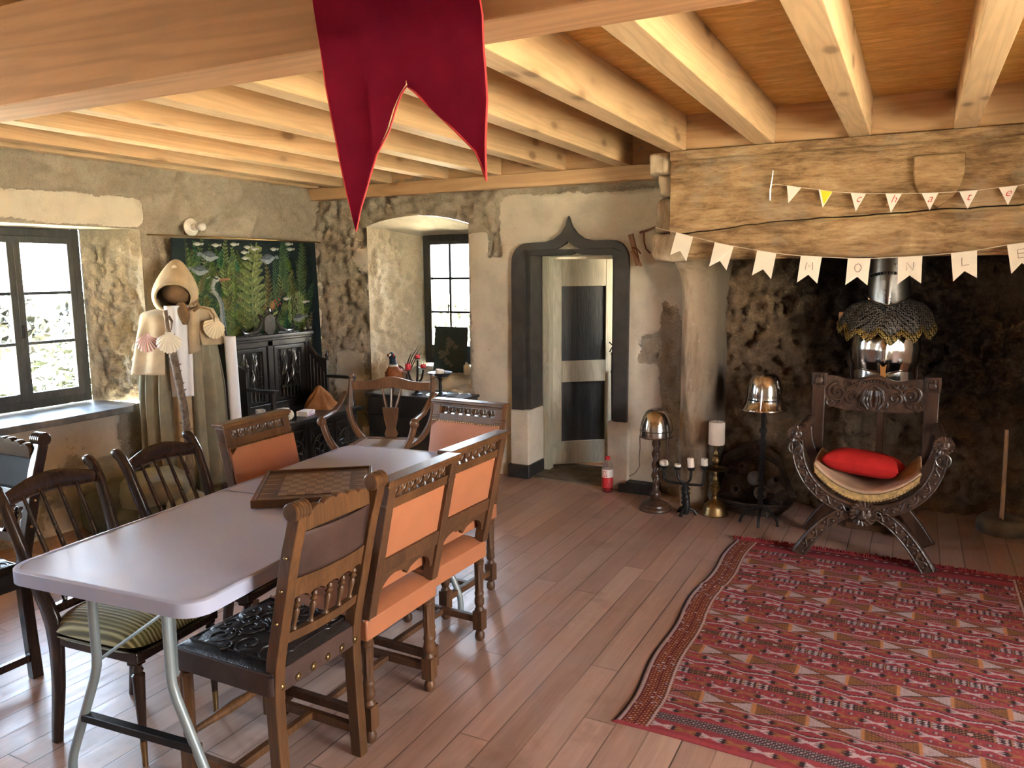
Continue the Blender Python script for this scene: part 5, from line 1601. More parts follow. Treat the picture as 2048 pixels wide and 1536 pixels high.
m = M(); m.tube([tuple(P[i, 4]*np.array((1.012, 1.012, 1))) for i in range(48)], .0035, 6, closed=True); m.tube([tuple(P[i, 0]) for i in range(48)], .004, 6, closed=True); m.build('brow_band', MT['steeldark'], t_)
m = M(); m.tube([(-.098, -.05, .005), (-.094, -.055, -.08), (-.098, -.06, -.15), (-.092, -.06, -.20), (-.12, -.07, -.25), (-.16, -.08, -.275)], .005, 6, flat=.5)
m.tube([(.092, -.06, .005), (.098, -.066, -.06), (.102, -.07, -.12), (.115, -.075, -.17), (.135, -.08, -.19)], [.011, .012, .010, .007, .003], 8, flat=.4); m.tube([(.04, -.105, .0), (.042, -.107, -.08)], .004, 6)
m.build('chin_strap', MT['brownleather'], t_)

# ---- wrought iron candelabrum with four candles
t_ = thing('iron_candelabrum', 'low wrought iron candelabrum with four cups at the foot of the pillar', 'candelabrum', (-1.275, 4.955, 0))
m = M(); m.tube([(0, 0, .012), (.01, -.01, .06), (.0, .01, .12), (-.01, 0, .18), (0, 0, .215)], [.022, .026, .024, .022, .018], 10)
for k in range(5): m.torus((0, 0, .05+.032*k), .024, .006, 'z', 14, 6)
m.build('stem', MT['iron'], t_)
m = M()
for a in (-100, 20, 140):
    c, s = math.cos(math.radians(a)), math.sin(math.radians(a)); m.tube([(0, 0, .05), (c*.05, s*.05, .035), (c*.075, s*.07, .004)], [.012, .010, .012], 8)
m.build('foot', MT['iron'], t_)
CA = [(-.150, .0, .318), (-.055, -.01, .322), (.034, -.01, .325), (.118, .0, .345)]
for i, (x, y, z) in enumerate(CA):
    s = -1 if x < 0 else 1
    m = M()
    if abs(x) > .1: m.tube([(0, 0, .205), (x*.5, y, .210), (x*.85, y, .212), (x, y, .235), (x, y, z-.02)], [.009, .0085, .008, .009, .008], 8)
    else: m.tube([(0, 0, .205), (x*.4, y, .220), (x*.9, y, .245), (x, y, .275), (x, y, z-.02)], [.009, .0085, .008, .0095, .008], 8)
    m.lathe([(.006, z-.024), (.022, z-.014), (.026, z-.004), (.024, z)], 14, (x, y, 0)); m.build('candle_arm', MT['iron'], t_)
def candle(name, label, c, r, h, mat, group=None, tilt=0.0, lump_=False):
    m = M()
    R = rotm(0, tilt, 0)
    if lump_: m.sphere((0, 0, h*.35), r, 14, 10, (1.15, 1, h/r*.55)); m.sphere((-r*.5, 0, h*.1), r*.6, 10, 8, (1.2, 1, .4))
    else: m.lathe([(r*.96, 0), (r, .004), (r, h*.9), (r*.97, h*.98), (r*.90, h), (r*.80, h-.004), (r*.3, h-.007)], 22)
    m.xf(lambda x, y, z: tuple(np.array((x, y, z)) @ R.T))
    o = thing(name, label, 'candle', c, 0, group)
    m.build('wax_body', mat, o, smooth=50)
    w = M(); w.tube([(0, 0, h*.85 if not lump_ else h*.6), (.001, 0, h+.004), (.003, 0, h+.009)], .0012, 5); w.xf(lambda x, y, z: tuple(np.array((x, y, z)) @ R.T)); w.build('wick', MT['blackslit'], o)
    return o
bx, by = -1.275, 4.955
candle('candle', 'lumpy melted white candle on the leftmost cup of the iron candelabrum', (bx-.150, by, .319), .028, .045, MT['wax'], 'candles on the iron candelabrum', 0, True)
candle('candle', 'white candle burnt almost flat on the second cup of the iron candelabrum', (bx-.055, by-.01, .323), .022, .016, MT['wax'], 'candles on the iron candelabrum', 0)
candle('candle', 'tall leaning white candle stub on the third cup of the iron candelabrum', (bx+.034, by-.01, .328), .022, .062, MT['wax'], 'candles on the iron candelabrum', math.radians(-6))
candle('candle', 'short white candle stub on the right cup of the iron candelabrum', (bx+.118, by, .347), .023, .046, MT['wax'], 'candles on the iron candelabrum', 0)

# ---- brass candlestick with a fat candle
t_ = thing('brass_candlestick', 'tall turned brass candlestick with drip dish beside the pillar', 'candlestick', (-1.105, 5.05, 0))
m = M(); m.lathe([(.088, 0), (.090, .008), (.082, .022), (.074, .05), (.070, .062), (.046, .085), (.026, .098), (.020, .110)], 28); m.build('base', MT['brass'], t_)
m = M(); m.lathe([(.016, .108), (.014, .125), (.021, .135), (.015, .145), (.030, .160), (.034, .172), (.028, .182), (.031, .190), (.025, .198), (.028, .206), (.022, .214), (.025, .222), (.019, .230), (.021, .238), (.015, .25), (.013, .27), (.017, .278), (.012, .29), (.014, .30)], 22)
m.lathe([(.014, .318), (.020, .325), (.013, .335), (.024, .352), (.028, .368), (.020, .385), (.015, .392), (.022, .405), (.014, .418), (.012, .435), (.018, .455), (.026, .468), (.030, .472)], 22); m.build('turned_stem', MT['brass'], t_)
m = M(); m.lathe([(.014, .296), (.05, .298), (.080, .306), (.084, .312), (.078, .312), (.05, .305), (.016, .318)], 28); m.build('drip_dish', MT['brass'], t_)
candle('pillar_candle', 'fat ivory pillar candle on the tall brass candlestick', (-1.105, 5.05, .4725), .052, .150, MT['wax'])

# ---- basket with pine cones and gourds
t_ = thing('wicker_basket', 'dark wicker basket lying in the fireplace corner filled with pine cones', 'basket', (-.90, 5.24, 0))
rd = random.Random(9); m = M()
for k in range(16):
    z = .03+.40*k/15; r = .17+.06*math.sin(k/15*PI*.9)
    if k < 7:
        pts = [(r*1.15*math.cos(a)+rd.uniform(-.004, .004), .72*r*math.sin(a), z*.45+rd.uniform(-.003, .003)) for a in np.linspace(0, 2*PI, 26)[:-1]]
        m.tube(pts, .009, 5, closed=True)
for k in range(28):      # bundle of twigs forming the raised back and hood
    a0 = rd.uniform(-.2, .25); h = .33+.10*rd.random()
    m.tube([(-.26+rd.uniform(-.02, .02), .08, .10), (-.20+a0*.1, .12, h*.8), (-.02+a0*.2, .13, h+.03), (.15, .12, h*.85), (.25+rd.uniform(-.02, .02), .08, .10)], .0055, 5)
m.build('wicker_wall', MT['wicker'], t_)
def pinecone(c, s, rz, rx):
    m = M(); rdd = random.Random(int(c[0]*1000))
    for i in range(11):
        z = -.8+1.6*i/10; r = .62*math.sqrt(max(0, 1-(z/1.05)**2))+.06; nn = 9
        for j in range(nn):
            a = 2*PI*(j+.5*(i % 2))/nn
            R = rotm(0, math.radians(-35), a)
            m.sphere((r*math.cos(a), r*math.sin(a), z), .24, 6, 4, (1.0, .9, .35), R)
    R = rotm(rx, 0, rz); m.xf(lambda x, y, z: tuple(np.array((x, y, z))*s @ R.T+np.array(c)))
    return m
for i, (c, s, lb) in enumerate((((-.98, 5.13, .155), .050, 'large pine cone in the basket, left of the iron helmet stand, lowest in front'), ((-1.03, 5.17, .27), .042, 'pine cone at the left edge of the basket rim'),
        ((-.93, 5.17, .315), .048, 'pine cone at the top of the basket under the twig hoop'), ((-.76, 5.16, .23), .046, 'pine cone in the basket right behind the iron helmet stand'), ((-.70, 5.13, .15), .045, 'pine cone at the right end of the basket'))):
    tag(pinecone(c, s, i*1.3, 1.0+.4*i).build('pine_cone', MT['pinecone'], smooth=60), lb, 'pine cone', 'pine cones in the basket')
m = M(); m.sphere((-.87, 5.12, .255), .045, 14, 10, (1, .9, 1.1)); tag(m.build('dried_gourd', m_plain('pale_gourd', (.20, .16, .14), .7, 0, .3, 20), smooth=180), 'pale round gourd among the pine cones in the basket', 'gourd')
m = M(); m.torus((-.825, 5.105, .165), .028, .016, 'y', 20, 10); tag(m.build('dried_fungus', m_plain('ring_fungus', (.13, .085, .055), .8, 0, .3, 30), smooth=180), 'brown ring-shaped dried slice at the front of the basket', 'dried slice')

# ---- bottle by the door
t_ = thing('soda_bottle', 'clear plastic bottle with red label and red cap on the floor by the doorway', 'bottle', (-1.932, 5.255, 0))
pr = [(.036, 0), (.040, .006), (.041, .02), (.040, .05), (.041, .12), (.041, .185), (.036, .205), (.024, .225), (.015, .236), (.014, .252)]
def pet():
    t = NT('clear_pet_plastic'); tr = t.n('ShaderNodeBsdfTransparent'); tr.inputs[0].default_value = (.93, .90, .90, 1); gl = t.n('ShaderNodeBsdfGlossy'); gl.inputs['Roughness'].default_value = .06
    mx = t.n('ShaderNodeMixShader'); lw = t.n('ShaderNodeLayerWeight'); lw.inputs[0].default_value = .35
    t.l(lw.outputs['Facing'], mx.inputs[0]); t.l(tr.outputs[0], mx.inputs[1]); t.l(gl.outputs[0], mx.inputs[2]); t.l(mx.outputs[0], t.out.inputs[0]); return t.m
m = M(); m.lathe(pr, 28); m.build('bottle_body', pet(), t_, smooth=50)
m = M(); m.lathe([(.030, .003), (.037, .008), (.0375, .034)], 24); m.build('red_drink', m_plain('red_drink', (.35, .02, .025), .2), t_, label='red drink left in the bottom')
MT['redlabel'] = m_plain('red_label', (.60, .03, .04), .4, 0, .04); MT['whitelabel'] = m_plain('white_label', (.80, .74, .74), .4, 0, .03)
m = M(); m.lathe([(.0415, .036), (.0418, .038), (.0418, .112), (.0415, .113)], 28); lb = m.build('label', MT['redlabel'], t_, smooth=50)
m = M(); m.lathe([(.0415, .113), (.0418, .1135), (.0418, .172), (.0415, .173)], 28); lw_ = m.build('label', MT['whitelabel'], t_, smooth=50, label='white upper band of the label')
m = M(); m.lathe([(.016, .238), (.019, .240), (.019, .262), (.016, .265)], 20); m.build('cap', MT['redlabel'], t_, label='red screw cap')
def on_cyl(poly, r, a0, z0):
    return [(r*math.cos(a0+u/r), r*math.sin(a0+u/r), z0+v) for u, v in poly]
m = M()
A0 = math.radians(-118)
def stroke(u0, v0, u1, v1, w, r=.0421):
    d = np.array((u1-u0, v1-v0)); L = np.hypot(*d); n_ = np.array((-d[1], d[0]))/L*w/2
    q = [(u0+n_[0], v0+n_[1]), (u0-n_[0], v0-n_[1]), (u1-n_[0], v1-n_[1]), (u1+n_[0], v1+n_[1])]
    m.add(on_cyl(q, r, A0, .120), [(0, 1, 2, 3)])
# large red letters ending in "XX" on the white band
for u in (-.004, .016):
    stroke(u, 0, u+.016, .042, .0065); stroke(u+.016, 0, u, .042, .0065)
m.build('label_lettering', MT['redlabel'], lw_, smooth=0)
m = M(); A0 = math.radians(-55); stroke(-.012, .0, -.012, .04, .001)
m.v.clear(); m.f.clear(); m.mi.clear()
m.add(on_cyl([(-.014, -.002), (.012, -.002), (.012, .046), (-.014, .046)], .0421, A0, .118), [(0, 1, 2, 3)]); m.build('label_text_block', m_plain('grey_small_print', (.45, .50, .44), .5, 0, .3, 300), lw_, smooth=0)
m = M(); m.add(on_cyl([(-.012, -.002), (.010, -.002), (.010, .020), (-.012, .020)], .0421, A0, .044), [(0, 1, 2, 3)]); m.build('barcode', m_plain('barcode_grey', (.42, .38, .38), .5, 0, .5, 400), lb, smooth=0)

# ---- dark timber offcut by the wall
m = M(); m.box(0, .30, -.02, .05, 0, .055); m.box(.06, .30, -.03, .05, .02, .085)
t_ = m.build('timber_offcut', MT['blackpaint'], bevel=.004, smooth=0); t_.location = (-1.86, 5.30, 0); t_.rotation_euler = (0, 0, -.02)
tag(t_, 'broken black timber board lying against the wall beside the red-capped bottle', 'timber')

# ---- stone disc with upright stick
t_ = thing('stone_disc', 'rough round stone with a socket at the right side of the hearth', 'stone', (.545, 5.45, 0))
m = M(); n = 40; P = np.zeros((n, 16, 3))
for i in range(n):
    a = 2*PI*i/n
    for j in range(16):
        u = j/15; r = .150*(1-.0*u); pr2 = [(0.125, 0), (.138, .03), (.136, .07), (.112, .098), (.06, .10), (.02, .085), (.012, .03)]
        rr = np.interp(u, np.linspace(0, 1, 7), [p[0] for p in pr2]); zz = np.interp(u, np.linspace(0, 1, 7), [p[1] for p in pr2])
        k = 1+.10*(vnoise(np.array(3*math.cos(a)+5), np.array(3*math.sin(a)+u*2), 3)-.5); P[i, j] = (rr*k*math.cos(a), rr*k*math.sin(a), zz*(1+.2*(vnoise(np.array(a*2.5), np.array(u*5), 6)-.5)))
m.grid(P, wrap_u=True); m.build('stone_body', MT['stone_grey'], t_, smooth=180)
m = M(); m.tube([(.543, 5.45, .045), (.540, 5.452, .3), (.533, 5.455, .635)], [.0125, .012, .0115], 10)
tag(m.build('wooden_stick', MT['palewood'], smooth=60), 'pale wooden stick standing upright in the round stone', 'stick')

# ---- suit of armour on a stand behind the chair (front is -y)
AX_, AY_ = -.150, 5.26
t_ = thing('armour_stand', 'wooden stand with a cross bar carrying the breastplate, mail collar and great helm', 'stand', (AX_, AY_, 0))
m = M(); m.box(-.022, .022, .03, .07, 0, 1.40); m.build('post', MT['walnut'], t_, smooth=0)
m = M(); m.box(-.272, .20, .02, .075, 1.25, 1.335); m.build('cross_bar', m_wood('pale_fresh_timber', (.42, .20, .09), (.58, .33, .17), 'x', .6), t_, bevel=.003, smooth=0)
m = M(); m.box(-.16, .16, -.14, .24, 0, .04); m.build('base', MT['walnut'], t_, smooth=0)
m = M(); m.box(-.15, .15, -.03, .10, .80, .86); m.build('waist_block', MT['palewood'], t_, bevel=.01, smooth=0)
# breastplate
t_ = thing('breastplate', 'shining steel breastplate with waist plate under the mail collar', 'armour', (AX_, AY_, 0))
na, nz = 60, 46
def torso(z):
    return np.interp(z, [.84, .89, .905, .96, .985, 1.04, 1.12, 1.20, 1.28], [.178, .170, .168, .166, .172, .188, .195, .186, .12])
P = np.zeros((na, nz, 3))
for i in range(na):
    a = PI+PI*i/(na-1)
    for j in range(nz):
        z = .975+(1.27-.975)*j/(nz-1); w = torso(z); d = w*.72
        keel = .020*math.exp(-((a-1.5*PI)/.16)**2)*(1-abs(z-1.06)/.25)
        lobes = 1+.05*math.cos(2*(a-1.5*PI)*1.9)*sstep(1.2, 1.02, z)*0
        P[i, j] = (w*math.cos(a), .02+(d+keel)*math.sin(a)*(1+.06*math.sin((z-.95)*9)), z-.030*math.sin(a)**8*0)
m = M(); m.grid(P); m.build('chest_plate', MT['steel'], t_, smooth=180, solid=.004)
P = np.zeros((na, 16, 3))
for i in range(na):
    a = PI+PI*i/(na-1)
    for j in range(16):
        z = .868+(.985-.868)*j/15; w = .168+.010*(1-j/15)+.004; d = w*.75+.006
        dip = .022*(abs(math.sin(2*(a-1.5*PI))))*(j/15)
        P[i, j] = (w*math.cos(a), .02+d*math.sin(a), z+dip-.012)
m = M(); m.grid(P); m.build('waist_plate', MT['steel'], t_, smooth=180, solid=.004)
m = M(); m.prism([(-.022, 1.05), (.020, 1.05), (.014, .985), (.022, .94), (.0, .905), (-.016, .94), (-.013, .985)], -.135, -.128, 'xz'); m.build('waist_strap', m_plain('tan_strap', (.45, .19, .05), .5), t_, bevel=.002, label='tan leather point down the middle')
for s in (-1, 1):
    m = M(); m.tube([(s*.178, .0, 1.05), (s*.183, .0, .97), (s*.178, -.01, .92), (s*.172, -.02, .88)], .005, 6); m.sphere((s*.178, -.02, .93), .010, 8, 6); m.build('side_strap', MT['brownleather'], t_)
m = M(); m.torus((.095, -.125, .868), .016, .004, 'y', 18, 6, 0, PI); m.build('buckle', MT['steeldark'], t_)
# mail collar with dagged brass hem
def mail_mat(name, c, rough):
    t = NT(name); v = t.coord()
    d = t.voro(v, 105, 'F1', 'Distance', .25)
    ring = t.math('ABSOLUTE', t.math('SUBTRACT', d, .36)); f = t.maprange(ring, .04, .20, 1, 0)
    col = t.mix(f, (.006, .005, .004), c)
    return t.bsdf(col, rough, .85, t.bump(f, .9, .003), .5)
MT['mail'] = mail_mat('iron_mail', (.30, .26, .225), .38); MT['mailbrass'] = mail_mat('brass_mail', (.70, .47, .14), .35)
t_ = thing('mail_collar', 'dark chain mail collar with a zigzag brass hem on the shoulders of the armour', 'mail collar', (AX_, AY_, 0))
na, nv = 160, 26
def mailP(dagf):
    P = np.zeros((na, nv, 3))
    for i in range(na):
        a = 2*PI*i/na
        dg = abs(((a*13/(2*PI)) % 1)-.5)*2
        for j in range(nv):
            u = j/(nv-1)
            ca, sa = math.cos(a), math.sin(a)
            rx = .085+.185*u**.5; ry = .080+.100*u**.7
            front = max(0, -sa)**1.5; side = abs(ca)**2
            z = 1.415-.050*u-(.095*side+.150*front+.14*max(0, sa)**1.5)*u**2.0
            z -= dg*.062*sstep(.62, 1, u)
            rip = .010*math.sin(a*9+u*4)*u
            P[i, j] = ((rx+rip)*ca, .02+(ry+rip+.035*front*u)*sa, z+.008*math.sin(a*6)*u)
    return P
Pm = mailP(1)
m = M(); m.grid(Pm[:, :23], wrap_u=True); m.build('mail_cape', MT['mail'], t_, smooth=180, solid=.004)
m = M(); m.grid(Pm[:, 22:]*np.array((1.003, 1.003, 1)), wrap_u=True); m.build('brass_hem', MT['mailbrass'], t_, smooth=180, solid=.005)
m = M(); m.prism([(-.010, 1.42), (.022, 1.42), (.016, 1.22), (-.002, 1.20)], -.150, -.140, 'xz'); m.xf(lambda x, y, z: (x, y+.055*(z-1.2)/.2, z)); m.build('front_opening', MT['blackslit'], t_, smooth=0, label='dark lacing gap at the throat')
# great helm
t_ = thing('great_helm', 'dark steel great helm with a slotted visor behind the paper pennants', 'helmet', (AX_, AY_, 1.425))
P = np.zeros((64, 30, 3))
for i in range(64):
    a = 2*PI*i/64
    for j in range(30):
        u = j/29; z = .245*u; f = max(0, -math.sin(a))
        r = .128-.020*u; keel = .018*math.exp(-((a-1.5*PI)/.22)**2)*(1-u)
        P[i, j] = ((r+.0)*math.cos(a)*.98, (r*1.12+keel)*math.sin(a), z-.035*f**3*(1-u)+.012*(1-f)*(1-u))
m = M(); m.grid(P, wrap_u=True); m.build('barrel', MT['steeldark'], t_, smooth=180, solid=.004)
m = M(); c = [tuple(P[i, -1]) for i in range(64)]; m.add(c+[(0, 0, .268)], [(i, (i+1) % 64, 64) for i in range(64)]); m.build('crown_plate', MT['steeldark'], t_, smooth=30)
m = M(); m.tube([tuple(P[i, 0]*1.01) for i in range(64)], .005, 6, closed=True); m.build('rolled_rim', MT['steel'], t_)
for k in range(13):
    a = 1.5*PI+(k-6)*.155; m = M(); r = .117; m.cbox((r*math.cos(a), (r*1.12+.003)*math.sin(a)-.004, .142+.010*math.cos((k-6)*.4)), (.0085, .012, .017), rotm(0, 0, a-1.5*PI)); m.build('vision_slot', MT['blackslit'], t_, smooth=0)

# ================================================================== BUNTING, BANNER
def catenary(pts, mat, name, parent, r=.0022):
    m = M(); m.tube(pts, r, 5); return m.build(name, mat, parent)
G2 = [((-1.325, 1.83), (-1.22, 1.80), (-1.36, 1.695), (-1.259, 1.654)), ((-1.089, 1.764), (-.977, 1.738), (-1.118, 1.622), (-1.016, 1.597)), ((-.841, 1.712), (-.733, 1.692), (-.867, 1.567), (-.756, 1.546)),
      ((-.598, 1.676), (-.485, 1.668), (-.613, 1.525), (-.503, 1.519)), ((-.349, 1.658), (-.234, 1.656), (-.355, 1.511), (-.242, 1.508)), ((-.098, 1.659), (.019, 1.665), (-.093, 1.513), (.021, 1.519)),
      ((.152, 1.676), (.270, 1.689), (.171, 1.529), (.279, 1.547)), ((.401, 1.714), (.504, 1.727), (.429, 1.567), (.531, 1.586))]
t_ = thing('paper_bunting', 'garland of ivory swallowtail paper flags lettered MONLE hanging across the fireplace opening', 'bunting', (0, 0, 0))
YG = 4.775
pts = [(-1.49, 4.87, 1.872), (-1.42, 4.80, 1.853)]+[p for f in G2 for p in ((f[0][0], YG, f[0][1]+.001), (f[1][0], YG, f[1][1]+.001))]+[(.75, YG, 1.80), (1.3, 4.80, 2.0)]
catenary(pts, MT['cord'], 'cord', t_)
STR = {'M': [[(-.5, -.5), (-.42, .5), (0, -.1), (.40, .5), (.5, -.5)]], 'N': [[(-.45, -.5), (-.4, .5), (.40, -.5), (.45, .5)]], 'L': [[(-.3, .5), (-.35, -.45), (.45, -.40)]], 'E': [[(.4, .48), (-.4, .5), (-.38, -.5), (.42, -.48)], [(-.4, .02), (.3, .03)]],
       'O': [[(.42*math.cos(a), .5*math.sin(a)) for a in np.linspace(.3, 2*PI+.3, 20)]]}
for i, (a, b, c, d) in enumerate(G2):
    m = M(); a, b, c, d = map(np.array, (a, b, c, d))
    n = .5*(c+d)+.42*(.5*(a+b)-.5*(c+d))*.75
    bend = .006*math.sin(i*2.1)
    vs = []
    for y in (YG-.0025, YG-.0015): vs += [(p[0], y+q, p[1]) for p, q in ((a, 0), (b, 0), (d, bend), (n, bend*.7), (c, -bend))]
    m.add(vs, [(0, 1, 2, 3, 4), (9, 8, 7, 6, 5), (0, 5, 6, 1), (1, 6, 7, 2), (2, 7, 8, 3), (3, 8, 9, 4), (4, 9, 5, 0)])
    fl = m.build('paper_flag', MT['paper'], t_, smooth=0)
    ch = '   MONLE'[i]
    if ch != ' ':
        ctr = .25*(a+b+c+d)+np.array((0, .022)); ux = (b-a)/np.linalg.norm(b-a); uz = np.array((-ux[1], ux[0])); s = .040; m = M()
        for st in STR[ch]:
            m.tube([(ctr[0]+ux[0]*u*s+uz[0]*v*s*1.1, YG-.0032-abs(bend)*.6, ctr[1]+ux[1]*u*s+uz[1]*v*s*1.1) for u, v in st], .0014, 5)
        m.build('letter', MT['brownink'], fl)
t_ = thing('pennant_bunting', 'string of small white triangular pennants, one yellow, with red letters pinned to the mantel', 'bunting', (0, 0, 0))
G1 = [((-.693, 2.076), (-.613, 2.06), (-.681, 1.977)), ((-.522, 2.044), (-.445, 2.029), (-.496, 1.943)), ((-.354, 2.018), (-.275, 2.009), (-.323, 1.914)), ((-.179, 2.004), (-.098, 2.0), (-.147, 1.901)), ((-.004, 1.997), (.076, 1.996), (.039, 1.906)), ((.171, 1.996), (.255, 1.999), (.215, 1.904)), ((.347, 2.007), (.428, 2.012), (.393, 1.916)), ((.52, 2.025), (.60, 2.035), (.568, 1.937))]
YP = 4.800
catenary([(-.787, 4.822, 2.087), (-.76, YP, 2.088)]+[p for f in G1 for p in ((f[0][0], YP, f[0][1]), (f[1][0], YP, f[1][1]))]+[(.9, YP+.02, 2.12)], MT['cord'], 'cord', t_)
for i, (a, b, c) in enumerate(G1):
    m = M(); m.add([(p[0], y, p[1]) for y in (YP-.003, YP-.002) for p in (a, b, c)], [(0, 1, 2), (5, 4, 3), (0, 3, 4, 1), (1, 4, 5, 2), (2, 5, 3, 0)])
    fl = m.build('pennant', MT['paperw'], t_, smooth=0)
    if i == 1:
        q = [np.array(p) for p in (a, b, c)]; ctr = sum(q)/3; m = M(); m.add([(x[0], YP-.0036, x[1]) for x in [ctr+(p-ctr)*.80+np.array((.004, .004)) for p in q]], [(0, 1, 2)]); m.build('yellow_patch', MT['yellow'], fl, smooth=0, label='yellow triangle')
    ch = '  chatea'[i]
    if ch.strip():
        fc = bpy.data.curves.new('letter', 'FONT'); fc.body = ch; fc.size = .060; fc.shear = .38; fc.align_x = 'CENTER'; fc.align_y = 'CENTER'; fc.offset = -.0006; fc.extrude = .0003
        tmp = bpy.data.objects.new('tmp', fc); COL.objects.link(tmp); bpy.context.view_layer.update()
        me = bpy.data.meshes.new_from_object(tmp.evaluated_get(bpy.context.evaluated_depsgraph_get())); bpy.data.objects.remove(tmp)
        me.materials.clear(); me.materials.append(MT['redink']); me.name = 'letter'
        fo = bpy.data.objects.new('letter', me); COL.objects.link(fo); fo.parent = fl
        fo.location = ((a[0]+b[0])/2, YP-.0038, (a[1]+b[1])/2-.030); fo.rotation_euler = (PI/2, 0, 0)
m = M(); m.tube([(-.786, 4.822, 2.00), (-.785, 4.815, 2.06), (-.776, 4.80, 2.12), (-.771, 4.79, 2.165)], [.003, .0045, .0045, .003], 6)
tag(m.build('clear_tie', MT['glasstie'] if 'glasstie' in MT else MT['silver'], smooth=60), 'shiny strip of tape holding the pennant string to the mantel', 'tape')
# banner
BP = [(-1.150, 2.33), (-1.147, 2.155), (-1.132, 2.059), (-1.123, 1.983), (-1.091, 1.819), (-1.076, 1.754), (-1.056, 1.681), (-1.043, 1.724), (-1.022, 1.774), (-.997, 1.832), (-.963, 1.878), (-.945, 1.920), (-.930, 1.947), (-.918, 1.958), (-.898, 1.943), (-.864, 1.912), (-.814, 1.868), (-.764, 1.821), (-.752, 1.795), (-.741, 1.765), (-.742, 1.832), (-.737, 1.913), (-.739, 1.958), (-.744, 2.021), (-.745, 2.065), (-.750, 2.092), (-.755, 2.33)]
t_ = thing('red_banner', 'long red swallowtail cloth banner hanging from the ceiling beam', 'banner', (0, 0, 0))
# columns of cloth between top and the lower outline, so it can ripple
def lower(x):
    L = [p for p in BP[6:20]]
    return np.interp(x, [p[0] for p in L], [p[1] for p in L])
def leftx(z): return np.interp(z, [1.681, 1.754, 1.819, 1.983, 2.059, 2.155, 2.33], [-1.056, -1.076, -1.091, -1.123, -1.132, -1.147, -1.150])
def rightx(z): return np.interp(z, [1.765, 1.832, 1.913, 1.958, 2.021, 2.065, 2.33], [-.741, -.742, -.737, -.739, -.744, -.745, -.755])
tip1 = np.array((-1.056, 1.681)); tip2 = np.array((-.741, 1.765)); notch = np.array((-.918, 1.958))
def banner_patch(m, left_line, right_line, n=40, k=26):
    P = np.zeros((k, n, 3))
    for j in range(n):
        a = left_line(j/(n-1)); b = right_line(j/(n-1))
        for i in range(k):
            p = a+(b-a)*i/(k-1); rp = .006*math.sin(p[0]*34+p[1]*3)*sstep(2.1, 1.9, p[1])+.004*math.sin(p[0]*15)
            P[i, j] = (p[0], 1.338-abs(rp), p[1])
    m.grid(P)
def chain(pts):
    pts = np.array(pts); L = np.r_[0, np.cumsum(np.linalg.norm(np.diff(pts, axis=0), axis=1))]; L /= L[-1]
    return lambda u: np.array((np.interp(u, L, pts[:, 0]), np.interp(u, L, pts[:, 1])))
m = M()
banner_patch(m, chain(BP[0:7]), chain([(-.918, 2.33)]+BP[13:5:-1]))
banner_patch(m, chain([(-.918, 2.33)]+BP[13:20]), chain(BP[26:18:-1]))
ban = m.build('banner_cloth', MT['banner_t'], t_, smooth=180)
m = M(); m.tube([(x, 1.336, z) for x, z in BP[6:26]], .0022, 5); m.tube([(x, 1.336, z) for x, z in BP[0:7]], .0014, 5); m.build('hem', MT['hem'], t_)
m = M(); m.tube([(-1.2, 1.335, 2.325), (-.70, 1.335, 2.325)], .008, 8); m.build('hanging_rod', MT['walnut'], t_)
# ================================================================== LEFT WALL: bulb, tapestry, settle, cloak, rucksack
t_ = thing('wall_bulb', 'bare light bulb in a white porcelain rose on the stone wall above the tapestry', 'lamp', (-4.625, 3.985, 1.935))
m = M(); m.lathe([(.062, 0), (.063, .008), (.058, .014), (.036, .020), (.033, .024)], 28, R=rotm(0, PI/2, 0)); m.lathe([(.024, .020), (.025, .055), (.021, .062)], 20, R=rotm(0, PI/2, 0)); m.build('socket', MT['porcelain'], t_)
m = M(); pr = [(.014, .055), (.016, .07), (.026, .088), (.031, .108), (.028, .126), (.016, .138), (.004, .141)]; m.lathe(pr, 20, R=rotm(0, PI/2, 0)); m.build('bulb', m_plain('frosted_bulb', (.80, .78, .76), .2, 0, .02), t_, smooth=180)

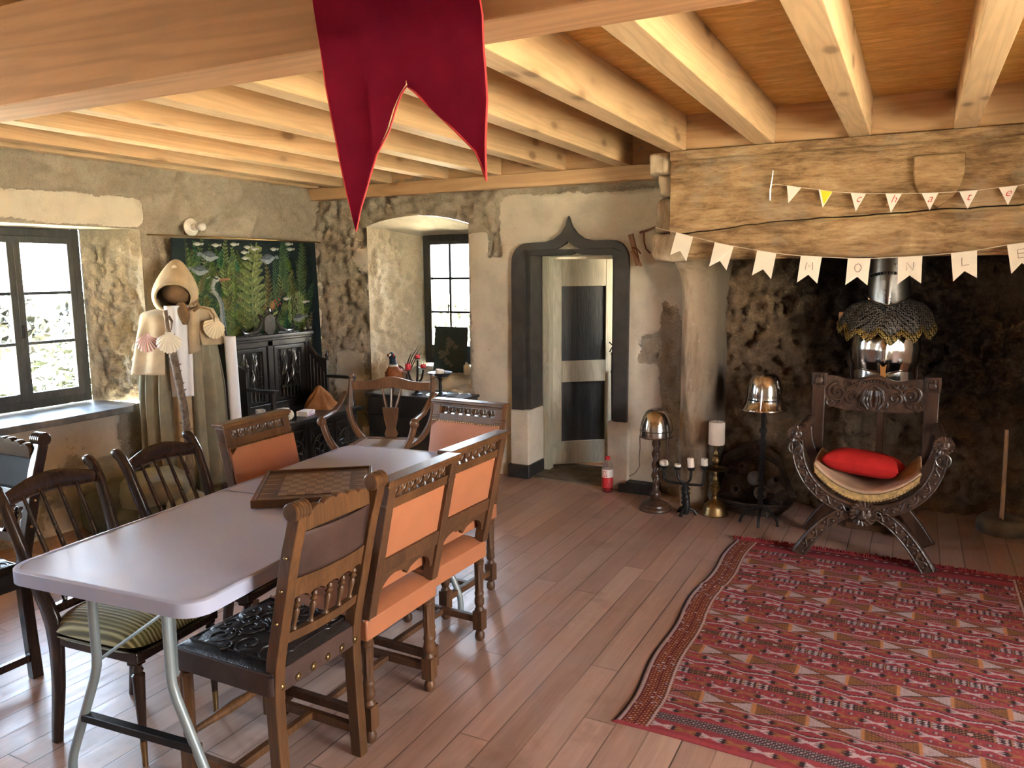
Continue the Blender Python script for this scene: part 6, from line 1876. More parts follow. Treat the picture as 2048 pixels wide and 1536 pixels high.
# ---- tapestry: woven picture stored as yarn colour
def make_tapestry():
    X = -4.590
    u0, u1, v0, v1 = 3.785, 5.235, .60, 1.858
    nx, ny = 420, 364
    us = np.linspace(u0, u1, nx); vs = np.linspace(v0, v1, ny)
    U, V = np.meshgrid(us, vs, indexing='ij')
    C = np.zeros((nx, ny, 3)); C[:] = (.010, .016, .018)
    C *= (.8+.5*vnoise(U*25, V*25, 3))[..., None]
    du = us[1]-us[0]; dv = vs[1]-vs[0]
    rd = random.Random(21)
    def ell(cu, cv, a, b, ang, col, grad=0.0):
        R = max(a, b)+.004
        i0, i1 = max(0, int((cu-R-u0)/du)), min(nx, int((cu+R-u0)/du)+2); j0, j1 = max(0, int((cv-R-v0)/dv)), min(ny, int((cv+R-v0)/dv)+2)
        if i0 >= i1 or j0 >= j1: return
        u = U[i0:i1, j0:j1]-cu; v = V[i0:i1, j0:j1]-cv; c, s = math.cos(ang), math.sin(ang)
        p = (u*c+v*s)/a; q = (-u*s+v*c)/b
        m = (p*p+np.abs(q)*1.0*(1+.9*np.maximum(p, -p*.4)**2)) < 1
        sh = np.clip(1-.45*np.abs(q)-.25*(p < -.4)+grad*q, .3, 1.4)
        blk = C[i0:i1, j0:j1]; blk[m] = np.array(col)*sh[m][:, None]
    def line(pts, w, col):
        pts = np.array(pts, float)
        for a, b in zip(pts[:-1], pts[1:]):
            k = max(2, int(np.hypot(*(b-a))/(w*.5)))
            for t in np.linspace(0, 1, k): ell(*(a+(b-a)*t), w, w, 0, col)
    G = [(.085, .135, .045), (.12, .17, .06), (.16, .20, .075), (.055, .11, .055), (.20, .235, .10), (.07, .13, .07)]
    def frond(a, b, n, L, w, col, bend=0.0, taper=1.0):
        a = np.array(a, float); b = np.array(b, float); d = b-a; ln = np.hypot(*d); d /= ln; nrm = np.array((-d[1], d[0]))
        pts = [a+d*ln*t+nrm*bend*math.sin(PI*t) for t in np.linspace(0, 1, n+1)]
        line(pts, .0045, tuple(x*.8 for x in col))
        for i in range(1, n+1):
            t = i/n; l = L*(1-.75*t**1.4*taper)*(.6+.4*min(1, t*4))
            tang = pts[i]-pts[i-1]; an = math.atan2(tang[1], tang[0])
            for s in (-1, 1):
                aa = an+s*math.radians(48); sh = .75+.5*rd.random() if s > 0 else .55+.4*rd.random()
                ell(pts[i][0]+math.cos(aa)*l*.5, pts[i][1]+math.sin(aa)*l*.5, l*.52, w*(1-.5*t), aa, tuple(x*sh for x in col))
    # dim background fronds, then the named plants
    for k in range(110):
        x = 3.9+1.18*rd.random()**1.5; z = rd.uniform(.75, 1.50); frond((x, z), (x+rd.uniform(-.16, .16), z+rd.uniform(.25, .42)), 12, .075, .011, tuple(c*rd.uniform(.5, .95) for c in rd.choice(G)), rd.uniform(-.03, .03))
    for a, b, n, L, w, g, bd in (((4.00, 1.20), (3.893, 1.84), 18, .10, .013, 2, .02), ((4.10, 1.45), (3.90, 1.62), 12, .07, .010, 1, .02), ((4.26, 1.42), (4.255, 1.84), 15, .095, .014, 2, .02), ((4.33, 1.42), (4.315, 1.79), 14, .085, .014, 1, -.02),
            ((4.10, 1.02), (4.02, 1.45), 14, .09, .013, 3, .03), ((4.36, 1.00), (4.31, 1.42), 15, .10, .014, 1, .02), ((4.42, .95), (4.38, 1.33), 13, .095, .013, 4, -.03), ((4.30, .98), (4.24, 1.20), 10, .07, .011, 2, .02)):
        frond(a, b, n, L, w, G[g], bd)
    for k in range(95):
        x = 3.9+1.15*rd.random(); z = rd.uniform(1.0, 1.66); L_ = rd.uniform(.10, .20); th = rd.uniform(.5, 2.6)
        if x > 4.62 and rd.random() < .7: continue
        frond((x, z), (x+L_*math.cos(th), min(1.84, z+L_*math.sin(th))), 9, rd.uniform(.035, .055), .0085, tuple(c*rd.uniform(.55, 1.05) for c in rd.choice(G)), rd.uniform(-.02, .02))
    # large central fern: side fronds off a stem
    line([(4.50, 1.02), (4.495, 1.30), (4.50, 1.55), (4.575, 1.84)], .010, (.16, .19, .09))
    for i, z in enumerate(np.linspace(1.18, 1.76, 10)):
        x = np.interp(z, [1.0, 1.3, 1.55, 1.84], [4.50, 4.495, 4.50, 4.575]); l = .17*(1-.6*((z-1.18)/.58)**1.5)
        for s in (-1, 1): frond((x, z), (x+s*l, z+l*.55), 9, .050, .010, G[4 if s > 0 else 2], .01*s)
    for x0, z0, x1, z1, g in ((4.77, 1.33, 4.77, 1.71, 3), (4.87, 1.42, 4.90, 1.84, 5), (5.04, 1.30, 5.06, 1.85, 5), (4.66, 1.12, 4.72, 1.42, 3), (4.83, 1.55, 4.86, 1.85, 3)):
        frond((x0, z0), (x1, z1), 17, .056, .0085, tuple(c*1.15 for c in G[g]), .008, .4)
    for k in range(26):
        x = rd.uniform(4.90, 5.05); p = [(x, 1.20)]
        for j in range(8): p.append((p[-1][0]+.016*math.sin(k+j*2.1), p[-1][1]+rd.uniform(.02, .038)))
        line(p, .0042, tuple(c*rd.uniform(.7, 1.2) for c in (.22, .29, .13)))
    # broad leaves and berries
    for cu, cv, a, b, an, col in ((4.715, 1.35, .045, .034, 1.2, (.24, .13, .06)), (4.85, 1.33, .046, .040, .3, (.11, .13, .05)), (4.735, 1.265, .050, .028, .9, (.22, .25, .10)), (4.64, 1.315, .040, .024, -.8, (.12, .17, .06)), (4.80, 1.20, .040, .032, .5, (.10, .14, .05)), (4.42, 1.13, .05, .03, .4, (.10, .15, .05)), (4.36, 1.09, .05, .03, 2.2, (.13, .17, .06))): ell(cu, cv, a, b, an, col)
    for cu, cv in ((4.76, 1.372), (4.788, 1.396), (4.775, 1.35), (4.731, 1.329), (4.745, 1.39), (4.80, 1.36), (4.767, 1.27), (4.62, 1.335)): ell(cu, cv, .009, .009, 0, (.38, .06, .05))
    # fishes
    for cu, cv, L, dr in ((4.105, 1.735, .082, 1), (4.012, 1.634, .080, 1), (4.690, 1.72, .085, -1), (5.00, 1.235, .070, -1)):
        ell(cu, cv, L, L*.46, -.12*dr, (.22, .25, .29), -.6); ell(cu, cv+.012, L*.8, L*.22, -.12*dr, (.10, .125, .155)); ell(cu-dr*L*1.15, cv+.012, L*.28, L*.20, .5*dr, (.17, .20, .23)); ell(cu+dr*L*.72, cv+.006, .006, .006, 0, (.02, .02, .02))
    for cu, cv in ((4.441, 1.768), (4.476, 1.808), (4.337, 1.826), (4.162, 1.816), (4.001, 1.821), (4.547, 1.795), (4.446, 1.724), (4.756, 1.797), (4.932, 1.80), (4.917, 1.842), (4.869, 1.40), (5.07, 1.367), (5.08, 1.143), (5.068, 1.05)):
        ell(cu, cv, .040, .015, 0, (.44, .44, .42), -.5); ell(cu+.044, cv, .014, .010, .6, (.34, .34, .33))
    # heron
    line([(4.150, 1.575), (4.128, 1.545), (4.115, 1.515), (4.122, 1.480), (4.150, 1.452), (4.175, 1.41), (4.187, 1.36), (4.186, 1.28), (4.195, 1.18)], .019, (.33, .34, .34))
    line([(4.165, 1.44), (4.195, 1.39), (4.202, 1.30), (4.21, 1.2)], .010, (.18, .22, .27)); ell(4.155, 1.568, .034, .024, .1, (.42, .42, .40)); line([(4.125, 1.585), (4.150, 1.570), (4.172, 1.570)], .006, (.02, .02, .025))
    line([(4.10, 1.585), (4.07, 1.575)], .004, (.3, .3, .3)); line([(4.185, 1.566), (4.225, 1.566), (4.275, 1.566)], .0065, (.46, .20, .14)); line([(4.185, 1.556), (4.235, 1.561)], .005, (.36, .14, .10)); ell(4.172, 1.57, .005, .005, 0, (.6, .5, .2))
    side = sstep(u0+.10, u0+.14, U)*(1-sstep(u1-.075, u1-.03, U))
    bgc = np.array((.012, .020, .024)); C = C*side[..., None]+bgc*(1-side[..., None])
    C *= (.86+.28*_h(np.floor(U/.004), np.floor(V/.004), 8))[..., None]
    flare = (1.858-V)*.030
    P = np.stack([X+.006*np.sin(U*7+V*2)+.010*(1.858-V)*np.sin(U*5), U+flare*(U-4.5), V+.006*(U-4.5)], -1)
    t = thing('tapestry', 'dark tapestry woven with ferns, fish and a grey heron hung on the window wall', 'tapestry', (0, 0, 0))
    m = M(); m.grid(P); o = m.build('woven_cloth', MT['tapis'], t, smooth=180, solid=.006); attr_c(o, 'paint', C.reshape(-1, 3))
    m = M(); m.tube([(-4.60, 3.60, 1.868), (-4.592, 4.4, 1.872), (-4.60, 5.32, 1.868)], .0055, 8); m.build('hanging_rod', MT['brass'], t)
MT['tapis'] = m_attrcolor('tapestry_weave', .95, 500, .4, .1)
make_tapestry()

# ---- carved settle (front is -y, viewer right = +x)
def panel_relief(fn, w, h, n=72, mm=96):
    A, B = np.meshgrid(np.linspace(-w/2, w/2, n), np.linspace(0, h, mm), indexing='ij')
    return A, B, fn(A/(w/2), B/h, A, B)
def make_settle():
    t = thing('carved_settle', 'black carved oak settle with tracery panels and a shield crest against the tapestry', 'settle', (-4.25, 4.555, 0), PI/2)
    W = MT['black_oak']; WC = MT['settle_carved']
    hw = .455
    # chest base
    m = M(); m.box(-hw, hw, -.235, .27, .05, .495); m.box(-hw-.012, hw+.012, -.25, .28, 0, .055); m.build('seat_chest', W, t, bevel=.004, smooth=0)
    m = M(); m.box(-hw-.02, hw+.025, -.285, .25, .497, .530); m.build('seat_board', W, t, bevel=.006, smooth=0)
    # rosette tracery panels on the chest front
    for k, xc in enumerate((-.30, .0, .30)):
        m = M(); m.strip([(xc-.132, .085), (xc+.132, .085), (xc+.132, .455), (xc-.132, .455)], [(xc-.112, .105), (xc+.112, .105), (xc+.112, .435), (xc-.112, .435)], -.252, -.234, 'xz'); fr = m.build('front_panel', W, t, bevel=.004, smooth=0)
        m = M(); zc = .275
        m.torus((xc, -.246, zc), .105, .0085, 'y', 40, 8)
        kk = 6 if k != 2 else 4
        for j in range(kk):
            a = 2*PI*j/kk+PI/2
            if kk == 6: m.torus((xc+.066*math.cos(a), -.246, zc+.066*math.sin(a)), .031, .0065, 'y', 20, 7)
            else:
                pts = [(xc+r*math.cos(a+s), -.246, zc+r*math.sin(a+s)) for r, s in ((.01, 0), (.05, .45), (.095, .12), (.10, 0), (.095, -.12), (.05, -.45), (.01, 0))]; m.tube(pts, .0065, 7)
        m.torus((xc, -.246, zc), .028, .0065, 'y', 18, 7)
        for sx in (-1, 1):
            for sz in (-1, 1): m.tube([(xc+sx*.108, -.243, zc+sz*.15), (xc+sx*.085, -.246, zc+sz*.095)], .006, 6)
        m.build('rosette_tracery', WC, fr)
    # back
    m = M(); m.box(-hw, hw, .262, .285, .53, 1.10); m.build('back_board', W, t, smooth=0)
    for x in (-hw+.028, 0, hw-.028):
        m = M(); m.box(x-.028, x+.028, .232, .266, .53, 1.085); m.build('back_stile', W, t, bevel=.003, smooth=0)
    for z0, z1, d in ((.53, .59, .232), (1.04, 1.085, .232)):
        m = M(); m.box(-hw+.05, hw-.05, d, .266, z0, z1); m.build('back_rail', W, t, bevel=.004, smooth=0)
    m = M(); m.box(-hw-.02, hw+.02, .205, .29, 1.105, 1.130); m.box(-hw-.008, hw+.008, .218, .288, 1.085, 1.106); m.build('cornice', W, t, bevel=.005, smooth=0)
    # two panels of flowing tracery over linenfold
    for xc in (-.215, .215):
        m = M(); m.strip([(xc-.175, .60), (xc+.175, .60), (xc+.175, 1.035), (xc-.175, 1.035)], [(xc-.135, .615), (xc+.135, .615), (xc+.135, 1.005), (xc-.135, 1.005)], .236, .262, 'xz'); p = m.build('back_panel', W, t, bevel=.005, smooth=0)
        for s in (-1, 1):
            m = M()
            for k in range(22): m.sphere((xc+s*.118, .246, .63+.0165*k), .0065, 7, 5)
            m.build('bead_row', WC, p)
        m = M(); y = .244
        def flame(x, z, L, w, s, r=.0062):
            a = [(x+s*w*math.sin(u*PI)*(1-u*.3)+s*.025*u, y-.006*math.sin(u*PI), z+L*u) for u in np.linspace(0, 1, 12)]
            b = [(x-s*w*.25*math.sin(u*PI)+s*.025*u*1.6, y-.006*math.sin(u*PI), z+L*u) for u in np.linspace(0, 1, 12)]
            m.tube(a, [r*(.6+.6*math.sin(PI*i/11)) for i in range(12)], 7); m.tube(b, [r*(.6+.6*math.sin(PI*i/11)) for i in range(12)], 7)
        for x, z, L, w, s in ((-.085, .80, .13, .034, 1), (.085, .80, .13, .034, -1), (-.03, .86, .13, .030, -1), (.03, .86, .12, .030, 1), (-.065, .70, .12, .030, 1), (.065, .70, .12, .030, -1), (0, .75, .12, .026, 1), (-.09, .92, .08, .02, 1), (.06, .93, .075, .02, -1)):
            flame(xc+x, z, L, w, s)
        for k in range(5):
            x = xc-.08+.04*k; m.tube([(x-.018, y, .695), (x, y-.004, .72), (x+.018, y, .695)], .005, 6); m.tube([(x, y, .62), (x, y, .70)], [.006, .0045], 6); m.sphere((x, y-.004, .70), .006, 6, 5)
        m.build('flowing_tracery', WC, p)
    # crest with shield and scrolls
    m = M()
    m.prism([(-.055, 1.165), (-.05, 1.27), (.01, 1.295), (.06, 1.27), (.062, 1.175), (.03, 1.13), (-.02, 1.13)], .225, .25, 'xz'); m.build('crest_shield', WC, t, bevel=.004)
    m = M()
    for s in (-1, 1):
        m.tube([(s*.06+.0, .238, 1.27), (s*.10, .236, 1.29), (s*.075, .232, 1.24), (s*.11, .234, 1.18), (s*.19, .238, 1.150), (s*.26, .238, 1.155), (s*.285, .238, 1.185), (s*.255, .238, 1.20), (s*.24, .238, 1.178)], [.010, .012, .012, .016, .014, .012, .010, .008, .006], 8)
        m.tube([(s*.09, .238, 1.14), (s*.17, .238, 1.138), (s*.33, .238, 1.135)], [.012, .010, .006], 7)
        for k in range(4): m.sphere((s*(.12+.045*k), .234, 1.158-.006*k), .011, 8, 6)
    m.tube([(-.03, .236, 1.29), (.0, .23, 1.335), (.03, .236, 1.32), (.045, .238, 1.29)], [.012, .018, .014, .008], 8); m.sphere((.0, .234, 1.315), .024, 10, 8, (1.5, .8, .8))
    m.build('crest_scroll', WC, t)
    # side wings, arms, finials
    for s in (-1, 1):
        x = s*(hw-.018)
        top = [(.27, 1.085)]+[(.27-.23*u, 1.085-.20*(1-(1-u)**2)**.8*1.0) for u in np.linspace(.15, 1, 9)]
        poly = [(.27, .53)]+top+[(.04, .53)]
        m = M(); m.prism(poly, x-.014, x+.014, 'yz'); m.build('side_wing', W, t, bevel=.003, smooth=40)
        m = M()
        for k in range(5):
            yy = .07+.035*k; m.tube([(x-s*.016, yy, .60), (x-s*.016, yy, .80+.035*k)], .006, 6)
        m.build('linenfold', WC, t)
        m = M(); m.tube([(x, p[0], p[1]+.008) for p in top], .017, 8); m.build('wing_moulding', W, t)
        for yy, zz in ((.045, .895), (.235, 1.13)):
            m = M(); m.lathe([(.017, 0), (.019, .012), (.010, .02), (.016, .034), (.015, .045), (.006, .06), (.008, .068), (.002, .095)], 12, (x, yy, zz)); m.build('finial', W, t)
        m = M(); m.box(x-.022, x+.022, -.235, .045, .752, .778); m.build('arm_rest', W, t, bevel=.005, smooth=0)
        m = M(); m.lathe([(.026, .53), (.026, .57), (.018, .585), (.016, .66), (.020, .72), (.025, .73), (.025, .752)], 12, (x, -.205, 0)); m.build('arm_post', W, t)
MT['settle_carved'] = m_wood('polished_black_oak_carving', (.022, .020, .020), (.065, .060, .056), 'z', .17, 9, 4)
make_settle()
def carton(name, label, loc, size, rz, mat, mat2, text=True):
    t = thing(name, label, 'box', loc, rz, 'small cartons on the settle')
    sx, sy, sz = size
    m = M(); m.box(-sx/2, sx/2, -sy/2, sy/2, 0, sz); m.build('carton', mat, t, bevel=.001, smooth=0)
    m = M(); m.box(sx/2, sx/2+.0006, -sy/2+.002, sy/2-.002, .002, sz-.002); m.box(-sx/2+.003, sx/2-.003, -sy/2-.0006, -sy/2, .004, .012); m.build('printed_side', mat2, t, smooth=0, label='pink printed side')
    m = M()
    for k in range(3): m.box(-sx*.32, sx*(.1+.08*k), -sy/2-.0007, -sy/2, sz*.42+.009*k, sz*.42+.004+.009*k)
    m.build('printed_lines', m_plain('violet_print', (.30, .18, .34), .6), t, smooth=0)
MT['pinkprint'] = m_plain('pink_print', (.52, .22, .34), .6, 0, .2, 60)
carton('small_carton', 'small white carton with violet print standing upright on the settle', (-4.20, 4.345, .5305), (.115, .06, .065), PI/2-.05, MT['paperw'], MT['pinkprint'])
carton('small_carton', 'flat white carton with pink end lying on the settle beside the upright one', (-4.10, 4.500, .5305), (.125, .09, .036), PI/2+.25, MT['paperw'], MT['pinkprint'])
# crumpled suede pouch
m = M(); n, k = 40, 26; P = np.zeros((n, k, 3))
for i in range(n):
    a = 2*PI*i/n
    for j in range(k):
        u = j/(k-1); r = .112*(1-u)**.75*(1+.6*(vnoise(np.array(3*math.cos(a)+4), np.array(3*math.sin(a)+u*3), 5)-.5))+.006; r *= 1+.22*math.cos(a-.6)*(1-u)
        P[i, j] = (r*math.cos(a)*1.15, r*math.sin(a), .185*u**1.0*(1-.12*math.cos(a)*(1-u))+.012*math.sin(a*5)*(1-u)*u*3)
m.grid(P, wrap_u=True)
m.add([tuple(P[i, -1]) for i in range(n)], [tuple(range(n))])
o = m.build('suede_pouch', MT['suede'], smooth=180); o.location = (-4.20, 4.775, .531); o.rotation_euler = (0, 0, 1.2)
tag(o, 'crumpled tan suede bag slumped at the right end of the settle', 'bag')
# mug and shells left on the settle
t_ = thing('white_mug', 'white mug at the left end of the settle seat beside the shell', 'mug', (-4.23, 4.165, .5305), -.6)
m = M(); m.lathe([(.030, 0), (.034, .006), (.036, .03), (.036, .085), (.033, .086), (.032, .02), (.001, .012)], 24); m.build('cup', MT['porcelain'], t_)
m = M(); m.torus((.045, 0, .045), .022, .005, 'y', 20, 7); m.build('handle', MT['porcelain'], t_)
def shell_mesh(R, ridges=13, dome=.28):
    n, k = ridges*8+1, 16; P = np.zeros((n, k, 3)); cols = []
    for i in range(n):
        t = -1+2*i/(n-1); a = t*math.radians(63)
        rim = 1.72*R*max(.05, math.cos(a))**.72*(1+.025*math.cos(i/(n-1)*ridges*2*PI))
        for j in range(k):
            u = j/(k-1); r = rim*u
            P[i, j] = (r*math.sin(a), -(dome*R*math.sin(min(1, u*1.02)*PI*.92)**.8*(1-.35*t*t)+.012*R*3*u*math.cos(i/(n-1)*ridges*2*PI)), -r*math.cos(a))
            cols.append((i/(n-1)*ridges) % 1)
    m = M(); m.grid(P)
    m.add([(-.30*R, 0, .02*R), (.30*R, 0, .02*R), (.26*R, -.03*R, -.22*R), (-.26*R, -.03*R, -.22*R)], [(0, 1, 2, 3)])
    return m
def shell_mat(name, c0, c1):
    t = NT(name); v = t.coord(); n = t.noise(v, 30, 3); sp = t.n('ShaderNodeSeparateXYZ'); t.l(v, sp.inputs[0])
    a = t.math('ARCTAN2', sp.outputs[0], t.math('MULTIPLY', sp.outputs[2], -1)); w = t.math('SINE', t.math('MULTIPLY', a, 31.6))
    return t.bsdf(t.mix(t.maprange(w, -.5, .5, 0, 1), c0, c1), .45, 0, t.bump(w, .3, .002), .4)
MT['shell_pink'] = shell_mat('red_ribbed_shell', (.66, .55, .48), (.42, .13, .13)); MT['shell_white'] = shell_mat('white_ribbed_shell', (.74, .71, .62), (.84, .82, .74)); MT['shell_tan'] = shell_mat('cream_ribbed_shell', (.60, .52, .36), (.74, .66, .50))
o = shell_mesh(.055).build('scallop_shell', MT['shell_white'], smooth=180); o.location = (-4.13, 4.225-.005+.0, .560); o.rotation_euler = (math.radians(-60), 0, PI/2); o.location = (-4.23, 4.255-.02, .590)
o.location = (-4.10, 4.285, .5306+.080); o.rotation_euler = (math.radians(-35), 0, math.radians(60))
tag(o, 'white scallop shell resting on the settle seat beside the mug', 'shell')

# ---- hooded pilgrim cloak on a stand (front is -y)
CR = math.atan2(.76, .65)
CO = np.array((-4.385, 3.625))
t_ = thing('cloak_stand', 'wooden stand hidden inside the hooded cloak', 'stand', (CO[0], CO[1], 0), CR)
m = M(); m.box(-.02, .02, .03, .07, 0, 1.46); m.box(-.18, .20, .03, .07, 1.32, 1.36); m.build('post', MT['walnut'], t_, smooth=0)
m = M(); m.box(-.16, .16, -.08, .18, 0, .03); m.build('base', MT['walnut'], t_, smooth=0)
t_ = thing('hooded_cloak', 'beige hooded pilgrim cloak with shoulder cape over a white tunic beside the window', 'cloak', (CO[0], CO[1], 0), CR)
def robe(zt, zb, a0, a1, rt, rb, dt, db, nf, fa, seed, n=150, k=40, cx=(0, 0), shoulder=True):
    P = np.zeros((n, k, 3))
    for i in range(n):
        a = math.radians(a0+(a1-a0)*i/(n-1))
        for j in range(k):
            u = j/(k-1); z = zt+(zb-zt)*u
            rx = rt+(rb-rt)*u; ry = dt+(db-dt)*u
            if shoulder: q = min(1, u/.10); rx *= .35+.65*math.sin(q*PI/2); ry *= .4+.6*math.sin(q*PI/2)
            f = fa*sstep(.08, .45, u)*(math.sin(nf*a+seed+1.1*math.sin(2*a))+.5*math.sin(nf*1.7*a+seed*2+u))
            P[i, j] = (cx[0]+(cx[1]-cx[0])*u+(rx+f)*math.cos(a), (ry+f)*math.sin(a), z)
    return P
m = M(); m.grid(robe(1.36, .06, -74, 254, .225, .250, .11, .180, 15, .030, .5, 260)); m.build('long_robe', MT['linen_dark'], t_, smooth=180, solid=.005)
m = M(); P = np.zeros((30, 30, 3))
for i in range(30):
    for j in range(30):
        u = i/29; v = j/29; z = 1.40-.60*v; x = -.075+.145*u+.012*v
        P[i, j] = (x, -.125-.018*math.sin(u*PI)-.008*math.sin(u*14+v*2), z)
m.grid(P); m.build('white_tunic', MT['white_cloth'], t_, smooth=180, solid=.004)
m = M(); P = np.zeros((20, 24, 3))
for i in range(20):
    for j in range(24):
        u = i/19; v = j/23; P[i, j] = (-.10+.22*u, -.105-.006*math.sin(u*11), .84-.76*v)
m.grid(P); m.build('under_robe', MT['linen'], t_, smooth=180, solid=.004)
# cape left (long) and right (turned back, shorter)
P = robe(1.385, .955, 108, 252, .215, .305, .115, .185, 7, .010, 1.3, 90, 30)
m = M(); m.grid(P); m.build('shoulder_cape', MT['linen'], t_, smooth=180, solid=.005)
P = robe(1.395, 1.135, -64, 75, .20, .275, .12, .165, 9, .014, 2.2, 80, 24, (.02, .02))
m = M(); m.grid(P); m.build('shoulder_cape', MT['linen'], t_, smooth=180, solid=.005)
m = M(); P = np.zeros((16, 20, 3))
for i in range(16):
    for j in range(20):
        u = i/15; v = j/19; P[i, j] = (.065+.075*u-.01*v, -.142-.03*math.sin(u*PI)+.03*u, 1.37-.29*v+.02*u)
m.grid(P); m.build('cape_lapel', MT['linen'], t_, smooth=180, solid=.005)
# hood
nu, nv = 96, 64
c0 = np.array((.0, .01, 1.47))
def hoodP(a, b):
    d = np.array((math.cos(b)*math.cos(a), math.cos(b)*math.sin(a), math.sin(b)))
    r = np.array((.142, .165, .155)); p = d*r
    top = max(0, d[2])
    p[2] += .075*top**5; p[1] += .03*top**3
    p[2] -= .03*max(0, -d[1])*max(0, .6-abs(d[2]))
    p *= 1+.03*math.sin(a*5+b*3)*(1-abs(d[2]))
    p += np.array((.018*top**2-.006, -.012*(d[1] < 0)*(1-abs(d[2])), 0))
    return c0+p, d
V_ = []; D_ = []
for i in range(nu):
    for j in range(nv):
        p, d = hoodP(2*PI*i/nu, -PI*.40+(PI*.9)*j/(nv-1)); V_.append(p); D_.append(d)
F_ = []
def is_open(k):
    p = V_[k]; d = D_[k]
    return d[1] < 0 and ((p[0]+.015)/.112)**2+((p[2]-1.452)/.092)**2 < 1
for i in range(nu):
    for j in range(nv-1):
        q = [i*nv+j, ((i+1) % nu)*nv+j, ((i+1) % nu)*nv+j+1, i*nv+j+1]
        if sum(is_open(k) for k in q) >= 2: continue
        F_.append(q)
m = M(); m.add(V_, F_); hd = m.build('hood', MT['linen'], t_, smooth=180, solid=.006)
rim = []
for k in range(48):
    a = 2*PI*k/48; x = -.015+.113*math.cos(a); z = 1.452+.093*math.sin(a)
    best = min((np.hypot(p[0]-x, p[2]-z), tuple(p)) for p, d in zip(V_, D_) if d[1] < 0)[1]
    rim.append((x, best[1]-.002, z))
m = M(); m.tube(rim, .009, 8, closed=True); m.build('hood_hem', MT['linen'], hd)
m = M(); m.sphere((.018, -.005, 1.485), .108, 24, 16, (1, 1, .78)); m.build('felt_lining', MT['brownfelt'], t_, smooth=180, label='brown felt bulging inside the hood opening')
m = M(); P = np.zeros((30, 16, 3))
for i in range(30):
    a = 2*PI*i/30
    for j in range(16):
        u = j/15; r = .052*math.sin(PI*(.10+.86*u))**.7*(1+.18*math.sin(a*6+u*2)); P[i, j] = (.048+r*math.cos(a)*1.05-.02*u, -.128+r*.6*math.sin(a), 1.275+.145*u)
m.grid(P, wrap_u=True); m.build('gathered_pouch', MT['brownfelt'], t_, smooth=180, label='brown gathered cloth hanging at the throat')
m = M(); m.tube([(.10, -.15, 1.405), (.125, -.16, 1.43), (.135, -.15, 1.39), (.10, -.16, 1.36)], [.010, .014, .012, .008], 8); m.tube([(.15, -.15, 1.385), (.20, -.135, 1.37), (.225, -.14, 1.33), (.22, -.15, 1.27)], .005, 6); m.build('tie_cord', MT['brownfelt'], t_)
m = M(); m.lathe([(.016, 0), (.016, .004), (.012, .006)], 14, (.0, -.05, 1.648), R=rotm(PI/2, 0, 0)); m.build('pilgrim_badge', MT['shell'], t_, label='small round badge on the hood')
def put_shell(R, mat, loc, rot, label, ridges=13):
    o = shell_mesh(R, ridges).build('scallop_shell', mat, smooth=180)
    Rw = Matrix.Rotation(CR, 4, 'Z'); p = Rw @ Vector(loc)
    o.location = (CO[0]+p.x, CO[1]+p.y, loc[2]); o.rotation_euler = (rot[0], rot[1], CR+rot[2])
    return tag(o, label, 'shell')
put_shell(.070, MT['shell_pink'], (-.185, -.165, 1.225), (-.1, 0, -.35), 'red ribbed scallop shell hanging on the left front of the cape', 11)
put_shell(.078, MT['shell_white'], (-.055, -.235, 1.235), (-.1, .03, .0), 'white scallop shell tied to the top of the thorny staff')
put_shell(.080, MT['shell_tan'], (.235, -.125, 1.310), (-.1, .35, .45), 'cream scallop shell hanging on the right shoulder of the cape')
# staff
def wpt(x, y, z): return (CO[0]+x*math.cos(CR)-y*math.sin(CR), CO[1]+x*math.sin(CR)+y*math.cos(CR), z)
t_ = thing('thorny_staff', 'rough knobbly wooden staff with thorns leaning in front of the cloak', 'staff', (0, 0, 0))
pl = [(-.068, -.20, 1.375), (-.060, -.205, 1.26), (-.045, -.21, 1.15), (-.030, -.215, 1.02), (-.012, -.22, .88), (.006, -.225, .74), (.012, -.23, .60), (.016, -.235, .44), (.018, -.24, .22), (.022, -.25, .005)]
pts = np.array([wpt(*p) for p in pl]); tt = np.linspace(0, 9, 60); pts = np.stack([np.interp(tt, range(10), pts[:, i]) for i in range(3)], 1)
rr = np.array([.014+.010*sstep(5, 14, np.array(float(i)))+.005*(vnoise(np.array(i*.6), np.array(1.), 3)-.5) for i in range(60)])
rr[:8] *= .9
m = M(); m.tube(pts, rr, 10); m.build('shaft', MT['bark'], t_, smooth=80)
rd = random.Random(3); m = M()
for i in range(10, 56, 2):
    a = rd.uniform(0, 2*PI); c = pts[i]; d = np.array((math.cos(a), math.sin(a), .4)); m.tube([c+d*rr[i]*.6, c+d*(rr[i]+.006), c+d*(rr[i]+.020)], [.008, .005, .001], 6)
m.build('thorn', MT['bark'], t_)
m = M(); c = pts[4]
m.tube([c+np.array((.004, .012, .03)), c+np.array((.01, .03, -.0)), c+np.array((.008, .022, -.06))], [.011, .009, .004], 6); m.build('stub_branch', MT['bark'], t_)
# white fabric roll
m = M(); a = wpt(.335, -.11, .0); b = wpt(.315, -.09, 1.185)
P = np.zeros((40, 30, 3))
for j in range(30):
    u = j/29; c = np.array(a)+(np.array(b)-np.array(a))*u
    for i in range(40):
        th = 2*PI*i/40*1.15; r = .032+.006*i/40; P[i, j] = c+np.array((r*math.cos(th+.3), r*math.sin(th+.3), 0))
m.grid(P); tag(m.build('white_cloth_roll', MT['white_cloth'], smooth=180, solid=.003), 'tall roll of white cloth standing between the cloak and the settle', 'cloth roll')
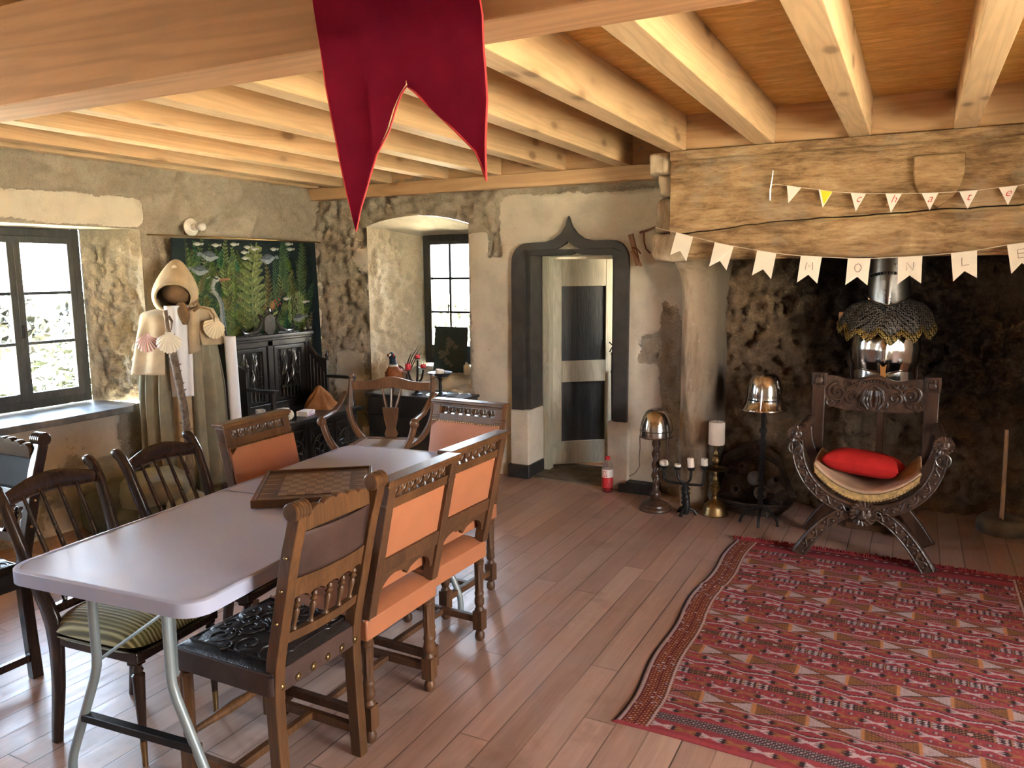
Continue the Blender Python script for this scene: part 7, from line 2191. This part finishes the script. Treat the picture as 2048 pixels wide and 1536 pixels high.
# dark boot-like leather bag behind the chairs
m = M(); m.lathe([(.055, 0), (.062, .02), (.058, .12), (.050, .19), (.056, .20), (.046, .20), (.04, .1), (.01, .05)], 22, (-4.045, 3.675, 0)); tag(m.build('dark_leather_jug', MT['brownleather'], smooth=60), 'dark leather vessel on the floor beside the white cloth roll', 'vessel')

# ---- rucksack on the floor
t_ = thing('canvas_rucksack', 'slumped olive canvas rucksack on the floor below the window', 'rucksack', (-4.34, 3.26, 0), math.radians(52))
def soft(name, c, r, seed, mat, parent, amp=.08, rot=(0, 0, 0), n=36, k=24, pw=3.2, label=None):
    m = M(); P = np.zeros((n, k, 3)); R = rotm(*rot)
    for i in range(n):
        a = 2*PI*i/n
        for j in range(k):
            b = -PI/2+PI*j/(k-1); d = np.array((math.cos(b)*math.cos(a), math.cos(b)*math.sin(a), math.sin(b)))
            q = d/(np.abs(d)**pw).sum()**(1/pw)
            f = 1+amp*2*(fbm(np.array(d[0]*2.2+d[2]*1.4+5), np.array(d[1]*2.2+d[2]*1.7+9), seed, 4)-.5)
            P[i, j] = (q*np.array(r)*f) @ R.T + np.array(c)
            P[i, j, 2] = max(P[i, j, 2], .003)
    m.grid(P, wrap_u=True); return m.build(name, mat, parent, smooth=180, label=label)
soft('rucksack_body', (-.02, .03, .15), (.27, .155, .155), 3, MT['green_can'], t_, .18)
soft('top_flap', (.05, -.06, .235), (.20, .14, .125), 5, MT['green_can2'], t_, .16, (.3, 0, .1), label='faded olive flap')
soft('side_pocket', (-.27, -.03, .13), (.10, .12, .12), 7, MT['green_can'], t_, .2)
soft('side_pocket', (.24, -.06, .11), (.11, .12, .105), 8, MT['green_can2'], t_, .2)
soft('front_pocket', (-.02, -.14, .085), (.18, .08, .075), 9, MT['green_can'], t_, .2)
m = M()
for x, dx in ((-.03, .06), (.12, .05)): m.tube([(x+dx, -.05, .36), (x+dx*.6, -.17, .28), (x, -.215, .17), (x-.01, -.225, .11)], .018, 8, flat=.18, up=(0, .5, 1))
m.build('strap', MT['green_can2'], t_)
m = M()
for x in (-.005, .115): m.strip([(x-.022, .10), (x+.022, .10), (x+.022, .13), (x-.022, .13)], [(x-.014, .106), (x+.014, .106), (x+.014, .124), (x-.014, .124)], -.235, -.228, 'xz')
m.build('buckle', MT['steeldark'], t_)

# ================================================================== CHEST AND NICHE THINGS
t_ = thing('black_chest', 'long black planked chest below the niche window', 'chest', (-3.47, 5.155, 0))
for k in range(4):
    m = M(); m.box(-.425, .425, -.15, .15, .03+.148*k, .03+.148*k+.144); m.build('plank', MT['black_oak'], t_, bevel=.003, smooth=0)
m = M(); m.box(-.44, .44, -.17, .155, .622, .645); m.build('lid', MT['black_oak'], t_, bevel=.004, smooth=0)
for x in (-.39, .39):
    m = M(); m.box(x-.03, x+.03, -.155, .15, 0, .03); m.build('foot', MT['black_oak'], t_, smooth=0)
m = M(); m.box(-4.01, -3.90, 5.06, 5.16, 0, .34); tag(m.build('pale_block', MT['stone_pale'], bevel=.006, smooth=0), 'pale stone block on the floor between the settle and the black chest', 'block')

# pheasant (continuous body), facing the camera
def make_pheasant():
    t = thing('stuffed_pheasant', 'stuffed cock pheasant with copper breast and dark head standing on the black chest', 'pheasant', (-3.685, 5.11, .645), math.radians(12))
    # spine from under-tail through body, breast, neck to head (front is -y)
    sp = [(.0, .135, .075), (.0, .115, .095), (0, .07, .120), (0, .02, .135), (0, -.03, .150), (0, -.055, .185), (0, -.055, .215), (-.004, -.05, .245), (-.008, -.048, .275), (-.010, -.050, .300), (-.012, -.058, .318), (-.012, -.064, .328)]
    rw = [.012, .035, .070, .090, .082, .060, .042, .029, .025, .030, .026, .010]; rh = [.010, .03, .062, .082, .085, .062, .042, .029, .025, .029, .025, .010]
    k = 60; tt = np.linspace(0, 11, k); S = np.stack([np.interp(tt, range(12), [p[i] for p in sp]) for i in range(3)], 1)
    for _ in range(2):
        S[1:-1] = (S[:-2]+2*S[1:-1]+S[2:])/4
    RW = np.interp(tt, range(12), rw); RH = np.interp(tt, range(12), rh)
    T = np.gradient(S, axis=0); T /= np.linalg.norm(T, axis=1)[:, None]
    n = 26; P = np.zeros((n, k, 3))
    for j in range(k):
        x = np.array((1., 0, 0)); x -= T[j]*np.dot(x, T[j]); x /= np.linalg.norm(x); y = np.cross(T[j], x)
        for i in range(n):
            a = 2*PI*i/n; P[i, j] = S[j]+x*RW[j]*math.cos(a)+y*RH[j]*math.sin(a)
    m = M(); m.grid(P, wrap_u=True); m.add([tuple(P[i, 0]) for i in range(n)], [tuple(range(n))]); m.add([tuple(P[i, -1]) for i in range(n)], [tuple(range(n))])
    o = m.build('body', MT['feathers'], t, smooth=180)
    cols = []
    rd = random.Random(2)
    for v in m.v:
        z = v[2]; f = vnoise(np.array(v[0]*90), np.array(v[1]*60+z*90), 4)
        if z > .236: c = np.array((.018, .030, .050))*(.6+.8*f)
        elif z > .222: c = np.array((.55, .56, .55))
        elif v[1] < .05 and z > .09: c = np.array((.24, .075, .022))*(.55+.9*f)
        else: c = np.array((.085, .040, .020))*(.5+1.0*f)
        if z < .088: c = np.array((.022, .016, .012))
        cols.append(c)
    attr_c(o, 'paint', np.array(cols))
    m = M(); m.tube([(-.012, -.082, .316), (-.012, -.098, .311), (-.012, -.106, .302)], [.009, .006, .001], 8); m.build('beak', MT['shell'], t)
    m = M()
    for s in (-1, 1): m.sphere((-.012+s*.024, -.066, .308), .013, 10, 8, (.5, 1, 1.1))
    m.build('wattle', m_plain('red_wattle', (.32, .03, .025), .6), t, label='red face patch')
    m = M()
    for s in (-1, 1): m.sphere((-.012+s*.029, -.072, .312), .004, 8, 6)
    m.build('eye', MT['blackslit'], t)
    for k_ in range(4):
        m = M(); o_ = (k_-1.5)*.010; m.tube([(o_, .115, .09), (.03+o_*1.5, .16, .16), (.085+o_*2, .16, .28), (.16+o_*3-.03*abs(k_-1.5), .155, .385-.05*abs(k_-1.5))], [.010, .010, .008, .002], 8, flat=.25); m.build('tail_feather', MT['tailf'], t)
    for s in (-1, 1):
        W_ = M(); P = np.zeros((14, 12, 3))
        for i in range(14):
            for j in range(12):
                u = i/13; v = j/11; P[i, j] = (s*(.074+.020*math.sin(u*PI)), -.045+.16*u, .175-.095*v*math.sin(PI*(.15+.8*u))-.05*u)
        W_.grid(P); W_.build('wing', MT['tailf'], t, smooth=180, solid=.008)
        m = M(); m.tube([(s*.03, .0, .075), (s*.03, .005, .03), (s*.03, -.005, .004)], [.010, .006, .005], 8)
        for a in (-.5, 0, .5): m.tube([(s*.03, -.005, .005), (s*.03+.03*math.sin(a), -.005-.03*math.cos(a), .003)], [.004, .002], 6)
        m.build('leg', MT['pinecone'], t)
MT['feathers'] = m_attrcolor('pheasant_plumage', .6, 160, .5, .3)
MT['tailf'] = m_plain('barred_brown_feather', (.11, .065, .035), .7, 0, .5, 60)
make_pheasant()
# candle holder with three red candles
t_ = thing('flower_candelabrum', 'dark metal three-branched candle holder with flower cups and red candles on the chest', 'candelabrum', (-3.483, 5.10, .645))
m = M(); m.lathe([(.045, 0), (.046, .006), (.02, .014), (.012, .03)], 20); 
for k in range(5):
    a = k*2*PI/5; m.tube([(0, 0, .07), (.025*math.cos(a), .025*math.sin(a), .085), (.045*math.cos(a), .045*math.sin(a), .07)], [.006, .010, .003], 6)
m.build('foot', MT['iron'], t_)
TIPS = [(-.078, .0, .188), (.003, .015, .282), (.066, 0, .212)]
for i, (x, y, z) in enumerate(TIPS):
    m = M(); m.tube([(0, 0, .02), (x*.25, y*.3, .09), (x*.75, y*.8, z*.62), (x, y, z-.01)], [.009, .0095, .009, .007], 8); a_ = m.build('branch', MT['iron'], t_)
    m = M()
    for k in range(7):
        a = 2*PI*k/7; c, s = math.cos(a), math.sin(a); m.tube([(x+c*.012, y+s*.012, z), (x+c*.030, y+s*.030, z+.004), (x+c*.043, y+s*.043, z+.010)], [.008, .011, .003], 6, flat=.3)
    m.lathe([(.02, z-.004), (.022, z+.002), (.02, z+.004)], 14, (x, y, 0)); m.build('flower_cup', MT['silver'], a_)
    lab = ['thick red candle on the lowest left cup of the flower candle holder', 'red candle on the top cup of the flower candle holder', 'red candle on the right cup of the flower candle holder'][i]
    candle('candle', lab, (-3.483+x, 5.10+y, .645+z+.0042), (.024, .021, .021)[i], (.050, .028, .026)[i], MT['redwax'], 'red candles in the flower candle holder')
# tazza with white candle on a silver tray
t_ = thing('silver_tray', 'round silver tray on the right end of the black chest', 'tray', (-3.235, 5.09, .645))
m = M(); m.lathe([(.06, 0), (.105, .004), (.128, .014), (.132, .018), (.126, .018), (.10, .008), (.02, .005)], 36); m.build('dish', MT['silver'], t_)
t_ = thing('pewter_tazza', 'dark metal stemmed dish standing on the silver tray holding a white candle stub', 'tazza', (-3.262, 5.10, .6505))
m = M(); m.lathe([(.042, 0), (.044, .006), (.02, .014), (.011, .03), (.014, .07), (.010, .10), (.016, .125), (.03, .140)], 24); m.build('stem', MT['iron'], t_)
m = M(); m.lathe([(.03, .138), (.07, .150), (.094, .178), (.097, .182), (.091, .181), (.06, .160), (.01, .152)], 32); m.build('bowl', MT['steeldark'], t_)
candle('candle', 'broad white candle stub leaning in the stemmed dish on the chest', (-3.27, 5.10, .8035), .034, .052, MT['wax'], None, math.radians(8))
# niche: dark flower painting, bottle, jar
t_ = thing('flower_painting', 'dark unframed painting of pale flowers leaning against the niche window', 'painting', (-3.568, 5.72, .745))
t_.rotation_euler = (math.radians(-7), 0, 0)
m = M(); m.box(-.163, .163, 0, .018, 0, .395); m.build('panel', m_plain('dark_canvas', (.020, .036, .034), .5, 0, .25, 12), t_, bevel=.002, smooth=0)
m = M(); rd = random.Random(12)
for k in range(26):
    u = k/25; cx = -.02+.05*math.sin(u*7)+rd.uniform(-.03, .03); cz = .28-.20*u+rd.uniform(-.02, .02); r = rd.uniform(.012, .028)
    pts = [(cx+r*(1+.3*math.cos(5*a+k))*math.cos(a), -.0006-.0001*k, cz+r*(1+.3*math.cos(5*a+k))*math.sin(a)*.8) for a in np.linspace(0, 2*PI, 24)[:-1]]
    m.add(pts, [tuple(range(23))])
m.build('painted_blossom', m_plain('faded_blossom_paint', (.13, .115, .085), .6, 0, .5, 60), t_, smooth=0)
t_ = thing('ceramic_bottle', 'small cream ceramic bottle at the right side of the niche sill', 'bottle', (-3.352, 5.66, .742))
m = M(); m.lathe([(.026, 0), (.028, .004), (.028, .075), (.024, .084), (.012, .088), (.012, .098), (.014, .102), (.010, .102)], 22); m.build('bottle_body', MT['wax'], t_)
t_ = thing('glass_jar', 'small greenish glass jar on the niche sill behind the red candles', 'jar', (-3.80, 5.62, .735))
m = M(); m.lathe([(.028, 0), (.032, .005), (.033, .06), (.026, .075), (.026, .092), (.022, .092)], 22); m.build('jar_body', m_plain('milky_glass', (.36, .42, .38), .15, 0, .05), t_)

# tool on the wall right of the doorway
t_ = thing('wooden_bracket', 'splintered wooden bracket with rusty nail hanging on the wall right of the doorway', 'bracket', (0, 0, 0))
m = M(); m.bar((-1.80, 5.318, 1.855), (-1.742, 5.315, 1.64), .034, .020, (0, 1, 0)); m.bar((-1.785, 5.300, 1.74), (-1.715, 5.300, 1.635), .018, .016, (0, 1, 0)); m.build('wooden_strip', m_wood('raw_splintered_wood', (.22, .10, .05), (.38, .19, .10), 'z', .7), t_, smooth=0)
m = M(); m.tube([(-1.79, 5.33, 1.76), (-1.77, 5.28, 1.762), (-1.735, 5.27, 1.75), (-1.72, 5.30, 1.72)], .005, 6); m.build('rusty_nail', MT['rust'], t_)
t_ = thing('rusty_hook', 'rusty iron bar and hook fixed in the wall at the left end of the mantel', 'hook', (0, 0, 0))
m = M(); m.tube([(-1.735, 5.33, 1.865), (-1.65, 5.25, 1.875), (-1.53, 5.12, 1.90)], .008, 8); m.tube([(-1.70, 5.30, 1.868), (-1.69, 5.28, 1.80), (-1.675, 5.28, 1.75), (-1.65, 5.30, 1.72)], .005, 6); m.build('iron_bar', MT['rust'], t_)
